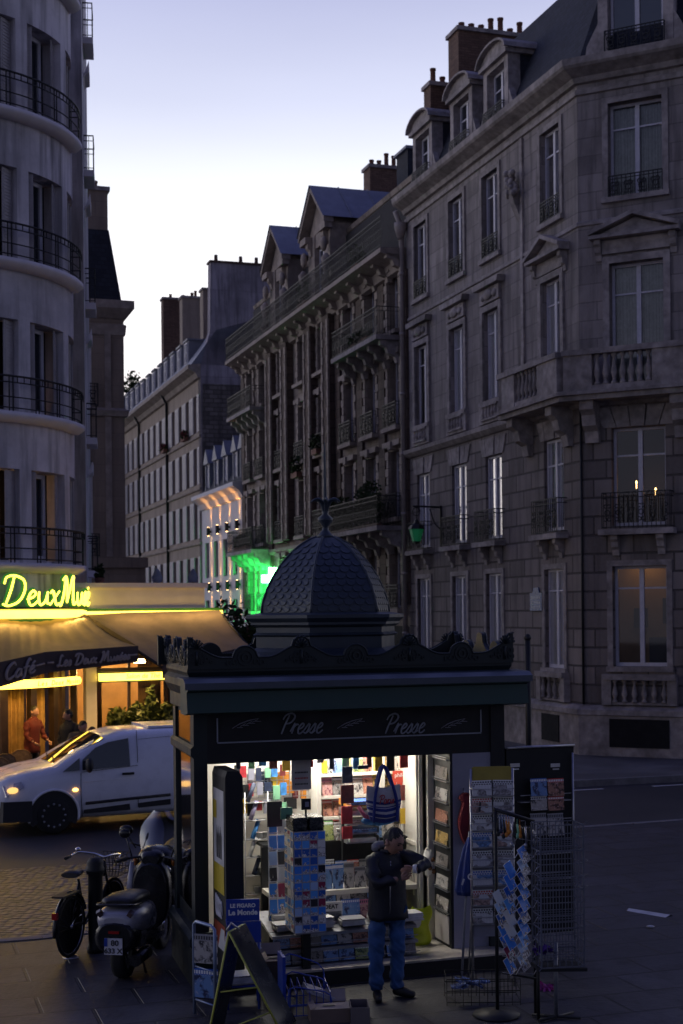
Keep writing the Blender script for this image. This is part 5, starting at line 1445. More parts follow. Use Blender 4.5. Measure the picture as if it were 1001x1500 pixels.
mb = MB(SKEW); mb.poly([(.02, .24, 2.44), (.02, 1.25, 2.44), (.02, 1.25, 2.72), (.02, .24, 2.72)]); mb.build('header_glass', glassy('header_glass', (.03, .02, .012)), kb)
# back and right walls, inner lining
mb = MB(); mb.box(.14, KW - .1, KD - .06, KD, .13, 2.75); mb.box(KW - .1, KW, .2, KD, .13, 2.75); mb.build('outer_wall', KGREEN, kb)
mb = MB(); mb.box(.14, .17, .22, KD - .06, .165, 2.5); mb.box(.17, KW - .12, KD - .10, KD - .06, .165, 2.5); mb.build('lining', KWHITE, kb)
mb = MB(); mb.box(.17, KW - .12, .13, KD - .1, 2.44, 2.5); mb.build('ceiling', KWHITE, kb)
# fascia with lettering
FZ0, FZ1 = 2.24, 2.76
mb = MB(); mb.box(.14, KW, .0, .13, FZ0, FZ1); mb.build('fascia', KBLACK, kb)
a = kp(319, 1089, -.012); b = kp(705, 1073, -.012); zb = (a.z + b.z) / 2
mb = MB(); mb.box(a.x, b.x, -.012, -.001, zb - .007, zb + .007); mb.box(a.x - .007, a.x + .007, -.012, -.001, zb + .007, 2.70); mb.box(b.x - .007, b.x + .007, -.012, -.001, zb + .007, 2.70); mb.build('fascia_border', KSIL, kb)
for px0, px1 in ((405, 474), (557, 624)):
    c = kp((px0 + px1) / 2, 1062, -.012); 
    m = MB(); w = script(m, 'Presse', .2, .048, .006, .38, lambda x, z: (c.x - .23 + x * .95, -.014, c.z - .085 + z * 1.0)); m.build('fascia_lettering', KSIL, kb)
for px in (360, 513, 664):                       # feather ornaments
    c = kp(px, 1060, -.012); m = MB()
    m.tube([(c.x + x, -.013, c.z + z) for x, z in ((-.14, -.045), (-.06, .0), (.03, .03), (.14, .05))], [.003, .006, .006, .002], 5)
    for i in range(7): t = -.09 + i * .032; m.tube([(c.x + t, -.013, c.z - .01 + t * .3), (c.x + t + .06, -.013, c.z - .01 + t * .3 + (.028 if i % 2 else -.002))], .0035, 4)
    m.build('feather_ornament', KGREY, kb)
# roof body, awning cassette, cornice
mb = MB(); mb.box(.09, KW - .02, .02, KD - .02, 2.76, 3.14); mb.build('roof_body', KGREEN, kb)
mb = MB()
mb.prism([(-.34, 2.78), (-.30, 2.98), (-.36, 3.0), (-.36, 3.07), (-.30, 3.10), (-.0, 3.11), (0, 2.76), (-.2, 2.755)], -.13, KW + .14, 'yz'); o = mb.build('awning_cassette', KCASS, kb)
mb = MB(); mb.prism([(-.375, 3.01), (-.375, 3.075), (-.3, 3.115), (0, 3.125), (0, 3.115), (-.3, 3.103)], -.16, KW + .17, 'yz'); mb.build('cassette_lid', pm('cassette_lid_grey', (.07, .085, .11), .4, .2, .15, 5), o)
path = [(.08, KD), (0, 0), (KW, 0), (KW, KD)]
mb = MB(); mb.sweep(path, [(0, 2.76), (.03, 2.78), (.03, 2.92), (.05, 2.95), (.09, 3.02), (.09, 3.09), (.05, 3.13), (.07, 3.17), (.07, 3.21), (-.1, 3.22), (-.1, 2.76)]); mb.build('cornice', KGREEN, kb)
mb = MB(); mb.prism([(-.02, -.02), (KW + .02, -.02), (KW + .02, KD + .02), (.06, KD + .02)], 3.205, 3.235, 'xy'); mb.build('roof_deck', KBLACK, kb)
# cresting: shells and roundels joined by hollow curves
def crest(nm, F, L, mods):
    n = int(L * 50); pts = []
    P = L / mods
    def hz(x):
        z = 3.31
        for i in range(mods + 1):
            d = abs(x - i * P) / P * 2      # shells at module ends
            if d < .62: z = max(z, 3.31 + .13 * (.5 + .5 * math.cos(math.pi * d / .62)))
            e = abs(x - i * P)
            if e < .09: z = max(z, 3.44 + .075 * math.sqrt(max(0, 1 - (e / .09) ** 2)) + .008 * math.cos(e * 150))
            c = abs(x - (i + .5) * P)
            if c < .13: z = max(z, 3.30 + .125 * math.sqrt(1 - (c / .13) ** 2))
        return z
    xs = [L * i / n for i in range(n + 1)]
    m = MB(F.pt)
    top = [(x, hz(x)) for x in xs]
    for (x0, z0), (x1, z1) in zip(top, top[1:]):
        m.poly([(x0, 0, 3.2), (x1, 0, 3.2), (x1, 0, z1), (x0, 0, z0)]); m.poly([(x0, .05, 3.2), (x0, .05, z0), (x1, .05, z1), (x1, .05, 3.2)]); m.poly([(x0, 0, z0), (x1, 0, z1), (x1, .05, z1), (x0, .05, z0)])
    for q in (0, -1): x, z = top[q]; m.poly([(x, 0, 3.2), (x, .05, 3.2), (x, .05, z), (x, 0, z)])
    o = m.build(nm, KGREEN, kb)
    m = MB(F.pt); m.tube([(x, .0, z) for x, z in top], .011, 5)
    for i in range(mods + 1):
        x = min(max(i * P, .09), L - .09)
        for k in range(7):
            an = R(18 + 24 * k); m.tube([(x + .012 * math.cos(an), -.012, 3.40 + .012 * math.sin(an)), (x + .075 * math.cos(an), -.02, 3.40 + .10 * math.sin(an))], [.005, .014], 5)
        for s in (-1, 1):
            for (dx, dz, r) in ((.05, 3.335, .026), (.10, 3.30, .02), (.15, 3.275, .014), (.06, 3.27, .02)):
                if 0 < x + s * dx < L: ring(m, (x + s * dx, dz), r, .008, 8, 0, 360, -.008)
        m.tube([(x, -.01, 3.24), (x, -.012, 3.38)], .014, 5)
    for i in range(mods):
        x = (i + .5) * P; ring(m, (x, 3.31), .075, .010, 12, 0, 360, -.006); ring(m, (x, 3.31), .035, .012, 8, 0, 360, -.008)
        for s in (-1, 1):
            for dx, dz in ((.11, 3.27), (.17, 3.26)): ring(m, (x + s * dx, dz), .025, .008, 8, 0, 360, -.006)
    m.build('crest_relief', KGREEN, o)
crest('front_crest', Face(-.07, -.09, 0), KW + .14, 3)
crest('side_crest', Face(.02, KD + .06, R(-93)), KD + .14, 2)
crest('side_crest', Face(KW + .09, -.07, R(90)), KD + .14, 2)
crest('back_crest', Face(KW + .07, KD + .09, R(180)), KW + .14, 3)
# drum and dome
DX, DY = 1.70, .93
mb = MB(); mb.lathe([(.98, 3.23), (.98, 3.30), (.86, 3.34), (.80, 3.38), (.80, 3.50), (.84, 3.52), (.80, 3.545), (.80, 3.60), (.86, 3.63), (.86, 3.655), (.91, 3.70), (.91, 3.735), (.74, 3.76)], 6, (DX, DY), smooth=False); mb.build('drum', KROOF, kb)
DR, DH, DZ = .735, .86, 3.755
def dr(f): return DR * max(0.0, 1 - f ** 1.6) ** .60 if f < 1 else .02
mb = MB(); N = 18
mb.lathe([(max(.03, dr(i / N)), DZ + DH * i / N) for i in range(N + 1)], 6, (DX, DY), smooth=False)
for k in range(6):                                # ribs
    an = R(60 * k); mb.tube([(DX + (max(.02, dr(i / N)) + .004) * math.cos(an), DY + (max(.02, dr(i / N)) + .004) * math.sin(an), DZ + DH * i / N) for i in range(N + 1)], .013, 6)
    a0, a1 = R(60 * k), R(60 * k + 60)            # fish scale plates on the face
    for r in range(11):
        f0 = (r + .15) / 12.2; f1 = f0 + .07
        def q(u, f, out):
            rr = dr(f) + 0; A = Vector((rr * math.cos(a0), rr * math.sin(a0))); B = Vector((rr * math.cos(a1), rr * math.sin(a1))); p = A.lerp(B, u); nn = Vector((math.cos((a0 + a1) / 2), math.sin((a0 + a1) / 2))) * out
            return (DX + p.x + nn.x, DY + p.y + nn.y, DZ + DH * f + out * .5)
        w = 2 * dr(f0) * .5; cnt = max(1, int(w / .105))
        for c in range(cnt + (0 if r % 2 else -1 if cnt > 2 else 0)):
            uc = (c + .5 + (0 if r % 2 else .5)) / cnt; hw_ = .42 / cnt
            low = [q(uc + hw_ * math.cos(t), f0 + .030 - .034 * math.sin(t), .008) for t in [math.pi * j / 6 for j in range(7)]]
            base = [q(uc + hw_ * math.cos(t), f0 + .030 - .034 * math.sin(t), 0.0) for t in [math.pi * j / 6 for j in range(7)]]
            t0, t1 = q(uc - hw_, f1, .001), q(uc + hw_, f1, .001)
            mb.poly([t1] + low + [t0])
            for j in range(6): mb.poly([low[j], base[j], base[j + 1], low[j + 1]])
mb.build('dome', KROOF, kb)
z = DZ + DH
mb = MB(); mb.lathe([(.12, z - .03), (.07, z + .01), (.04, z + .05), (.035, z + .09), (.085, z + .15), (.09, z + .18), (.03, z + .23), (.042, z + .25), (.028, z + .27), (.022, z + .32), (.017, z + .55), (.012, z + .9), (.006, z + 1.0), (.004, z + 1.02)], 10, (DX, DY))
for k in range(6):
    an = R(60 * k + 20); c, s = math.cos(an), math.sin(an)
    pts = spline([(DX + r * c, DY + r * s, z + h) for r, h in ((.02, .25), (.03, .31), (.06, .37), (.11, .39), (.16, .375), (.18, .355))], 3)
    mb.tube(pts, [.016, .018, .02, .022, .023, .024, .024, .023, .021, .018, .015, .012, .009, .007, .005, .004][:len(pts)], 6, flat=(Vector((-s, c, 0)), 1.0))
mb.build('finial', KROOF, kb)
# right hand pillar and folded open shutters
mb = MB(); mb.box(2.80, 3.24, .0, .10, .13, FZ0); mb.build('front_pillar', KGREY, kb)
mb = MB(); mb.box(3.24, KW, -.02, .2, .13, 2.76); mb.build('corner_post', KBLACK, kb)
mb = MB(); mb.box(2.77, 2.80, .0, .48, .165, FZ0); mb.build('display_side', KBLACK, kb)
mb = MB(); mb.box(2.70, 2.77, .47, .53, .165, 2.44); mb.build('door_jamb', KWHITE, kb)
mb = MB(); mb.box(2.62, 2.66, .53, 1.2, .165, 2.3); o = mb.build('white_door', KWHITE, kb)
mb = MB(); mb.box(2.60, 2.62, .56, .60, .3, 2.2); mb.box(2.60, 2.62, 1.12, 1.16, .3, 2.2); mb.box(2.60, 2.62, .6, 1.12, 1.18, 1.22); mb.tube([(2.6, .62, 1.05), (2.55, .62, 1.05), (2.55, .72, 1.05)], .012, 6); mb.build('door_moulding', KWHITE, o)
mb = MB(); mb.box(2.605, 2.62, .7, .8, .62, .95); 
for zz in (.7, .86): mb.lathe([(.03, zz - .02), (.03, zz + .02)], 10, (2.6, .75))
mb.build('power_socket', KWHITE, o)
# left swing shutter with poster: a deep box standing out from the front
sx0 = kp(331, 1250, -.55); sx1 = kp(357, 1250, -.55)
sh_ = thing('advert_shutter', 'black folded kiosk shutter with a yellow and white poster at left of the opening', 'shutter', MK @ Vector((sx0.x, -.55, 0)), A18)
SW = sx1.x - sx0.x
mb = MB(); mb.box(0, SW, 0, .56, .12, 2.16); mb.prism([(0, 2.16), (SW, 2.16), (SW - .04, 2.22), (.02, 2.22)], 0, .56); mb.build('shutter_box', KBLACK, sh_)
PY_ = pm('poster_yellow', (.55, .42, .02), .5); PG_ = pm('poster_grey', (.62, .62, .60), .5, 0, .3, 4); PD_ = pm('poster_dark', (.03, .03, .035), .5)
mb = MB(); mb.poly([(-.004, .06, 1.0), (-.004, .5, 1.0), (-.004, .5, 2.02), (-.004, .06, 2.02)]); o = mb.build('poster', PG_, sh_)
mb = MB(); mb.poly([(-.006, .06, 1.0), (-.006, .5, 1.0), (-.006, .5, 1.28), (-.006, .06, 1.28)]); mb.build('poster_colour', PY_, o); mb = MB(); mb.poly([(-.006, .36, 1.72), (-.006, .5, 1.72), (-.006, .5, 1.9), (-.006, .36, 1.9)]); mb.build('poster_colour', PY_, o)
mb = MB()
for y in (.18, .26, .34): mb.prism([(y - .025, 1.34), (y + .025, 1.34), (y + .03, 1.56), (y + .012, 1.6), (y, 1.66), (y - .012, 1.6), (y - .03, 1.56)], -.008, -.006, 'yz')
mb.build('poster_figures', PD_, o)
mb = MB()
for i in range(5):
    mb.tube(spline([(-.01, .12 + i * .06, .80 + .02 * i), (-.01, .16 + i * .06, .93 + .01 * i), (-.01, .2 + i * .05, .82), (-.01, .15 + i * .05, .76)]), .008, 5)
mb.build('graffiti_tag', pm('white_marker', (.6, .6, .62), .5), sh_)
mb = MB(); mb.poly([(-.005, .04, .45), (-.005, .5, .45), (-.005, .5, .70), (-.005, .04, .70)]); mb.build('sticker', pm('red_poster', (.30, .05, .02), .5, 0, .3, 6), sh_)
mb = MB(); mb.poly([(-.007, .06, .45), (-.007, .34, .45), (-.007, .2, .66), (-.007, .06, .66)]); mb.build('sticker', pm('white_poster', (.55, .55, .52), .5), sh_)
# right swing shutter: black panel facing the street
pr = thing('display_shutter', 'black open kiosk shutter at right with two small white labels and silver edge', 'shutter', MK @ Vector((KW + .02, -.02, 0)), A18)
PW = kp(841, 1150, -.02).x - KW - .02
mb = MB(); mb.box(0, PW, 0, .12, .25, 2.27); mb.build('panel', KBLACK, pr)
mb = MB(); mb.tube([(0, -.02, 2.28), (PW, -.02, 2.28)], .014, 6); mb.tube([(PW - .03, -.03, 2.2), (PW - .03, -.03, .4)], .014, 6); mb.build('edge_trim', STEEL, pr)
for px in (755, 814):
    c = kp(px, 1121, -.03); m = MB(); x = c.x - KW - .02; m.box(x - .055, x + .055, -.006, 0, c.z - .02, c.z + .02); m.build('white_label', pm('label_white', (.62, .6, .55), .5), pr)
    m = MB(); m.box(x - .03, x + .045, -.005, 0, c.z - .05, c.z - .035); m.build('white_label', MAT['label_white'], pr)
mb = MB()
for zz in (1.95, 1.68, 1.38, 1.1): mb.box(.12, PW - .08, -.09, 0, zz - .26, zz - .25); mb.tube([(.12, -.09, zz - .18), (PW - .08, -.09, zz - .18)], .006, 4)
mb.build('wire_pocket', STEEL, pr)
# lamps inside
TUBE = em('fluorescent_tube', (1, .95, .82), 9)
for y, x0, x1 in ((.75, .7, 2.3), (1.25, .7, 2.3)):
    m = MB(); m.tube([(x0, y, 2.40), (x1, y, 2.40)], .018, 8); m.build('tube_lamp', TUBE, kb)
    lamp('tube_light', 'AREA', ((x0 + x1) / 2, y, 2.37), 21, (1, .96, .88), x1 - x0, None, kb, sy=.06)
lamp('door_light', 'AREA', (2.35, .95, 2.36), 4.5, (1, .92, .76), .3, None, kb, sy=.3)

# ================================================================= printed matter
def cover_mat(name, top, a, b):
    m, n, l, bs = newmat(name)
    t = n.new('ShaderNodeTexCoord'); oi = n.new('ShaderNodeObjectInfo'); s = n.new('ShaderNodeSeparateXYZ'); l.new(t.outputs['Generated'], s.inputs[0])
    cx = n.new('ShaderNodeCombineXYZ')
    sc = n.new('ShaderNodeMath'); sc.operation = 'MULTIPLY'; sc.inputs[1].default_value = 37; l.new(oi.outputs['Random'], sc.inputs[0])
    l.new(s.outputs[0], cx.inputs[0]); l.new(sc.outputs[0], cx.inputs[1]); l.new(s.outputs[2], cx.inputs[2])
    f = noise(n, l, cx.outputs[0], 2.4, 3, .6); f2 = noise(n, l, cx.outputs[0], 9, 2)
    c = mixrgb(n, l, ramp(n, l, f, .50, .60), a, b)
    c = mixrgb(n, l, ramp(n, l, f2, .62, .66), c, [(.6 + q) / 2 for q in top])
    # title lines: ink patches inside the head band
    w = n.new('ShaderNodeTexBrick'); w.inputs['Scale'].default_value = 1; w.inputs['Brick Width'].default_value = .11; w.inputs['Row Height'].default_value = .2; w.inputs['Mortar Size'].default_value = .018
    w.inputs['Color1'].default_value = (0, 0, 0, 1); w.inputs['Color2'].default_value = (0, 0, 0, 1); w.inputs['Mortar'].default_value = (1, 1, 1, 1)
    cb = n.new('ShaderNodeCombineXYZ'); l.new(s.outputs[0], cb.inputs[0]); l.new(s.outputs[2], cb.inputs[1]); l.new(cb.outputs[0], w.inputs[0])
    ink = [.05, .05, .06] if sum(top) > .9 else [.8, .8, .78]
    band = mixrgb(n, l, w.outputs['Fac'], ink, top)
    edge = mixrgb(n, l, ramp(n, l, s.outputs[2], .94, .945), band, top)
    c = mixrgb(n, l, ramp(n, l, s.outputs[2], .775, .78), c, edge)
    l.new(c, bs.inputs['Base Color']); bs.inputs['Roughness'].default_value = .35
    return m
COV = {
 'white': cover_mat('cover_white', (.75, .74, .72), (.42, .38, .34), (.05, .045, .05)),
 'red': cover_mat('cover_red', (.55, .03, .03), (.38, .18, .12), (.06, .02, .02)),
 'yellow': cover_mat('cover_yellow', (.70, .50, .04), (.45, .3, .10), (.07, .05, .02)),
 'blue': cover_mat('cover_blue', (.03, .12, .45), (.14, .26, .5), (.02, .03, .09)),
 'black': cover_mat('cover_black', (.02, .02, .025), (.20, .18, .17), (.02, .02, .02)),
 'green': cover_mat('cover_green', (.10, .28, .08), (.28, .33, .12), (.03, .06, .02)),
 'pink': cover_mat('cover_pink', (.60, .16, .25), (.45, .25, .22), (.14, .02, .05)),
 'grey': cover_mat('cover_grey', (.30, .30, .32), (.42, .40, .38), (.04, .04, .05)),
}
def press_mat(name, ink, photo):
    m, n, l, bs = newmat(name)
    t = n.new('ShaderNodeTexCoord'); oi = n.new('ShaderNodeObjectInfo'); s = n.new('ShaderNodeSeparateXYZ'); l.new(t.outputs['Generated'], s.inputs[0])
    cb = n.new('ShaderNodeCombineXYZ'); l.new(s.outputs[0], cb.inputs[0]); l.new(s.outputs[2], cb.inputs[1])
    w = n.new('ShaderNodeTexBrick'); w.inputs['Scale'].default_value = 1; w.inputs['Brick Width'].default_value = .3; w.inputs['Row Height'].default_value = .045; w.inputs['Mortar Size'].default_value = .014; w.inputs['Mortar Smooth'].default_value = 0
    for q, v in (('Color1', .32), ('Color2', .40), ('Mortar', .72)): w.inputs[q].default_value = (v, v, v, 1)
    l.new(cb.outputs[0], w.inputs[0])
    h = n.new('ShaderNodeTexBrick'); h.inputs['Scale'].default_value = 1; h.inputs['Brick Width'].default_value = .13; h.inputs['Row Height'].default_value = .16; h.inputs['Mortar Size'].default_value = .02; h.inputs['Mortar Smooth'].default_value = 0
    h.inputs['Color1'].default_value = (*ink, 1); h.inputs['Color2'].default_value = (*ink, 1); h.inputs['Mortar'].default_value = (.72, .72, .71, 1); l.new(cb.outputs[0], h.inputs[0])
    c = mixrgb(n, l, ramp(n, l, s.outputs[2], .70, .701), w.outputs[0], h.outputs[0])
    c = mixrgb(n, l, ramp(n, l, s.outputs[2], .93, .931), c, (.72, .72, .71))
    cx = n.new('ShaderNodeCombineXYZ'); k = n.new('ShaderNodeMath'); k.operation = 'MULTIPLY'; k.inputs[1].default_value = 29; l.new(oi.outputs['Random'], k.inputs[0]); l.new(s.outputs[0], cx.inputs[0]); l.new(k.outputs[0], cx.inputs[1]); l.new(s.outputs[2], cx.inputs[2])
    f = noise(n, l, cx.outputs[0], 1.5, 1); f3 = noise(n, l, cx.outputs[0], 7, 3)
    ph = mixrgb(n, l, ramp(n, l, f3, .4, .6), photo, [min(1, q * 2.6) for q in photo])
    low = n.new('ShaderNodeMath'); low.operation = 'MULTIPLY'; l.new(ramp(n, l, f, .50, .505), low.inputs[0]); l.new(ramp(n, l, s.outputs[2], .68, .675), low.inputs[1])
    c = mixrgb(n, l, low.outputs[0], c, ph)
    l.new(c, bs.inputs['Base Color']); bs.inputs['Roughness'].default_value = .7; return m
COV['paper'] = press_mat('newspaper_print', (.05, .05, .06), (.16, .15, .15)); COV['redpaper'] = press_mat('newspaper_red_title', (.45, .04, .04), (.20, .14, .12)); COV['bluepaper'] = press_mat('newspaper_blue_title', (.05, .12, .42), (.08, .14, .25))
m_, n_, l_, b_ = newmat('postcard_print')
t_ = n_.new('ShaderNodeTexCoord'); oi_ = n_.new('ShaderNodeObjectInfo'); s_ = n_.new('ShaderNodeSeparateXYZ'); l_.new(t_.outputs['Generated'], s_.inputs[0])
mu_ = n_.new('ShaderNodeMath'); mu_.operation = 'MULTIPLY'; mu_.inputs[1].default_value = 53; l_.new(oi_.outputs['Random'], mu_.inputs[0])
cx_ = n_.new('ShaderNodeCombineXYZ'); l_.new(s_.outputs[0], cx_.inputs[0]); l_.new(mu_.outputs[0], cx_.inputs[1]); l_.new(s_.outputs[2], cx_.inputs[2])
f_ = noise(n_, l_, cx_.outputs[0], 2.6, 3, .6)
rp_ = n_.new('ShaderNodeValToRGB'); rp_.color_ramp.interpolation = 'CONSTANT'; e_ = rp_.color_ramp.elements
PAL = [(0, (.05, .26, .80)), (.28, (.10, .38, .85)), (.48, (.02, .11, .45)), (.62, (.45, .62, .85)), (.74, (.02, .02, .03)), (.82, (.30, .03, .08)), (.87, (.75, .74, .70))]
while len(e_) < len(PAL): e_.new(.5)
for q, (p_, c_) in zip(e_, PAL): q.position = p_; q.color = (*c_, 1)
l_.new(oi_.outputs['Random'], rp_.inputs[0])
ad_ = n_.new('ShaderNodeMath'); ad_.operation = 'ADD'; l_.new(f_, ad_.inputs[0]); 
iv_ = n_.new('ShaderNodeMapRange'); iv_.inputs[3].default_value = .22; iv_.inputs[4].default_value = -.22; l_.new(s_.outputs[2], iv_.inputs[0])
fr_ = n_.new('ShaderNodeMath'); fr_.operation = 'FRACT'; l_.new(mu_.outputs[0], fr_.inputs[0])
of_ = n_.new('ShaderNodeMath'); of_.operation = 'ADD'; l_.new(iv_.outputs[0], of_.inputs[0]); l_.new(ramp(n_, l_, fr_.outputs[0], 0, 1, -.28, .10), of_.inputs[1]); l_.new(of_.outputs[0], ad_.inputs[1])
f2_ = noise(n_, l_, cx_.outputs[0], 8, 3)
# white card margin
def edge_(src, w):
    a_ = n_.new('ShaderNodeMath'); a_.operation = 'SUBTRACT'; l_.new(src, a_.inputs[0]); a_.inputs[1].default_value = .5
    b2 = n_.new('ShaderNodeMath'); b2.operation = 'ABSOLUTE'; l_.new(a_.outputs[0], b2.inputs[0])
    c2 = n_.new('ShaderNodeMath'); c2.operation = 'GREATER_THAN'; l_.new(b2.outputs[0], c2.inputs[0]); c2.inputs[1].default_value = w; return c2.outputs[0]
mxe = n_.new('ShaderNodeMath'); mxe.operation = 'MAXIMUM'; l_.new(edge_(s_.outputs[0], .475), mxe.inputs[0]); l_.new(edge_(s_.outputs[2], .465), mxe.inputs[1])
mxc = n_.new('ShaderNodeMix'); mxc.data_type = 'RGBA'; l_.new(mxe.outputs[0], mxc.inputs[0]); mxc.inputs[7].default_value = (.7, .7, .7, 1); card_in_ = mxc.inputs[6]; l_.new(mxc.outputs[2], b_.inputs['Base Color'])
bld = mixrgb(n_, l_, ramp(n_, l_, f2_, .42, .58), (.85, .82, .78), (.16, .13, .12))
l_.new(mixrgb(n_, l_, ramp(n_, l_, ad_.outputs[0], .53, .56), rp_.outputs[0], bld), card_in_); b_.inputs['Roughness'].default_value = .25
CARD = m_
PAPER = pm('newsprint_edge', (.55, .54, .53), .8, 0, .2, 14)
SHEET = {}
def sheet(w, h, mat, thick=.008):
    k = (round(w, 3), round(h, 3), mat.name, thick)
    if k not in SHEET:
        m = MB(); m.box(-w / 2, w / 2, -thick, 0, 0, h); SHEET[k] = m.mesh('cover', mat)
    return SHEET[k]
ORD = ['first', 'second', 'third', 'fourth', 'fifth', 'sixth', 'seventh', 'eighth', 'ninth', 'tenth', 'eleventh', 'twelfth', 'thirteenth', 'fourteenth']
def put(name, me, loc, rz=0, tilt=0, label=None, cat=None, group=None, M=MK, base=A18, roll=0):
    o = link(name, me, None, M @ Vector(loc)); o.rotation_euler = (tilt, roll, base + rz); return tag(o, label, cat, group)
def mag_row(x0, x1, y, z, n, h, where, seed, w=None, tilt=-R(14), names=('white', 'red', 'yellow', 'blue', 'black', 'green', 'pink', 'grey')):
    rs = random.Random(seed); st = (x1 - x0) / n
    for i in range(n):
        c = rs.choice(names); hh = h * rs.uniform(.86, 1.08); ww = (w or st * 1.0) * rs.uniform(.88, 1.0)
        put('magazine', sheet(ww, hh, COV[c]), (x0 + st * (i + .5), y + rs.uniform(-.008, .008), z), rs.uniform(-.05, .05), tilt + rs.uniform(-.05, .05),
            '%s-topped magazine, %s from the left %s' % (c, ORD[i], where), 'magazine', 'magazines ' + where)
def stack(x, y, z, w, d, n, label, seed, M=MK):
    """a pile of folded newspapers or magazines"""
    rs = random.Random(seed); m = MB(); t = thing('newspaper_stack', label, 'stack', M @ Vector((x, y, z)), A18, 'piles of papers in the kiosk')
    q = 0
    for i in range(n):
        h = rs.uniform(.012, .022); dx, dy = rs.uniform(-.012, .012), rs.uniform(-.012, .012)
        b = MB(); b.mi = 0; b.obox(Matrix.Translation((dx, dy, q + h / 2)) @ Matrix.Rotation(rs.uniform(-.06, .06), 4, 'Z'), w, d, h * .9)
        q += h
        b.build('newspaper', PAPER if i < n - 1 else rs.choice([COV['white'], COV['grey'], PAPER]), t)
    return t
# ---- back shelves
bx0, bx1 = kp(466, 1150, 1.2).x, kp(606, 1150, 1.2).x
sv = thing('back_shelving', 'white wall shelving at the back of the kiosk full of magazines', 'shelf', MK @ Vector((0, 0, 0)), A18)
SZ = [kp(500, py, 1.16).z for py in (1132, 1164, 1194, 1219)]
for zz in SZ:
    m = MB(); m.box(bx0, bx1, 1.08, 1.35, zz - .03, zz); m.build('shelf', KWHITE, sv)
for x in (bx0 - .03, (bx0 * .37 + bx1 * .63), bx1 + .02): m = MB(); m.box(x - .025, x + .025, 1.06, 1.35, .165, 2.42); m.build('upright', KWHITE, sv)
for i, zz in enumerate(SZ):
    mag_row(bx0 + .03, bx1 - .03, 1.13, zz + .002, 9, .205 if i < 3 else .18, 'on the %s white back shelf' % ('top', 'second', 'third', 'lowest')[i], 40 + i)
# red magazine lettered on its cover
c = kp(596, 1140, 1.04); t = thing('large_magazine', 'red magazine lettered philosophie with a big 7 on the upper back shelf', 'magazine', MK @ Vector((c.x, c.y, c.z - .12)), A18)
m = MB(); m.box(-.17, .17, -.01, 0, 0, .21); m.build('cover', pm('magazine_red', (.50, .05, .03), .4), t)
text('cover_lettering', 'philosophie', .065, pm('print_white', (.8, .8, .78), .5), t, upright(0, -.012, .14), .001); text('cover_lettering', '7', .12, MAT['print_white'], t, upright(.09, -.012, .02), .001, .2)
# ---- step shelf, counter and low tiers
mz = kp(500, 1299, .72)
x0, x1 = kp(462, 1299, .6).x, kp(556, 1299, .6).x
ct = thing('display_counter', 'stepped magazine counter across the front of the kiosk', 'counter', MK @ Vector((0, 0, 0)), A18)
m = MB(); m.box(x0 - .5, x1 + .5, .56, .95, mz.z - .05, mz.z); m.build('step_shelf', KWHITE, ct)
m = MB(); m.box(x0 - .5, x1 + .45, .95, 1.0, .165, 1.24); m.box(x0 - .5, x1 + .45, .90, 1.2, 1.21, 1.24); m.build('riser', KBLACK, ct)
cx0, cx1 = kp(398, 1390, -.1).x, kp(610, 1390, -.1).x
m = MB(); m.box(cx0, cx1, -.02, .6, .165, .50); m.build('counter_body', KBLACK, ct)
for i, (zz, y) in enumerate(((.18, -.20), (.335, -.14))):
    m = MB(); m.box(cx0, cx1, y - .02, -.02, zz - .03, zz); m.tube([(cx0, y - .015, zz + .05), (cx1, y - .015, zz + .05)], .006, 4); m.build('tier', STEEL, ct)
m = MB(); m.prism([(-.12, .48), (.56, .60), (.56, .57), (-.12, .45)], cx0, cx1, 'yz'); m.build('sloping_top', STEEL, ct)
mag_row(cx0 + .02, cx1 - .02, -.17, .19, 9, .14, 'in the lowest tier of the counter', 61, names=('black', 'blue', 'grey', 'blue', 'green'))
mag_row(cx0 + .02, cx1 - .02, -.10, .345, 9, .13, 'in the second tier of the counter', 62, names=('black', 'blue', 'red', 'grey', 'blue'))
mag_row(x0 - .3, x1 + .1, .62, mz.z + .003, 9, .26, 'standing on the step shelf behind the postcards', 63, tilt=-R(6), names=('grey', 'blue', 'white', 'black', 'blue'))
mag_row(x0 - .3, x1 + .2, .58, .60, 7, .16, 'under the edge of the step shelf', 64, tilt=-R(10), names=('grey', 'blue', 'white', 'pink', 'black'))
zt = lambda y: .48 + (y + .12) * .12 / .68
xs_ = [kp(px, 1360, .0).x for px in (420, 470, 515, 560, 600)]
for i, x in enumerate(xs_):
    stack(x, .02, zt(.02) + .01, .25, .2, 4 + (i * 2) % 4, ('low pile of papers behind the postcard tower', 'pile of papers at the foot of the white magazine', 'pile of papers before the purple magazine', 'pile of papers hidden behind the man', 'pile of papers at the right end of the counter')[i], 80 + i)
for i, x in enumerate(xs_[:4]):
    stack(x + .05, .30, zt(.30) + .01, .26, .2, 3 + i % 3, ('flat papers at the back of the counter, far left', 'flat papers at the back of the counter, left of centre', 'flat papers at the back of the counter, centre', 'flat papers at the back of the counter behind the man')[i], 90 + i)
c = kp(487, 1350, .14); t = thing('large_magazine', 'white magazine lettered IDEAT standing on the counter beside the postcard tower', 'magazine', MK @ Vector((c.x, c.y, c.z)), A18)
m = MB(); m.box(-.11, .11, -.008, 0, 0, .21); m.build('cover', pm('cover_plain_white', (.66, .65, .63), .4), t)
m = MB(); m.poly([(-.1, -.010, .01), (.1, -.010, .01), (.1, -.010, .11), (-.1, -.010, .11)]); m.build('cover_photo', BILL if False else pm('cover_photo_grey', (.18, .18, .18), .4, 0, .8, 20), t)
text('cover_lettering', 'IDEAT', .06, PD_, t, upright(-.02, -.011, .14), .001, 0, .002)
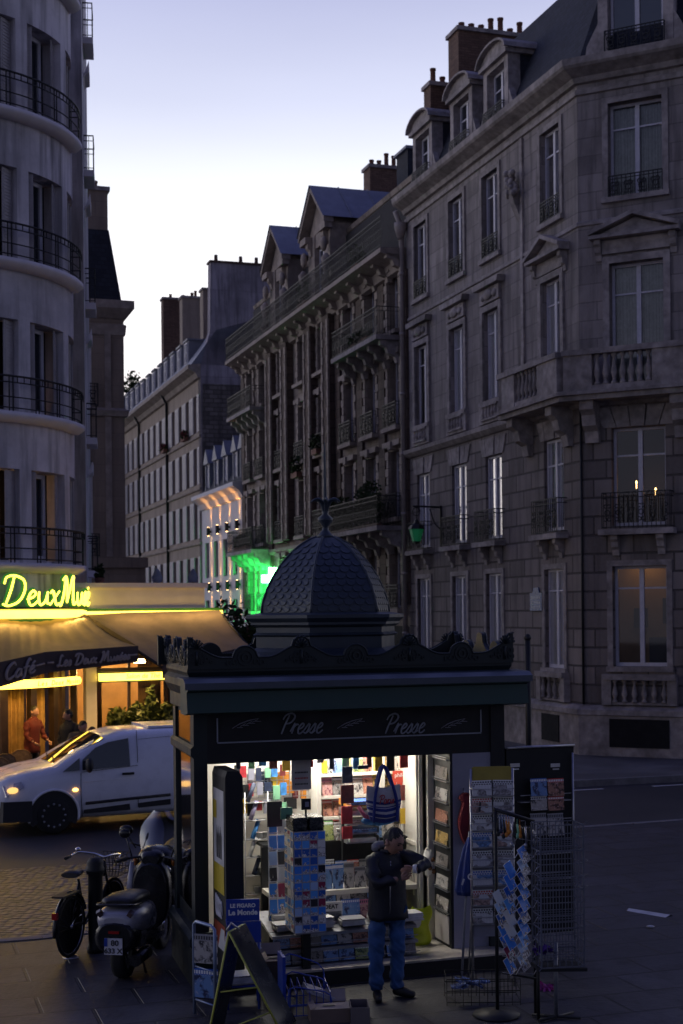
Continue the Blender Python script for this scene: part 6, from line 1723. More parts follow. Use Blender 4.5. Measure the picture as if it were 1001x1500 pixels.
for px, nm in ((515, 'purple'), (540, 'pinkish')):
    c = kp(px, 1345, .16); put('magazine', sheet(.2, .2, COV['pink'] if px > 520 else COV['blue']), (c.x, c.y, c.z), 0, -R(12), '%s magazine standing right of the white lettered one' % ('blue' if px < 520 else 'pink-topped'), 'magazine')
stack(kp(512, 1233, 1.0).x, 1.02, 1.242, .34, .24, 7, 'tall loose pile of folded papers on the shelf above the standing books', 99)
# tray stack between shelf and bag
tr = thing('brochure_tray', 'stack of clear trays with brochures just under the hanging bag', 'tray', MK @ Vector((kp(530, 1245, .7).x, .78, 1.24)), A18)
for i in range(5):
    m = MB(); m.prism([(-.18, i * .10), (.18, i * .10), (.18, i * .10 + .012), (-.18, i * .10 + .012)], -.14, .14); m.box(-.185, -.18, -.14, .14, i * .1, i * .1 + .07); m.box(.18, .185, -.14, .14, i * .1, i * .1 + .07); m.build('tray', STEEL if i < 4 else pm('orange_tray', (.55, .20, .02), .5), tr)
    m = MB(); m.obox(Matrix.Translation((.01 * (i % 3), -.02, i * .1 + .035)), .3, .24, .04); m.build('brochures', [PAPER, COV['blue'], COV['grey']][i % 3], tr)
m = MB(); 
for s in (-1, 1): m.box(s * .19 - .01, s * .19 + .01, -.02, .02, -.2, .55)
m.build('tray_frame', KBLACK, tr)
# ---- hanging bits
def hang(name, label, cat, px0, py0, px1, py1, y, mat, thick=.02, hookz=.06, group=None):
    a, b = kp(px0, py0, y), kp(px1, py1, y); w, h = abs(b.x - a.x), abs(a.z - b.z)
    t = thing(name, label, cat, MK @ Vector(((a.x + b.x) / 2, y, min(a.z, b.z))), A18, group)
    m = MB(); m.prism([(-w / 2, 0), (w / 2, 0), (w / 2, h * .96), (w * .46, h), (-w * .46, h), (-w / 2, h * .96)], -thick, 0); m.build('card', mat, t)
    m = MB(); m.tube([(0, -thick / 2, h), (0, -thick / 2, h + hookz)], .003, 4); m.build('hook', STEEL, t)
    return t
NAV = pm('navy_print', (.02, .03, .07), .5, 0, .4, 30); DRED = pm('dark_red_print', (.12, .015, .015), .5, 0, .4, 30); RED = pm('red_packet', (.42, .03, .04), .4, 0, .3, 30); LILAC = pm('lilac_notice', (.48, .44, .43), .7)
t = hang('hanging_notice', 'pale paper notice hanging under the fascia left of centre', 'notice', 427, 1112, 456, 1156, .16, LILAC, .003)
for i, zz in enumerate((.06, .12, .18)):
    m = MB()
    for k in range(9): m.box(-.07 + k * .016, -.07 + k * .016 + .011, -.006, -.004, zz - .008, zz + .008)
    m.build('notice_lettering', [PD_, RED, PD_][i], t)
hang('hanging_card', 'navy card hanging at the top between notice and striped bag', 'card', 501, 1123, 516, 1146, .3, NAV)
hang('hanging_card', 'small dark strip hanging left of the bag handles', 'card', 524, 1121, 539, 1126, .3, NAV)
hang('hanging_packet', 'dark red packet hanging below the navy card', 'packet', 499, 1150, 518, 1176, .5, DRED)
hang('hanging_packet', 'red and white packet hanging under the dark red one', 'packet', 500, 1181, 516, 1206, .55, RED)
hang('hanging_packet', 'red and white packet lowest of the hanging column', 'packet', 501, 1211, 516, 1228, .55, RED)
hang('hanging_packet', 'bright yellow packet hanging at top left of the shelves', 'packet', 471, 1114, 479, 1132, 1.1, pm('yellow_packet', (.65, .42, .03), .5))
for i, (px, py, mt, nm) in enumerate(((415, 1138, 'orange_tray', 'orange'), (421, 1152, 'orange_tray', 'small orange'), (432, 1160, 'dark_red_print', 'tiny brown'), (444, 1160, 'orange_tray', 'tiny orange'), (386, 1137, 'navy_print', 'dark green'), (370, 1140, 'lilac_notice', 'pale grey'), (399, 1145, 'yellow_packet', 'ochre'), (390, 1152, 'kiosk_black', 'black'), (402, 1170, 'notice_paper', 'grey'), (425, 1175, 'kiosk_black', 'small black'))):
    hang('hanging_trinket', '%s trinket packet on the white pegboard, %s from the left' % (nm, ORD[[5, 6, 8, 9, 1, 0, 3, 2, 4, 7][i]]), 'packet', px - (4 if 'tiny' in nm else 9), py - 7, px + (4 if 'tiny' in nm else 9), py + 9, 1.30, MAT[mt], .03, .03, 'trinkets on the pegboard')
hang('hanging_card', 'pale green card hanging above the wire postcard rack', 'card', 411, 1183, 428, 1199, -.1, pm('pale_green', (.22, .50, .30), .5))
hang('hanging_folder', 'dark purple folder hanging behind the green card', 'folder', 391, 1174, 413, 1210, .2, pm('dark_purple', (.045, .012, .035), .5))
wr = thing('wire_grid', 'wire grid of hooks across the pegboard at the upper left', 'grid', MK @ Vector((0, 1.27, 0)), A18)
g0, g1 = kp(350, 1120, 1.27), kp(452, 1165, 1.27); m = MB()
for i in range(12): x = g0.x + (g1.x - g0.x) * i / 11; m.tube([(x, 0, g0.z), (x, 0, g1.z)], .005, 4)
for i in range(7): zz = g1.z + (g0.z - g1.z) * i / 6; m.tube([(g0.x, 0, zz), (g1.x, 0, zz)], .005, 4)
m.build('wires', STEEL, wr)
# more stock: a second hanging screen of packets in front of the pegboard, books on the riser, rolls of tickets
rs_ = random.Random(77)
NM_ = [('kiosk_black', 'black'), ('navy_print', 'navy'), ('dark_red_print', 'maroon'), ('red_packet', 'red'), ('pale_green', 'pale green'), ('yellow_packet', 'yellow'), ('kiosk_grey_panel', 'grey'), ('bag_sky_blue', 'sky blue')]
MAT['bag_sky_blue'] = pm('bag_sky_blue', (.04, .2, .5), .7, 0, .5, 20)
for r in range(3):
    for c_ in range(7):
        mt, nm = NM_[(r * 5 + c_ * 3) % 8]; px = 346 + c_ * 11.5 + rs_.uniform(-2, 2); py = 1122 + r * 26 + rs_.uniform(-3, 3); w = rs_.uniform(3.5, 5.5)
        hang('hanging_packet', '%s packet in the %s row of the wire grid, %s from the left' % (nm, ('top', 'middle', 'bottom')[r], ORD[c_]), 'packet', px - w, py, px + w, py + rs_.uniform(12, 20), 1.20, MAT[mt], .02, .03, 'packets on the wire grid')
for c_ in range(15):
    mt, nm = NM_[(c_ * 3 + 1) % 8]; px = 352 + c_ * 17 + rs_.uniform(-3, 3); w = rs_.uniform(3, 6); py = 1108 + rs_.uniform(0, 5) - (px - 352) * .03
    hang('hanging_sample', '%s sample in the row clipped under the ceiling edge, %s' % (nm, ORD[c_] + ' from the left' if c_ < 14 else 'rightmost by the door'), 'packet', px - w, py, px + w, py + rs_.uniform(12, 24), .62, MAT[mt], .015, .12, 'samples under the ceiling edge')
for r in range(2):
    for c_ in range(4):
        mt, nm = NM_[(r * 3 + c_ * 5) % 8]; px = 572 + c_ * 9; py = 1150 + r * 34
        hang('hanging_booklet', '%s booklet hanging left of the white door, %s in the %s row' % (nm, ORD[c_], ('upper', 'lower')[r]), 'booklet', px - 4, py, px + 4, py + 22, .98, MAT[mt], .015, .03, 'booklets beside the white door')
mag_row(x0 - .1, x1 + .3, .93, 1.245, 8, .2, 'in the row standing on top of the grey riser', 71, tilt=-R(8))
mag_row(x0 - .4, x1 + .3, .895, .86, 10, .17, 'against the front of the grey riser', 72, tilt=-R(4), names=('grey', 'blue', 'black', 'white', 'red', 'black'))
# magazines in the side display by the door
for i in range(7):
    z = .55 + i * .235; put('magazine', sheet(.34, .21, COV[('white', 'grey', 'black', 'yellow', 'red', 'grey', 'black')[i]]), (2.765, .24, z), R(-90), -R(6), 'magazine in the tall side display by the white door, %s from the bottom' % ORD[i], 'magazine', 'side display magazines')
sd = thing('side_display', 'tall narrow wire display beside the white door', 'rack', MK @ Vector((2.77, .0, 0)), A18)
for z in [.53 + i * .235 for i in range(8)]: m = MB(); m.tube([(-.03, .04, z + .02), (-.03, .44, z + .02)], .006, 4); m.box(-.03, 0, .04, .44, z - .01, z); m.build('wire_pocket', STEEL, sd)
m = MB(); m.box(-.012, -.002, .05, .45, .2, .5); m.build('white_panel', LILAC, sd)

# ---- striped shopping bag
BW = pm('bag_white_cloth', (.50, .48, .50), .85, 0, .1, 30, .2); BN = pm('bag_navy_stripe', (.02, .035, .22), .85); BPK = pm('bag_pink_lining', (.45, .08, .16), .8)
c = kp(561, 1205, -.02); BH, BWd = .40, .42
bg_ = thing('striped_tote_bag', 'white and navy striped tote bag lettered Paris hanging from the fascia', 'bag', MK @ Vector((c.x, -.05, c.z)), A18)
m = MB(); rows_ = 22; rings = []
for j in range(rows_ + 1):
    f = j / rows_; w = BWd / 2 * (.72 + .36 * math.sin(math.pi * min(1, f * 1.25) * .5) - .22 * f); d = .085 * (1 - f * .6) * math.sin(math.pi * min(.5, .12 + f))
    zc = BH * f + .01 * math.sin(j)
    rings.append([m.p(w * math.copysign(abs(math.cos(t)) ** .7, math.cos(t)), d * math.sin(t) + .006 * math.sin(3 * t + j * .5), zc - .035 * (1 - abs(math.cos(t))) * f + .03 * abs(math.cos(t)) * (1 - f)) for t in [2 * math.pi * i / 28 for i in range(28)]])
m.face(rings[0][::-1])
for j in range(rows_):
    m.mi = 1 if (j in (0, 1, 2, 4, 5, 7, 8, 10, 12)) else 0
    for i in range(28): m.face((rings[j][i], rings[j][(i + 1) % 28], rings[j + 1][(i + 1) % 28], rings[j + 1][i]), True)
m.build('bag_body', [BW, BN], bg_)
for y, dx in ((-.05, 0), (.05, .02)):
    m = MB(); m.tube(spline([(-.13 + dx, y, .02), (-.125 + dx, y - .02 * (y < 0), .2), (-.09 + dx, y, .38), (0, y * .5, .60), (.09 + dx, y, .38), (.125 + dx, y - .02 * (y < 0), .2), (.13 + dx, y, .02)], 4), .017, 6); m.build('handle', BN, bg_)
m = MB(); script(m, 'Paris', .085, .07, .006, .2, lambda x, z: (-.085 + x, -.088, .215 + z)) if True else None; m.build('bag_lettering', RED, bg_)
b2_ = thing('rolled_blue_bag', 'blue and pink bag tucked under the striped tote', 'bag', MK @ Vector((c.x - .02, .05, c.z - .03)), A18)
m = MB(); m.ellipsoid((0, 0, .05), (.2, .07, .06), 16, 8); m.build('bag_body', pm('bag_sky_blue', (.04, .2, .5), .7, 0, .5, 20), b2_); m = MB(); m.tube([(-.22, .02, .2), (-.16, -.02, .1), (-.05, -.06, .06)], .022, 6); m.build('bag_lining', BPK, b2_)
# ---- lime carrier bag on the floor, white bag on the door
LIME = pm('lime_plastic', (.50, .60, .02), .35, 0, .15, 10)
c = kp(615, 1383, .28)
lb = thing('lime_carrier_bag', 'lime green carrier bag with white oval standing on the kiosk floor', 'bag', MK @ Vector((c.x + .01, .30, .166)), A18)
m = MB(); rings = []
for j in range(11):
    f = j / 10; rings.append([m.p((.115 + .02 * math.sin(j)) * math.cos(t) + .02 * f, (.05 + .012 * math.sin(j * 2.1)) * math.sin(t) * (1 - .7 * f), .40 * f + .02 * math.cos(2 * t) * f) for t in [2 * math.pi * i / 18 for i in range(18)]])
for A, B in zip(rings, rings[1:]):
    for i in range(18): m.face((A[i], A[(i + 1) % 18], B[(i + 1) % 18], B[i]), True)
m.face(rings[0][::-1]); m.build('bag_body', LIME, lb)
m = MB(); m.prism([(-.05 + .045 * math.cos(2 * math.pi * i / 16), .27 + .075 * math.sin(2 * math.pi * i / 16)) for i in range(16)], -.064, -.046); m.build('white_oval', MAT['print_white'], lb)
c = kp(629, 1262, .5)
wb = thing('white_carrier_bag', 'crumpled white plastic bag with brown contents hanging on the white door', 'bag', MK @ Vector((c.x, .5, c.z)), A18)
m = MB(); m.ellipsoid((0, 0, 0), (.07, .06, .17), 12, 10); 
for i, v in enumerate(m.v): m.v[i] = (v[0] + .012 * math.sin(i * 2.3), v[1] + .012 * math.cos(i * 1.7), v[2])
m.tube([(-.02, 0, .15), (0, .02, .26), (.02, 0, .15)], .008, 5); m.build('bag_body', pm('white_plastic', (.7, .68, .64), .35), wb)
m = MB(); 
for x, z in ((.02, .03), (-.01, -.06), (.03, -.1)): m.ellipsoid((x, -.05, z), (.025, .02, .03), 8, 6)
m.build('contents', pm('brown_goods', (.22, .10, .04), .5), wb)

# ================================================================= racks in front of the kiosk
def frame_at(px, py, rz=A18):
    g = ground(px, py); M = Matrix.Translation(g) @ Matrix.Rotation(rz, 4, 'Z'); return g, M
def postcards(M, base, x0, x1, y, z0, z1, cols, rows, label, group, rz=0, tilt=-.05, seed=0, gap=.06):
    rs = random.Random(seed); w = (x1 - x0) / cols; h = (z1 - z0) / rows
    me = sheet(w * (1 - gap), h * (1 - gap), CARD, .003)
    for r in range(rows):
        for c_ in range(cols):
            x = x0 + w * (c_ + .5); put('postcard', me, (x, y, z0 + h * r) if abs(rz) < .1 else (y, x, z0 + h * r), rz, tilt, label, 'postcard', group, M, base)
# main postcard tower
g, MT = frame_at(449, 1442); TW = .33
zz = lambda py: rloc(MT.inverted(), 449, py, 1, -TW / 2).z
ZC0, ZC1, ZH = zz(1366), zz(1218), zz(1198)
pt_ = thing('postcard_tower', 'square postcard tower on a black post full of small blue cards', 'postcard stand', g, A18)
m = MB(); m.box(-TW / 2 + .02, TW / 2 - .02, -TW / 2 + .02, TW / 2 - .02, ZC0 - .02, ZC1); m.build('core', KGREY, pt_)
m = MB()
for i in range(13): z = ZC0 + (ZC1 - ZC0) * i / 12; m.tube([(-TW / 2, -TW / 2, z), (TW / 2, -TW / 2, z), (TW / 2, TW / 2, z), (-TW / 2, TW / 2, z)], .004, 4, closed=True)
m.build('wire_pocket', STEEL, pt_)
m = MB(); m.box(-.04, .04, -.04, .04, .03, ZC0); m.lathe([(.2, 0), (.2, .03)], 16); m.build('post', KBLACK, pt_)
for x in (-.085, .085):
    m = MB(); zz_ = (ZC1 + ZH) / 2; hh_ = (ZH - ZC1) / 2; rings = []
    for j in range(9):
        f = -1 + j / 4; rings.append([m.p(x + .082 * (1 - .12 * f ** 4) * math.copysign(abs(math.cos(t)) ** .35, math.cos(t)) + .006 * math.sin(j * 3 + 5 * t), .15 * math.copysign(abs(math.sin(t)) ** .35, math.sin(t)) + .006 * math.sin(7 * t + j), zz_ + f * hh_) for t in [2 * math.pi * i / 24 for i in range(24)]])
    for A, B in zip(rings, rings[1:]):
        for i in range(24): m.face((A[i], A[(i + 1) % 24], B[(i + 1) % 24], B[i]), True)
    m.face(rings[0][::-1]); m.face(rings[-1]); m.build('black_pouch', pm('black_plastic_wrap', (.012, .016, .022), .25, 0, .3, 40, .5), pt_)
m = MB(); m.box(-.035, .06, -.02, .0, ZH + .06, ZH + .17); m.box(.0, .02, -.015, -.005, ZC1, ZH + .06); m.build('price_sign', KBLACK, pt_)
m = MB(); m.box(.0, .04, -.022, -.02, ZH + .09, ZH + .14); m.build('price_label', KGREY, pt_)
postcards(MT, A18, -TW / 2, TW / 2, -TW / 2 - .004, ZC0, ZC1, 4, 12, 'small glossy card in the rows on the front of the square postcard tower', 'cards on the front of the postcard tower', seed=2)
postcards(MT, A18, -TW / 2, TW / 2, -TW / 2 - .004, ZC0, ZC1, 3, 12, 'small glossy card seen edge-on along the left side of the square postcard tower', 'cards on the side of the postcard tower', R(-90), seed=3)
# wire rack of larger cards to its left
g, MT2 = frame_at(408, 1425); w2 = rloc(MT2.inverted(), 425, 1250, 1, 0).x - rloc(MT2.inverted(), 400, 1250, 1, 0).x
pw = thing('wire_postcard_rack', 'narrow white wire rack of blue cards left of the postcard tower', 'postcard stand', g, A18)
m = MB(); zt_, zb_ = rloc(MT2.inverted(), 410, 1195, 1, 0).z, rloc(MT2.inverted(), 410, 1385, 1, 0).z
for s in (-1, 1): m.tube([(s * w2 / 2, 0, zb_), (s * w2 / 2, 0, zt_)], .006, 5)
m.tube([(0, .02, 0), (0, .02, zt_)], .012, 6); m.lathe([(.16, 0), (.16, .02)], 12)
for i in range(9):
    z = zb_ + (zt_ - zb_) * i / 8; m.tube([(-w2 / 2, -.03, z), (w2 / 2, -.03, z), (w2 / 2, .01, z + .03), (-w2 / 2, .01, z + .03)], .005, 4, closed=True)
m.build('wire_frame', pm('white_wire', (.6, .6, .64), .4), pw)
postcards(MT2, A18, -w2 / 2, w2 / 2, -.02, zb_, zt_ - .02, 2, 8, 'blue card in the narrow white wire rack left of the postcard tower', 'cards in the narrow wire rack', seed=4, tilt=-.18)
# ladder rack of rolled papers by the black shutter
g, ML = frame_at(374, 1400); lr = thing('paper_ladder_rack', 'dark ladder rack of rolled papers and white cups right of the black shutter', 'rack', g, A18)
zz = lambda py: rloc(ML.inverted(), 376, py, 1, 0).z
m = MB()
for x in (-.1, .16): m.tube([(x, 0, 0), (x, 0, zz(1160))], .008, 5)
for py in (1176, 1202, 1230, 1256, 1283, 1310, 1340): m.tube([(-.1, 0, zz(py)), (.16, 0, zz(py))], .007, 5); m.box(-.1, .16, 0, .12, zz(py) - .006, zz(py))
m.build('wire_frame', STEEL, lr)
for i, py in enumerate((1176, 1202, 1230, 1256, 1283)):
    x = (-.03, .0, .02, -.02, .03)[i]; m = MB(); b = zz(py) + .01; m.tube([(x - .03, .03, b), (x + .05, .05, b + .2)], .026, 10)
    tag(m.build('rolled_paper', [NAV, pm('mauve_roll', (.2, .18, .3), .5), MAT['bag_sky_blue'], PAPER, NAV][i], None, g, A18), 'rolled paper leaning in the ladder rack, %s from the top' % ORD[i], 'paper roll', 'rolled papers in the ladder rack')
for i, (py, n) in enumerate(((1230, 3), (1283, 3), (1310, 3))):
    for k in range(n):
        m = MB(); m.lathe([(.022, 0), (.03, .07), (.032, .07)], 10); m.tube([(.03, 0, .055), (.046, 0, .04), (.028, 0, .02)], .005, 5)
        p = ML @ Vector((.04 + k * .05, .06, zz(py) + .001)); tag(m.build('white_cup', MAT['print_white'], None, p, A18 + k), 'white cup, %s in the %s row of the ladder rack' % (ORD[k], ('upper', 'middle', 'lower')[i]), 'cup', 'white cups in the ladder rack')
# blue newspaper stand
BLUE = pm('cobalt_blue_paint', (.010, .045, .33), .45, 0, .12, 8)
g = ground(357, 1478); MN = Matrix.Translation(g) @ Matrix.Rotation(R(6), 4, 'Z'); MNI = MN.inverted()
ns = thing('blue_newspaper_stand', 'cobalt blue newspaper stand lettered Le Figaro and Le Monde', 'newspaper stand', g, R(6))
a, b = rloc(MNI, 332, 1381, 1, 0), rloc(MNI, 380, 1316, 1, 0)
m = MB(); m.box(a.x, b.x, -.02, 0, (a.z + b.z) / 2 + .0, b.z); m.build('sign_panel', BLUE, ns)
m = MB(); m.box(a.x + .004, b.x + .012, -.03, .0, a.z, (a.z + b.z) / 2 - .004); m.build('lower_panel', BLUE, ns)
cxn = (a.x + b.x) / 2
text('sign_lettering', 'LE FIGARO', .050, MAT['print_white'], ns, upright(cxn, -.023, b.z - .075), .001, 0, .0022)
text('sign_lettering', 'Le Monde', .068, MAT['print_white'], ns, upright(cxn, -.023, b.z - .145), .001, 0, .0030)
for x in (a.x + .01, b.x - .01):
    for y in (-.01, .28): m = MB(); m.tube([(x, y, 0), (x, y, a.z + (0 if y > 0 else .1))], .012, 6); m.build('leg', BLUE, ns)
m = MB(); 
for z in (.22, .55, .8): m.prism([(a.x, -.01), (b.x, -.01), (b.x, .28), (a.x, .28)], z - .012, z, 'xy')
m.build('shelf', BLUE, ns)
for i, z in enumerate((.225, .555)): stack((a.x + b.x) / 2, .13, z, .30, .24, 5, 'papers on the %s shelf of the blue newspaper stand' % ('lower', 'upper')[i], 120 + i, MN)
# white metal frame at its left with magazines
g = ground(316, 1496); MF = Matrix.Translation(g) @ Matrix.Rotation(R(40), 4, 'Z'); MFI = MF.inverted()
wf = thing('tube_frame_rack', 'pale tubular frame rack with cards at left of the blue newspaper stand', 'rack', g, R(40))
zt_ = rloc(MFI, 316, 1362, 1, 0).z
m = MB(); m.tube([(0, 0, 0), (0, 0, zt_), (0, .05, zt_ + .03), (0, .30, zt_ + .03), (0, .34, zt_), (0, .34, 0)], .017, 8); m.tube([(0, 0, .14), (0, .34, .14)], .010, 6); m.tube([(0, 0, .45), (0, .34, .45)], .008, 6); m.build('frame', pm('pale_blue_tube', (.22, .28, .42), .35, .5), wf)
for i, z in enumerate((.18, .50)):
    put('magazine', sheet(.24, .27, COV['grey' if i else 'blue']), (.02, .17, z), R(-60), 0, 'grey card in the pale tube frame, %s of two' % ('lower', 'upper')[i], 'card', None, MF, R(40))
# sandwich board with lime edges
LIMEE = pm('lime_edge', (.36, .38, .06), .45); SLT = pm('dark_board', (.02, .024, .032), .25, 0, .2, 6)
p0 = at(336, 1366, 12.85); p1g = ground(412, 1512)
sb = thing('sandwich_board', 'leaning sandwich board with lime green edges in the left foreground', 'sign', (p0.x, p0.y, 0))
A_ = Vector((0, 0, p0.z)); B_ = Vector((p1g.x - p0.x, p1g.y - p0.y, 0)); wdir = Vector((.12, .30, .01))
def board(A, B, wv, nm, par):
    m = MB(); t = (B - A).cross(wv).normalized() * .012
    q = [A, A + wv, B + wv, B]; i0 = [m.p(*(v + t)) for v in q]; i1 = [m.p(*(v - t)) for v in q]
    m.face(i0); m.face(i1[::-1])
    for i in range(4): m.face((i0[i], i1[i], i1[(i + 1) % 4], i0[(i + 1) % 4]))
    o = m.build(nm, SLT, par); m = MB(); m.tube(q, .011, 6, closed=True); m.build('board_edge', LIMEE, o)
board(A_, B_, wdir, 'front_board', sb)
board(A_ + Vector((-.005, .03, 0)), Vector((-.20, -.10, 0)) + Vector((.02, 0, 0)), wdir * .9, 'back_board', sb)
m = MB(); m.tube([A_.lerp(B_, .55), Vector((-.08, -.05, .35))], .008, 5); m.tube([A_.lerp(B_, .8), A_.lerp(B_, .8) + Vector((-.3, -.05, -.1))], .007, 5); m.build('brace', LIMEE, sb)
m = MB(); m.tube([A_ + Vector((-.02, 0, .02)), A_ + Vector((.02, -.02, .09)), A_ + Vector((.09, 0, .03))], .012, 6); m.build('clip', STEEL, sb)
# blue wire basket rack
g = ground(450, 1483); MBk = Matrix.Translation(g) @ Matrix.Rotation(R(12), 4, 'Z'); MBI = MBk.inverted()
bk = thing('blue_wire_rack', 'low blue wire newspaper rack on the pavement left of the man', 'rack', g, R(12))
l, r = rloc(MBI, 420, 1450, 1, 0).x, rloc(MBI, 479, 1450, 1, 0).x; zt_ = rloc(MBI, 430, 1404, 1, .1).z
m = MB()
for y, zt2 in ((-.16, zt_ * .55), (.0, zt_ * .75), (.16, zt_)):
    m.tube(spline([(l, y, 0), (l, y, zt2), ((l + r) / 2, y - .02, zt2 * .97), (r, y, zt2 * .72), (r, y, 0)], 3), .007, 5)
for x in [l + (r - l) * i / 6 for i in range(7)]: m.tube([(x, -.16, .02), (x, -.16, zt_ * .45), (x, .16, zt_ * .6), (x, .16, .02)], .005, 4)
for y in (-.16, .16):
    for z in (.02, .12): m.tube([(l, y, z), (r, y, z)], .006, 4)
m.build('wire_frame', BLUE, bk)
m = MB(); m.box(l - .05, l - .02, -.08, .2, .12, zt_ + .06); m.build('side_plate', BLUE, bk)
m = MB(); m.prism([(-.02, .22), (.24, .12), (.245, .155), (-.015, .26)], -.14, .12); m.build('wrapped_papers', pm('wrapped_paper', (.40, .40, .44), .5, 0, .5, 30), bk)
# cardboard boxes
CARDB = pm('cardboard', (.17, .125, .10), .85, 0, .15, 6); CARDL = pm('cardboard_flap', (.30, .25, .22), .85, 0, .15, 6)
def carton(label, px0, px1, pytop, pybot, depth, rz, flaps=True, mat=CARDB, Y=None):
    pc = at((px0 + px1) / 2, pytop, Y); g = Vector((pc.x, Y, 0)); M = Matrix.Translation(g) @ Matrix.Rotation(rz, 4, 'Z')
    w = (px1 - px0) / FPX * Y; h = max(.12, pc.z)
    t = thing('cardboard_box', label, 'box', g, rz)
    m = MB(); m.box(-w / 2, w / 2, 0, .008, 0, h); m.box(-w / 2, w / 2, depth - .008, depth, 0, h); m.box(-w / 2, -w / 2 + .008, .008, depth - .008, 0, h); m.box(w / 2 - .008, w / 2, .008, depth - .008, 0, h); m.box(-w / 2, w / 2, .008, depth - .008, .0, .01); m.build('carton', mat, t)
    if flaps:
        m = MB(); m.poly([(-w / 2, .002, h), (w / 2, .002, h), (w / 2 + .01, .13, h + .025), (-w / 2 + .01, .12, h + .02)]); m.poly([(-w / 2, depth, h), (w / 2, depth, h), (w / 2, depth + .06, h + .10), (-w / 2, depth + .06, h + .10)]); m.poly([(-w / 2, 0, h), (-w / 2, depth, h), (-w / 2 + .05, depth, h + .03), (-w / 2 + .05, .0, h + .03)]); m.build('flap', CARDL, t)
        m = MB(); m.box(-.06, .05, .05, .09, h + .016, h + .019); m.build('tape_mark', PD_, t)
    return t
carton('small open cardboard box with pale flap in the foreground beside the blue wire rack', 455, 513, 1478, 1500, .26, R(8), True, CARDB, 13.0)
carton('taller cardboard box at the bottom edge right of the open one', 514, 542, 1476, 1510, .3, R(3), False, pm('cardboard_grey', (.14, .12, .12), .85), 12.95)
carton('dark brown cardboard box standing behind the sandwich board', 386, 418, 1408, 1480, .3, R(10), True, pm('cardboard_dark', (.045, .033, .03), .85), 13.75)
# ================================================================= right hand racks
g = ground(721, 1446); MR = Matrix.Translation(g) @ Matrix.Rotation(R(4), 4, 'Z'); MRI = MR.inverted(); rl = lambda px, py, y=0: rloc(MRI, px, py, 1, y)
nr = thing('newspaper_rack', 'tall newspaper rack with yellow header right of the kiosk pillar', 'newspaper rack', g, R(4))
xl, xr, zt_ = rl(691, 1200).x, rl(752, 1200).x, rl(720, 1123).z
m = MB()
for x in (xl, xr): m.tube([(x, .02, 0), (x, .02, zt_ - .02)], .014, 6); m.tube([(x, .30, 0), (x, .02, .9)], .010, 6)
m.build('frame', STEEL, nr)
m = MB(); m.prism([(xl, zt_ - .14), (xr, zt_ - .14), (xr, zt_ - .02), (xr - .03, zt_), (xl + .03, zt_), (xl, zt_ - .02)], .02, .035); m.build('header', pm('dull_yellow', (.34, .27, .05), .6, 0, .2, 5), nr)
m = MB(); m.box(xl, xr, .035, .045, .5, zt_ - .14); m.build('back_sheet', KGREY, nr)
tiers = [rl(720, py).z for py in (1165, 1190, 1215, 1240, 1268, 1296, 1325, 1352)]
for i, z in enumerate(tiers):
    m = MB(); m.tube([(xl, .02, z), (xl, -.05, z), (xr, -.05, z), (xr, .02, z)], .006, 4); m.tube([(xl, .02, z + .07), (xl, -.06, z + .07), (xr, -.06, z + .07), (xr, .02, z + .07)], .006, 4); m.box(xl, xr, -.05, .03, z - .008, z); m.build('wire_tier', STEEL, nr)
    for k in range(2):
        w = (xr - xl) / 2
        put('newspaper', sheet(w * .94, .15, COV[[('paper', 'paper'), ('redpaper', 'paper'), ('paper', 'bluepaper'), ('bluepaper', 'redpaper'), ('paper', 'paper'), ('bluepaper', 'bluepaper'), ('redpaper', 'paper'), ('paper', 'redpaper')][i][k]], .014), (xl + w * (k + .5), -.02 + .01 * k, z + .002), .02 * (1 if k else -1), -R(9), '%s newspaper in the rack with yellow header, tier %s from the top' % (('left', 'right')[k], ORD[i]), 'newspaper', 'papers in the yellow topped rack', MR, R(4), roll=.05 * (k - .5))
z = tiers[1]; text('headline_lettering', '1', .13, PD_, nr, upright(xl + .07, -.062, z + .02), .001, .1, .004)
# magazines on the black shutter panel
for i, (py, c1, c2) in enumerate(((1166, 'blue', 'red'), (1187, 'white', 'red'), (1224, 'grey', 'grey'))):
    for k, px in enumerate((790, 815)):
        q = kp(px, py, -.13); put('magazine', sheet(.19, (.19, .15, .24)[i], COV[(c1, c2)[k]]), (q.x, q.y, q.z), 0, -R(7), '%s magazine on the black shutter panel, %s of its row, %s row' % ((c1, c2)[k] if c1 != c2 else 'grey', ('left', 'right')[k], ('top', 'middle', 'bottom')[i]), 'magazine', 'magazines on the black shutter')
# slanting postcard stand
g = ground(727, 1488); MS = Matrix.Translation(g) @ Matrix.Rotation(R(0), 4, 'Z'); MSI = MS.inverted(); sl = lambda px, py, y=0: rloc(MSI, px, py, 1, y)
ps = thing('slanted_postcard_stand', 'black postcard stand with cards tilted sideways before the newspaper rack', 'postcard stand', g, 0)
zt_, zb_ = sl(740, 1186).z, sl(750, 1425).z
m = MB(); m.tube([(sl(728, 1300).x, .05, 0), (sl(728, 1300).x, .05, zt_)], .018, 8); m.tube([(sl(784, 1300).x, .05, 0), (sl(784, 1300).x, .05, zt_ - .12)], .016, 8); m.tube([(sl(724, 1186).x, .05, zt_), (sl(784, 1200).x, .05, zt_ - .12)], .018, 6); m.lathe([(.22, 0), (.22, .025), (.03, .05)], 12)
m.tube([(sl(735, 1300).x, .02, zb_), (sl(784, 1300).x, .02, zb_ - .06)], .012, 6); m.build('frame', KBLACK, ps)
for i in range(9):
    m = MB(); z = zb_ + (zt_ - .28 - zb_) * i / 8
    for px in (742, 768): x = sl(px, 1300).x; m.tube([(x - .05, -.06, z + .02), (x + .08, -.02, z - .01), (x + .13, .06, z + .04)], .004, 4)
    m.build('wire_holder', STEEL, ps)
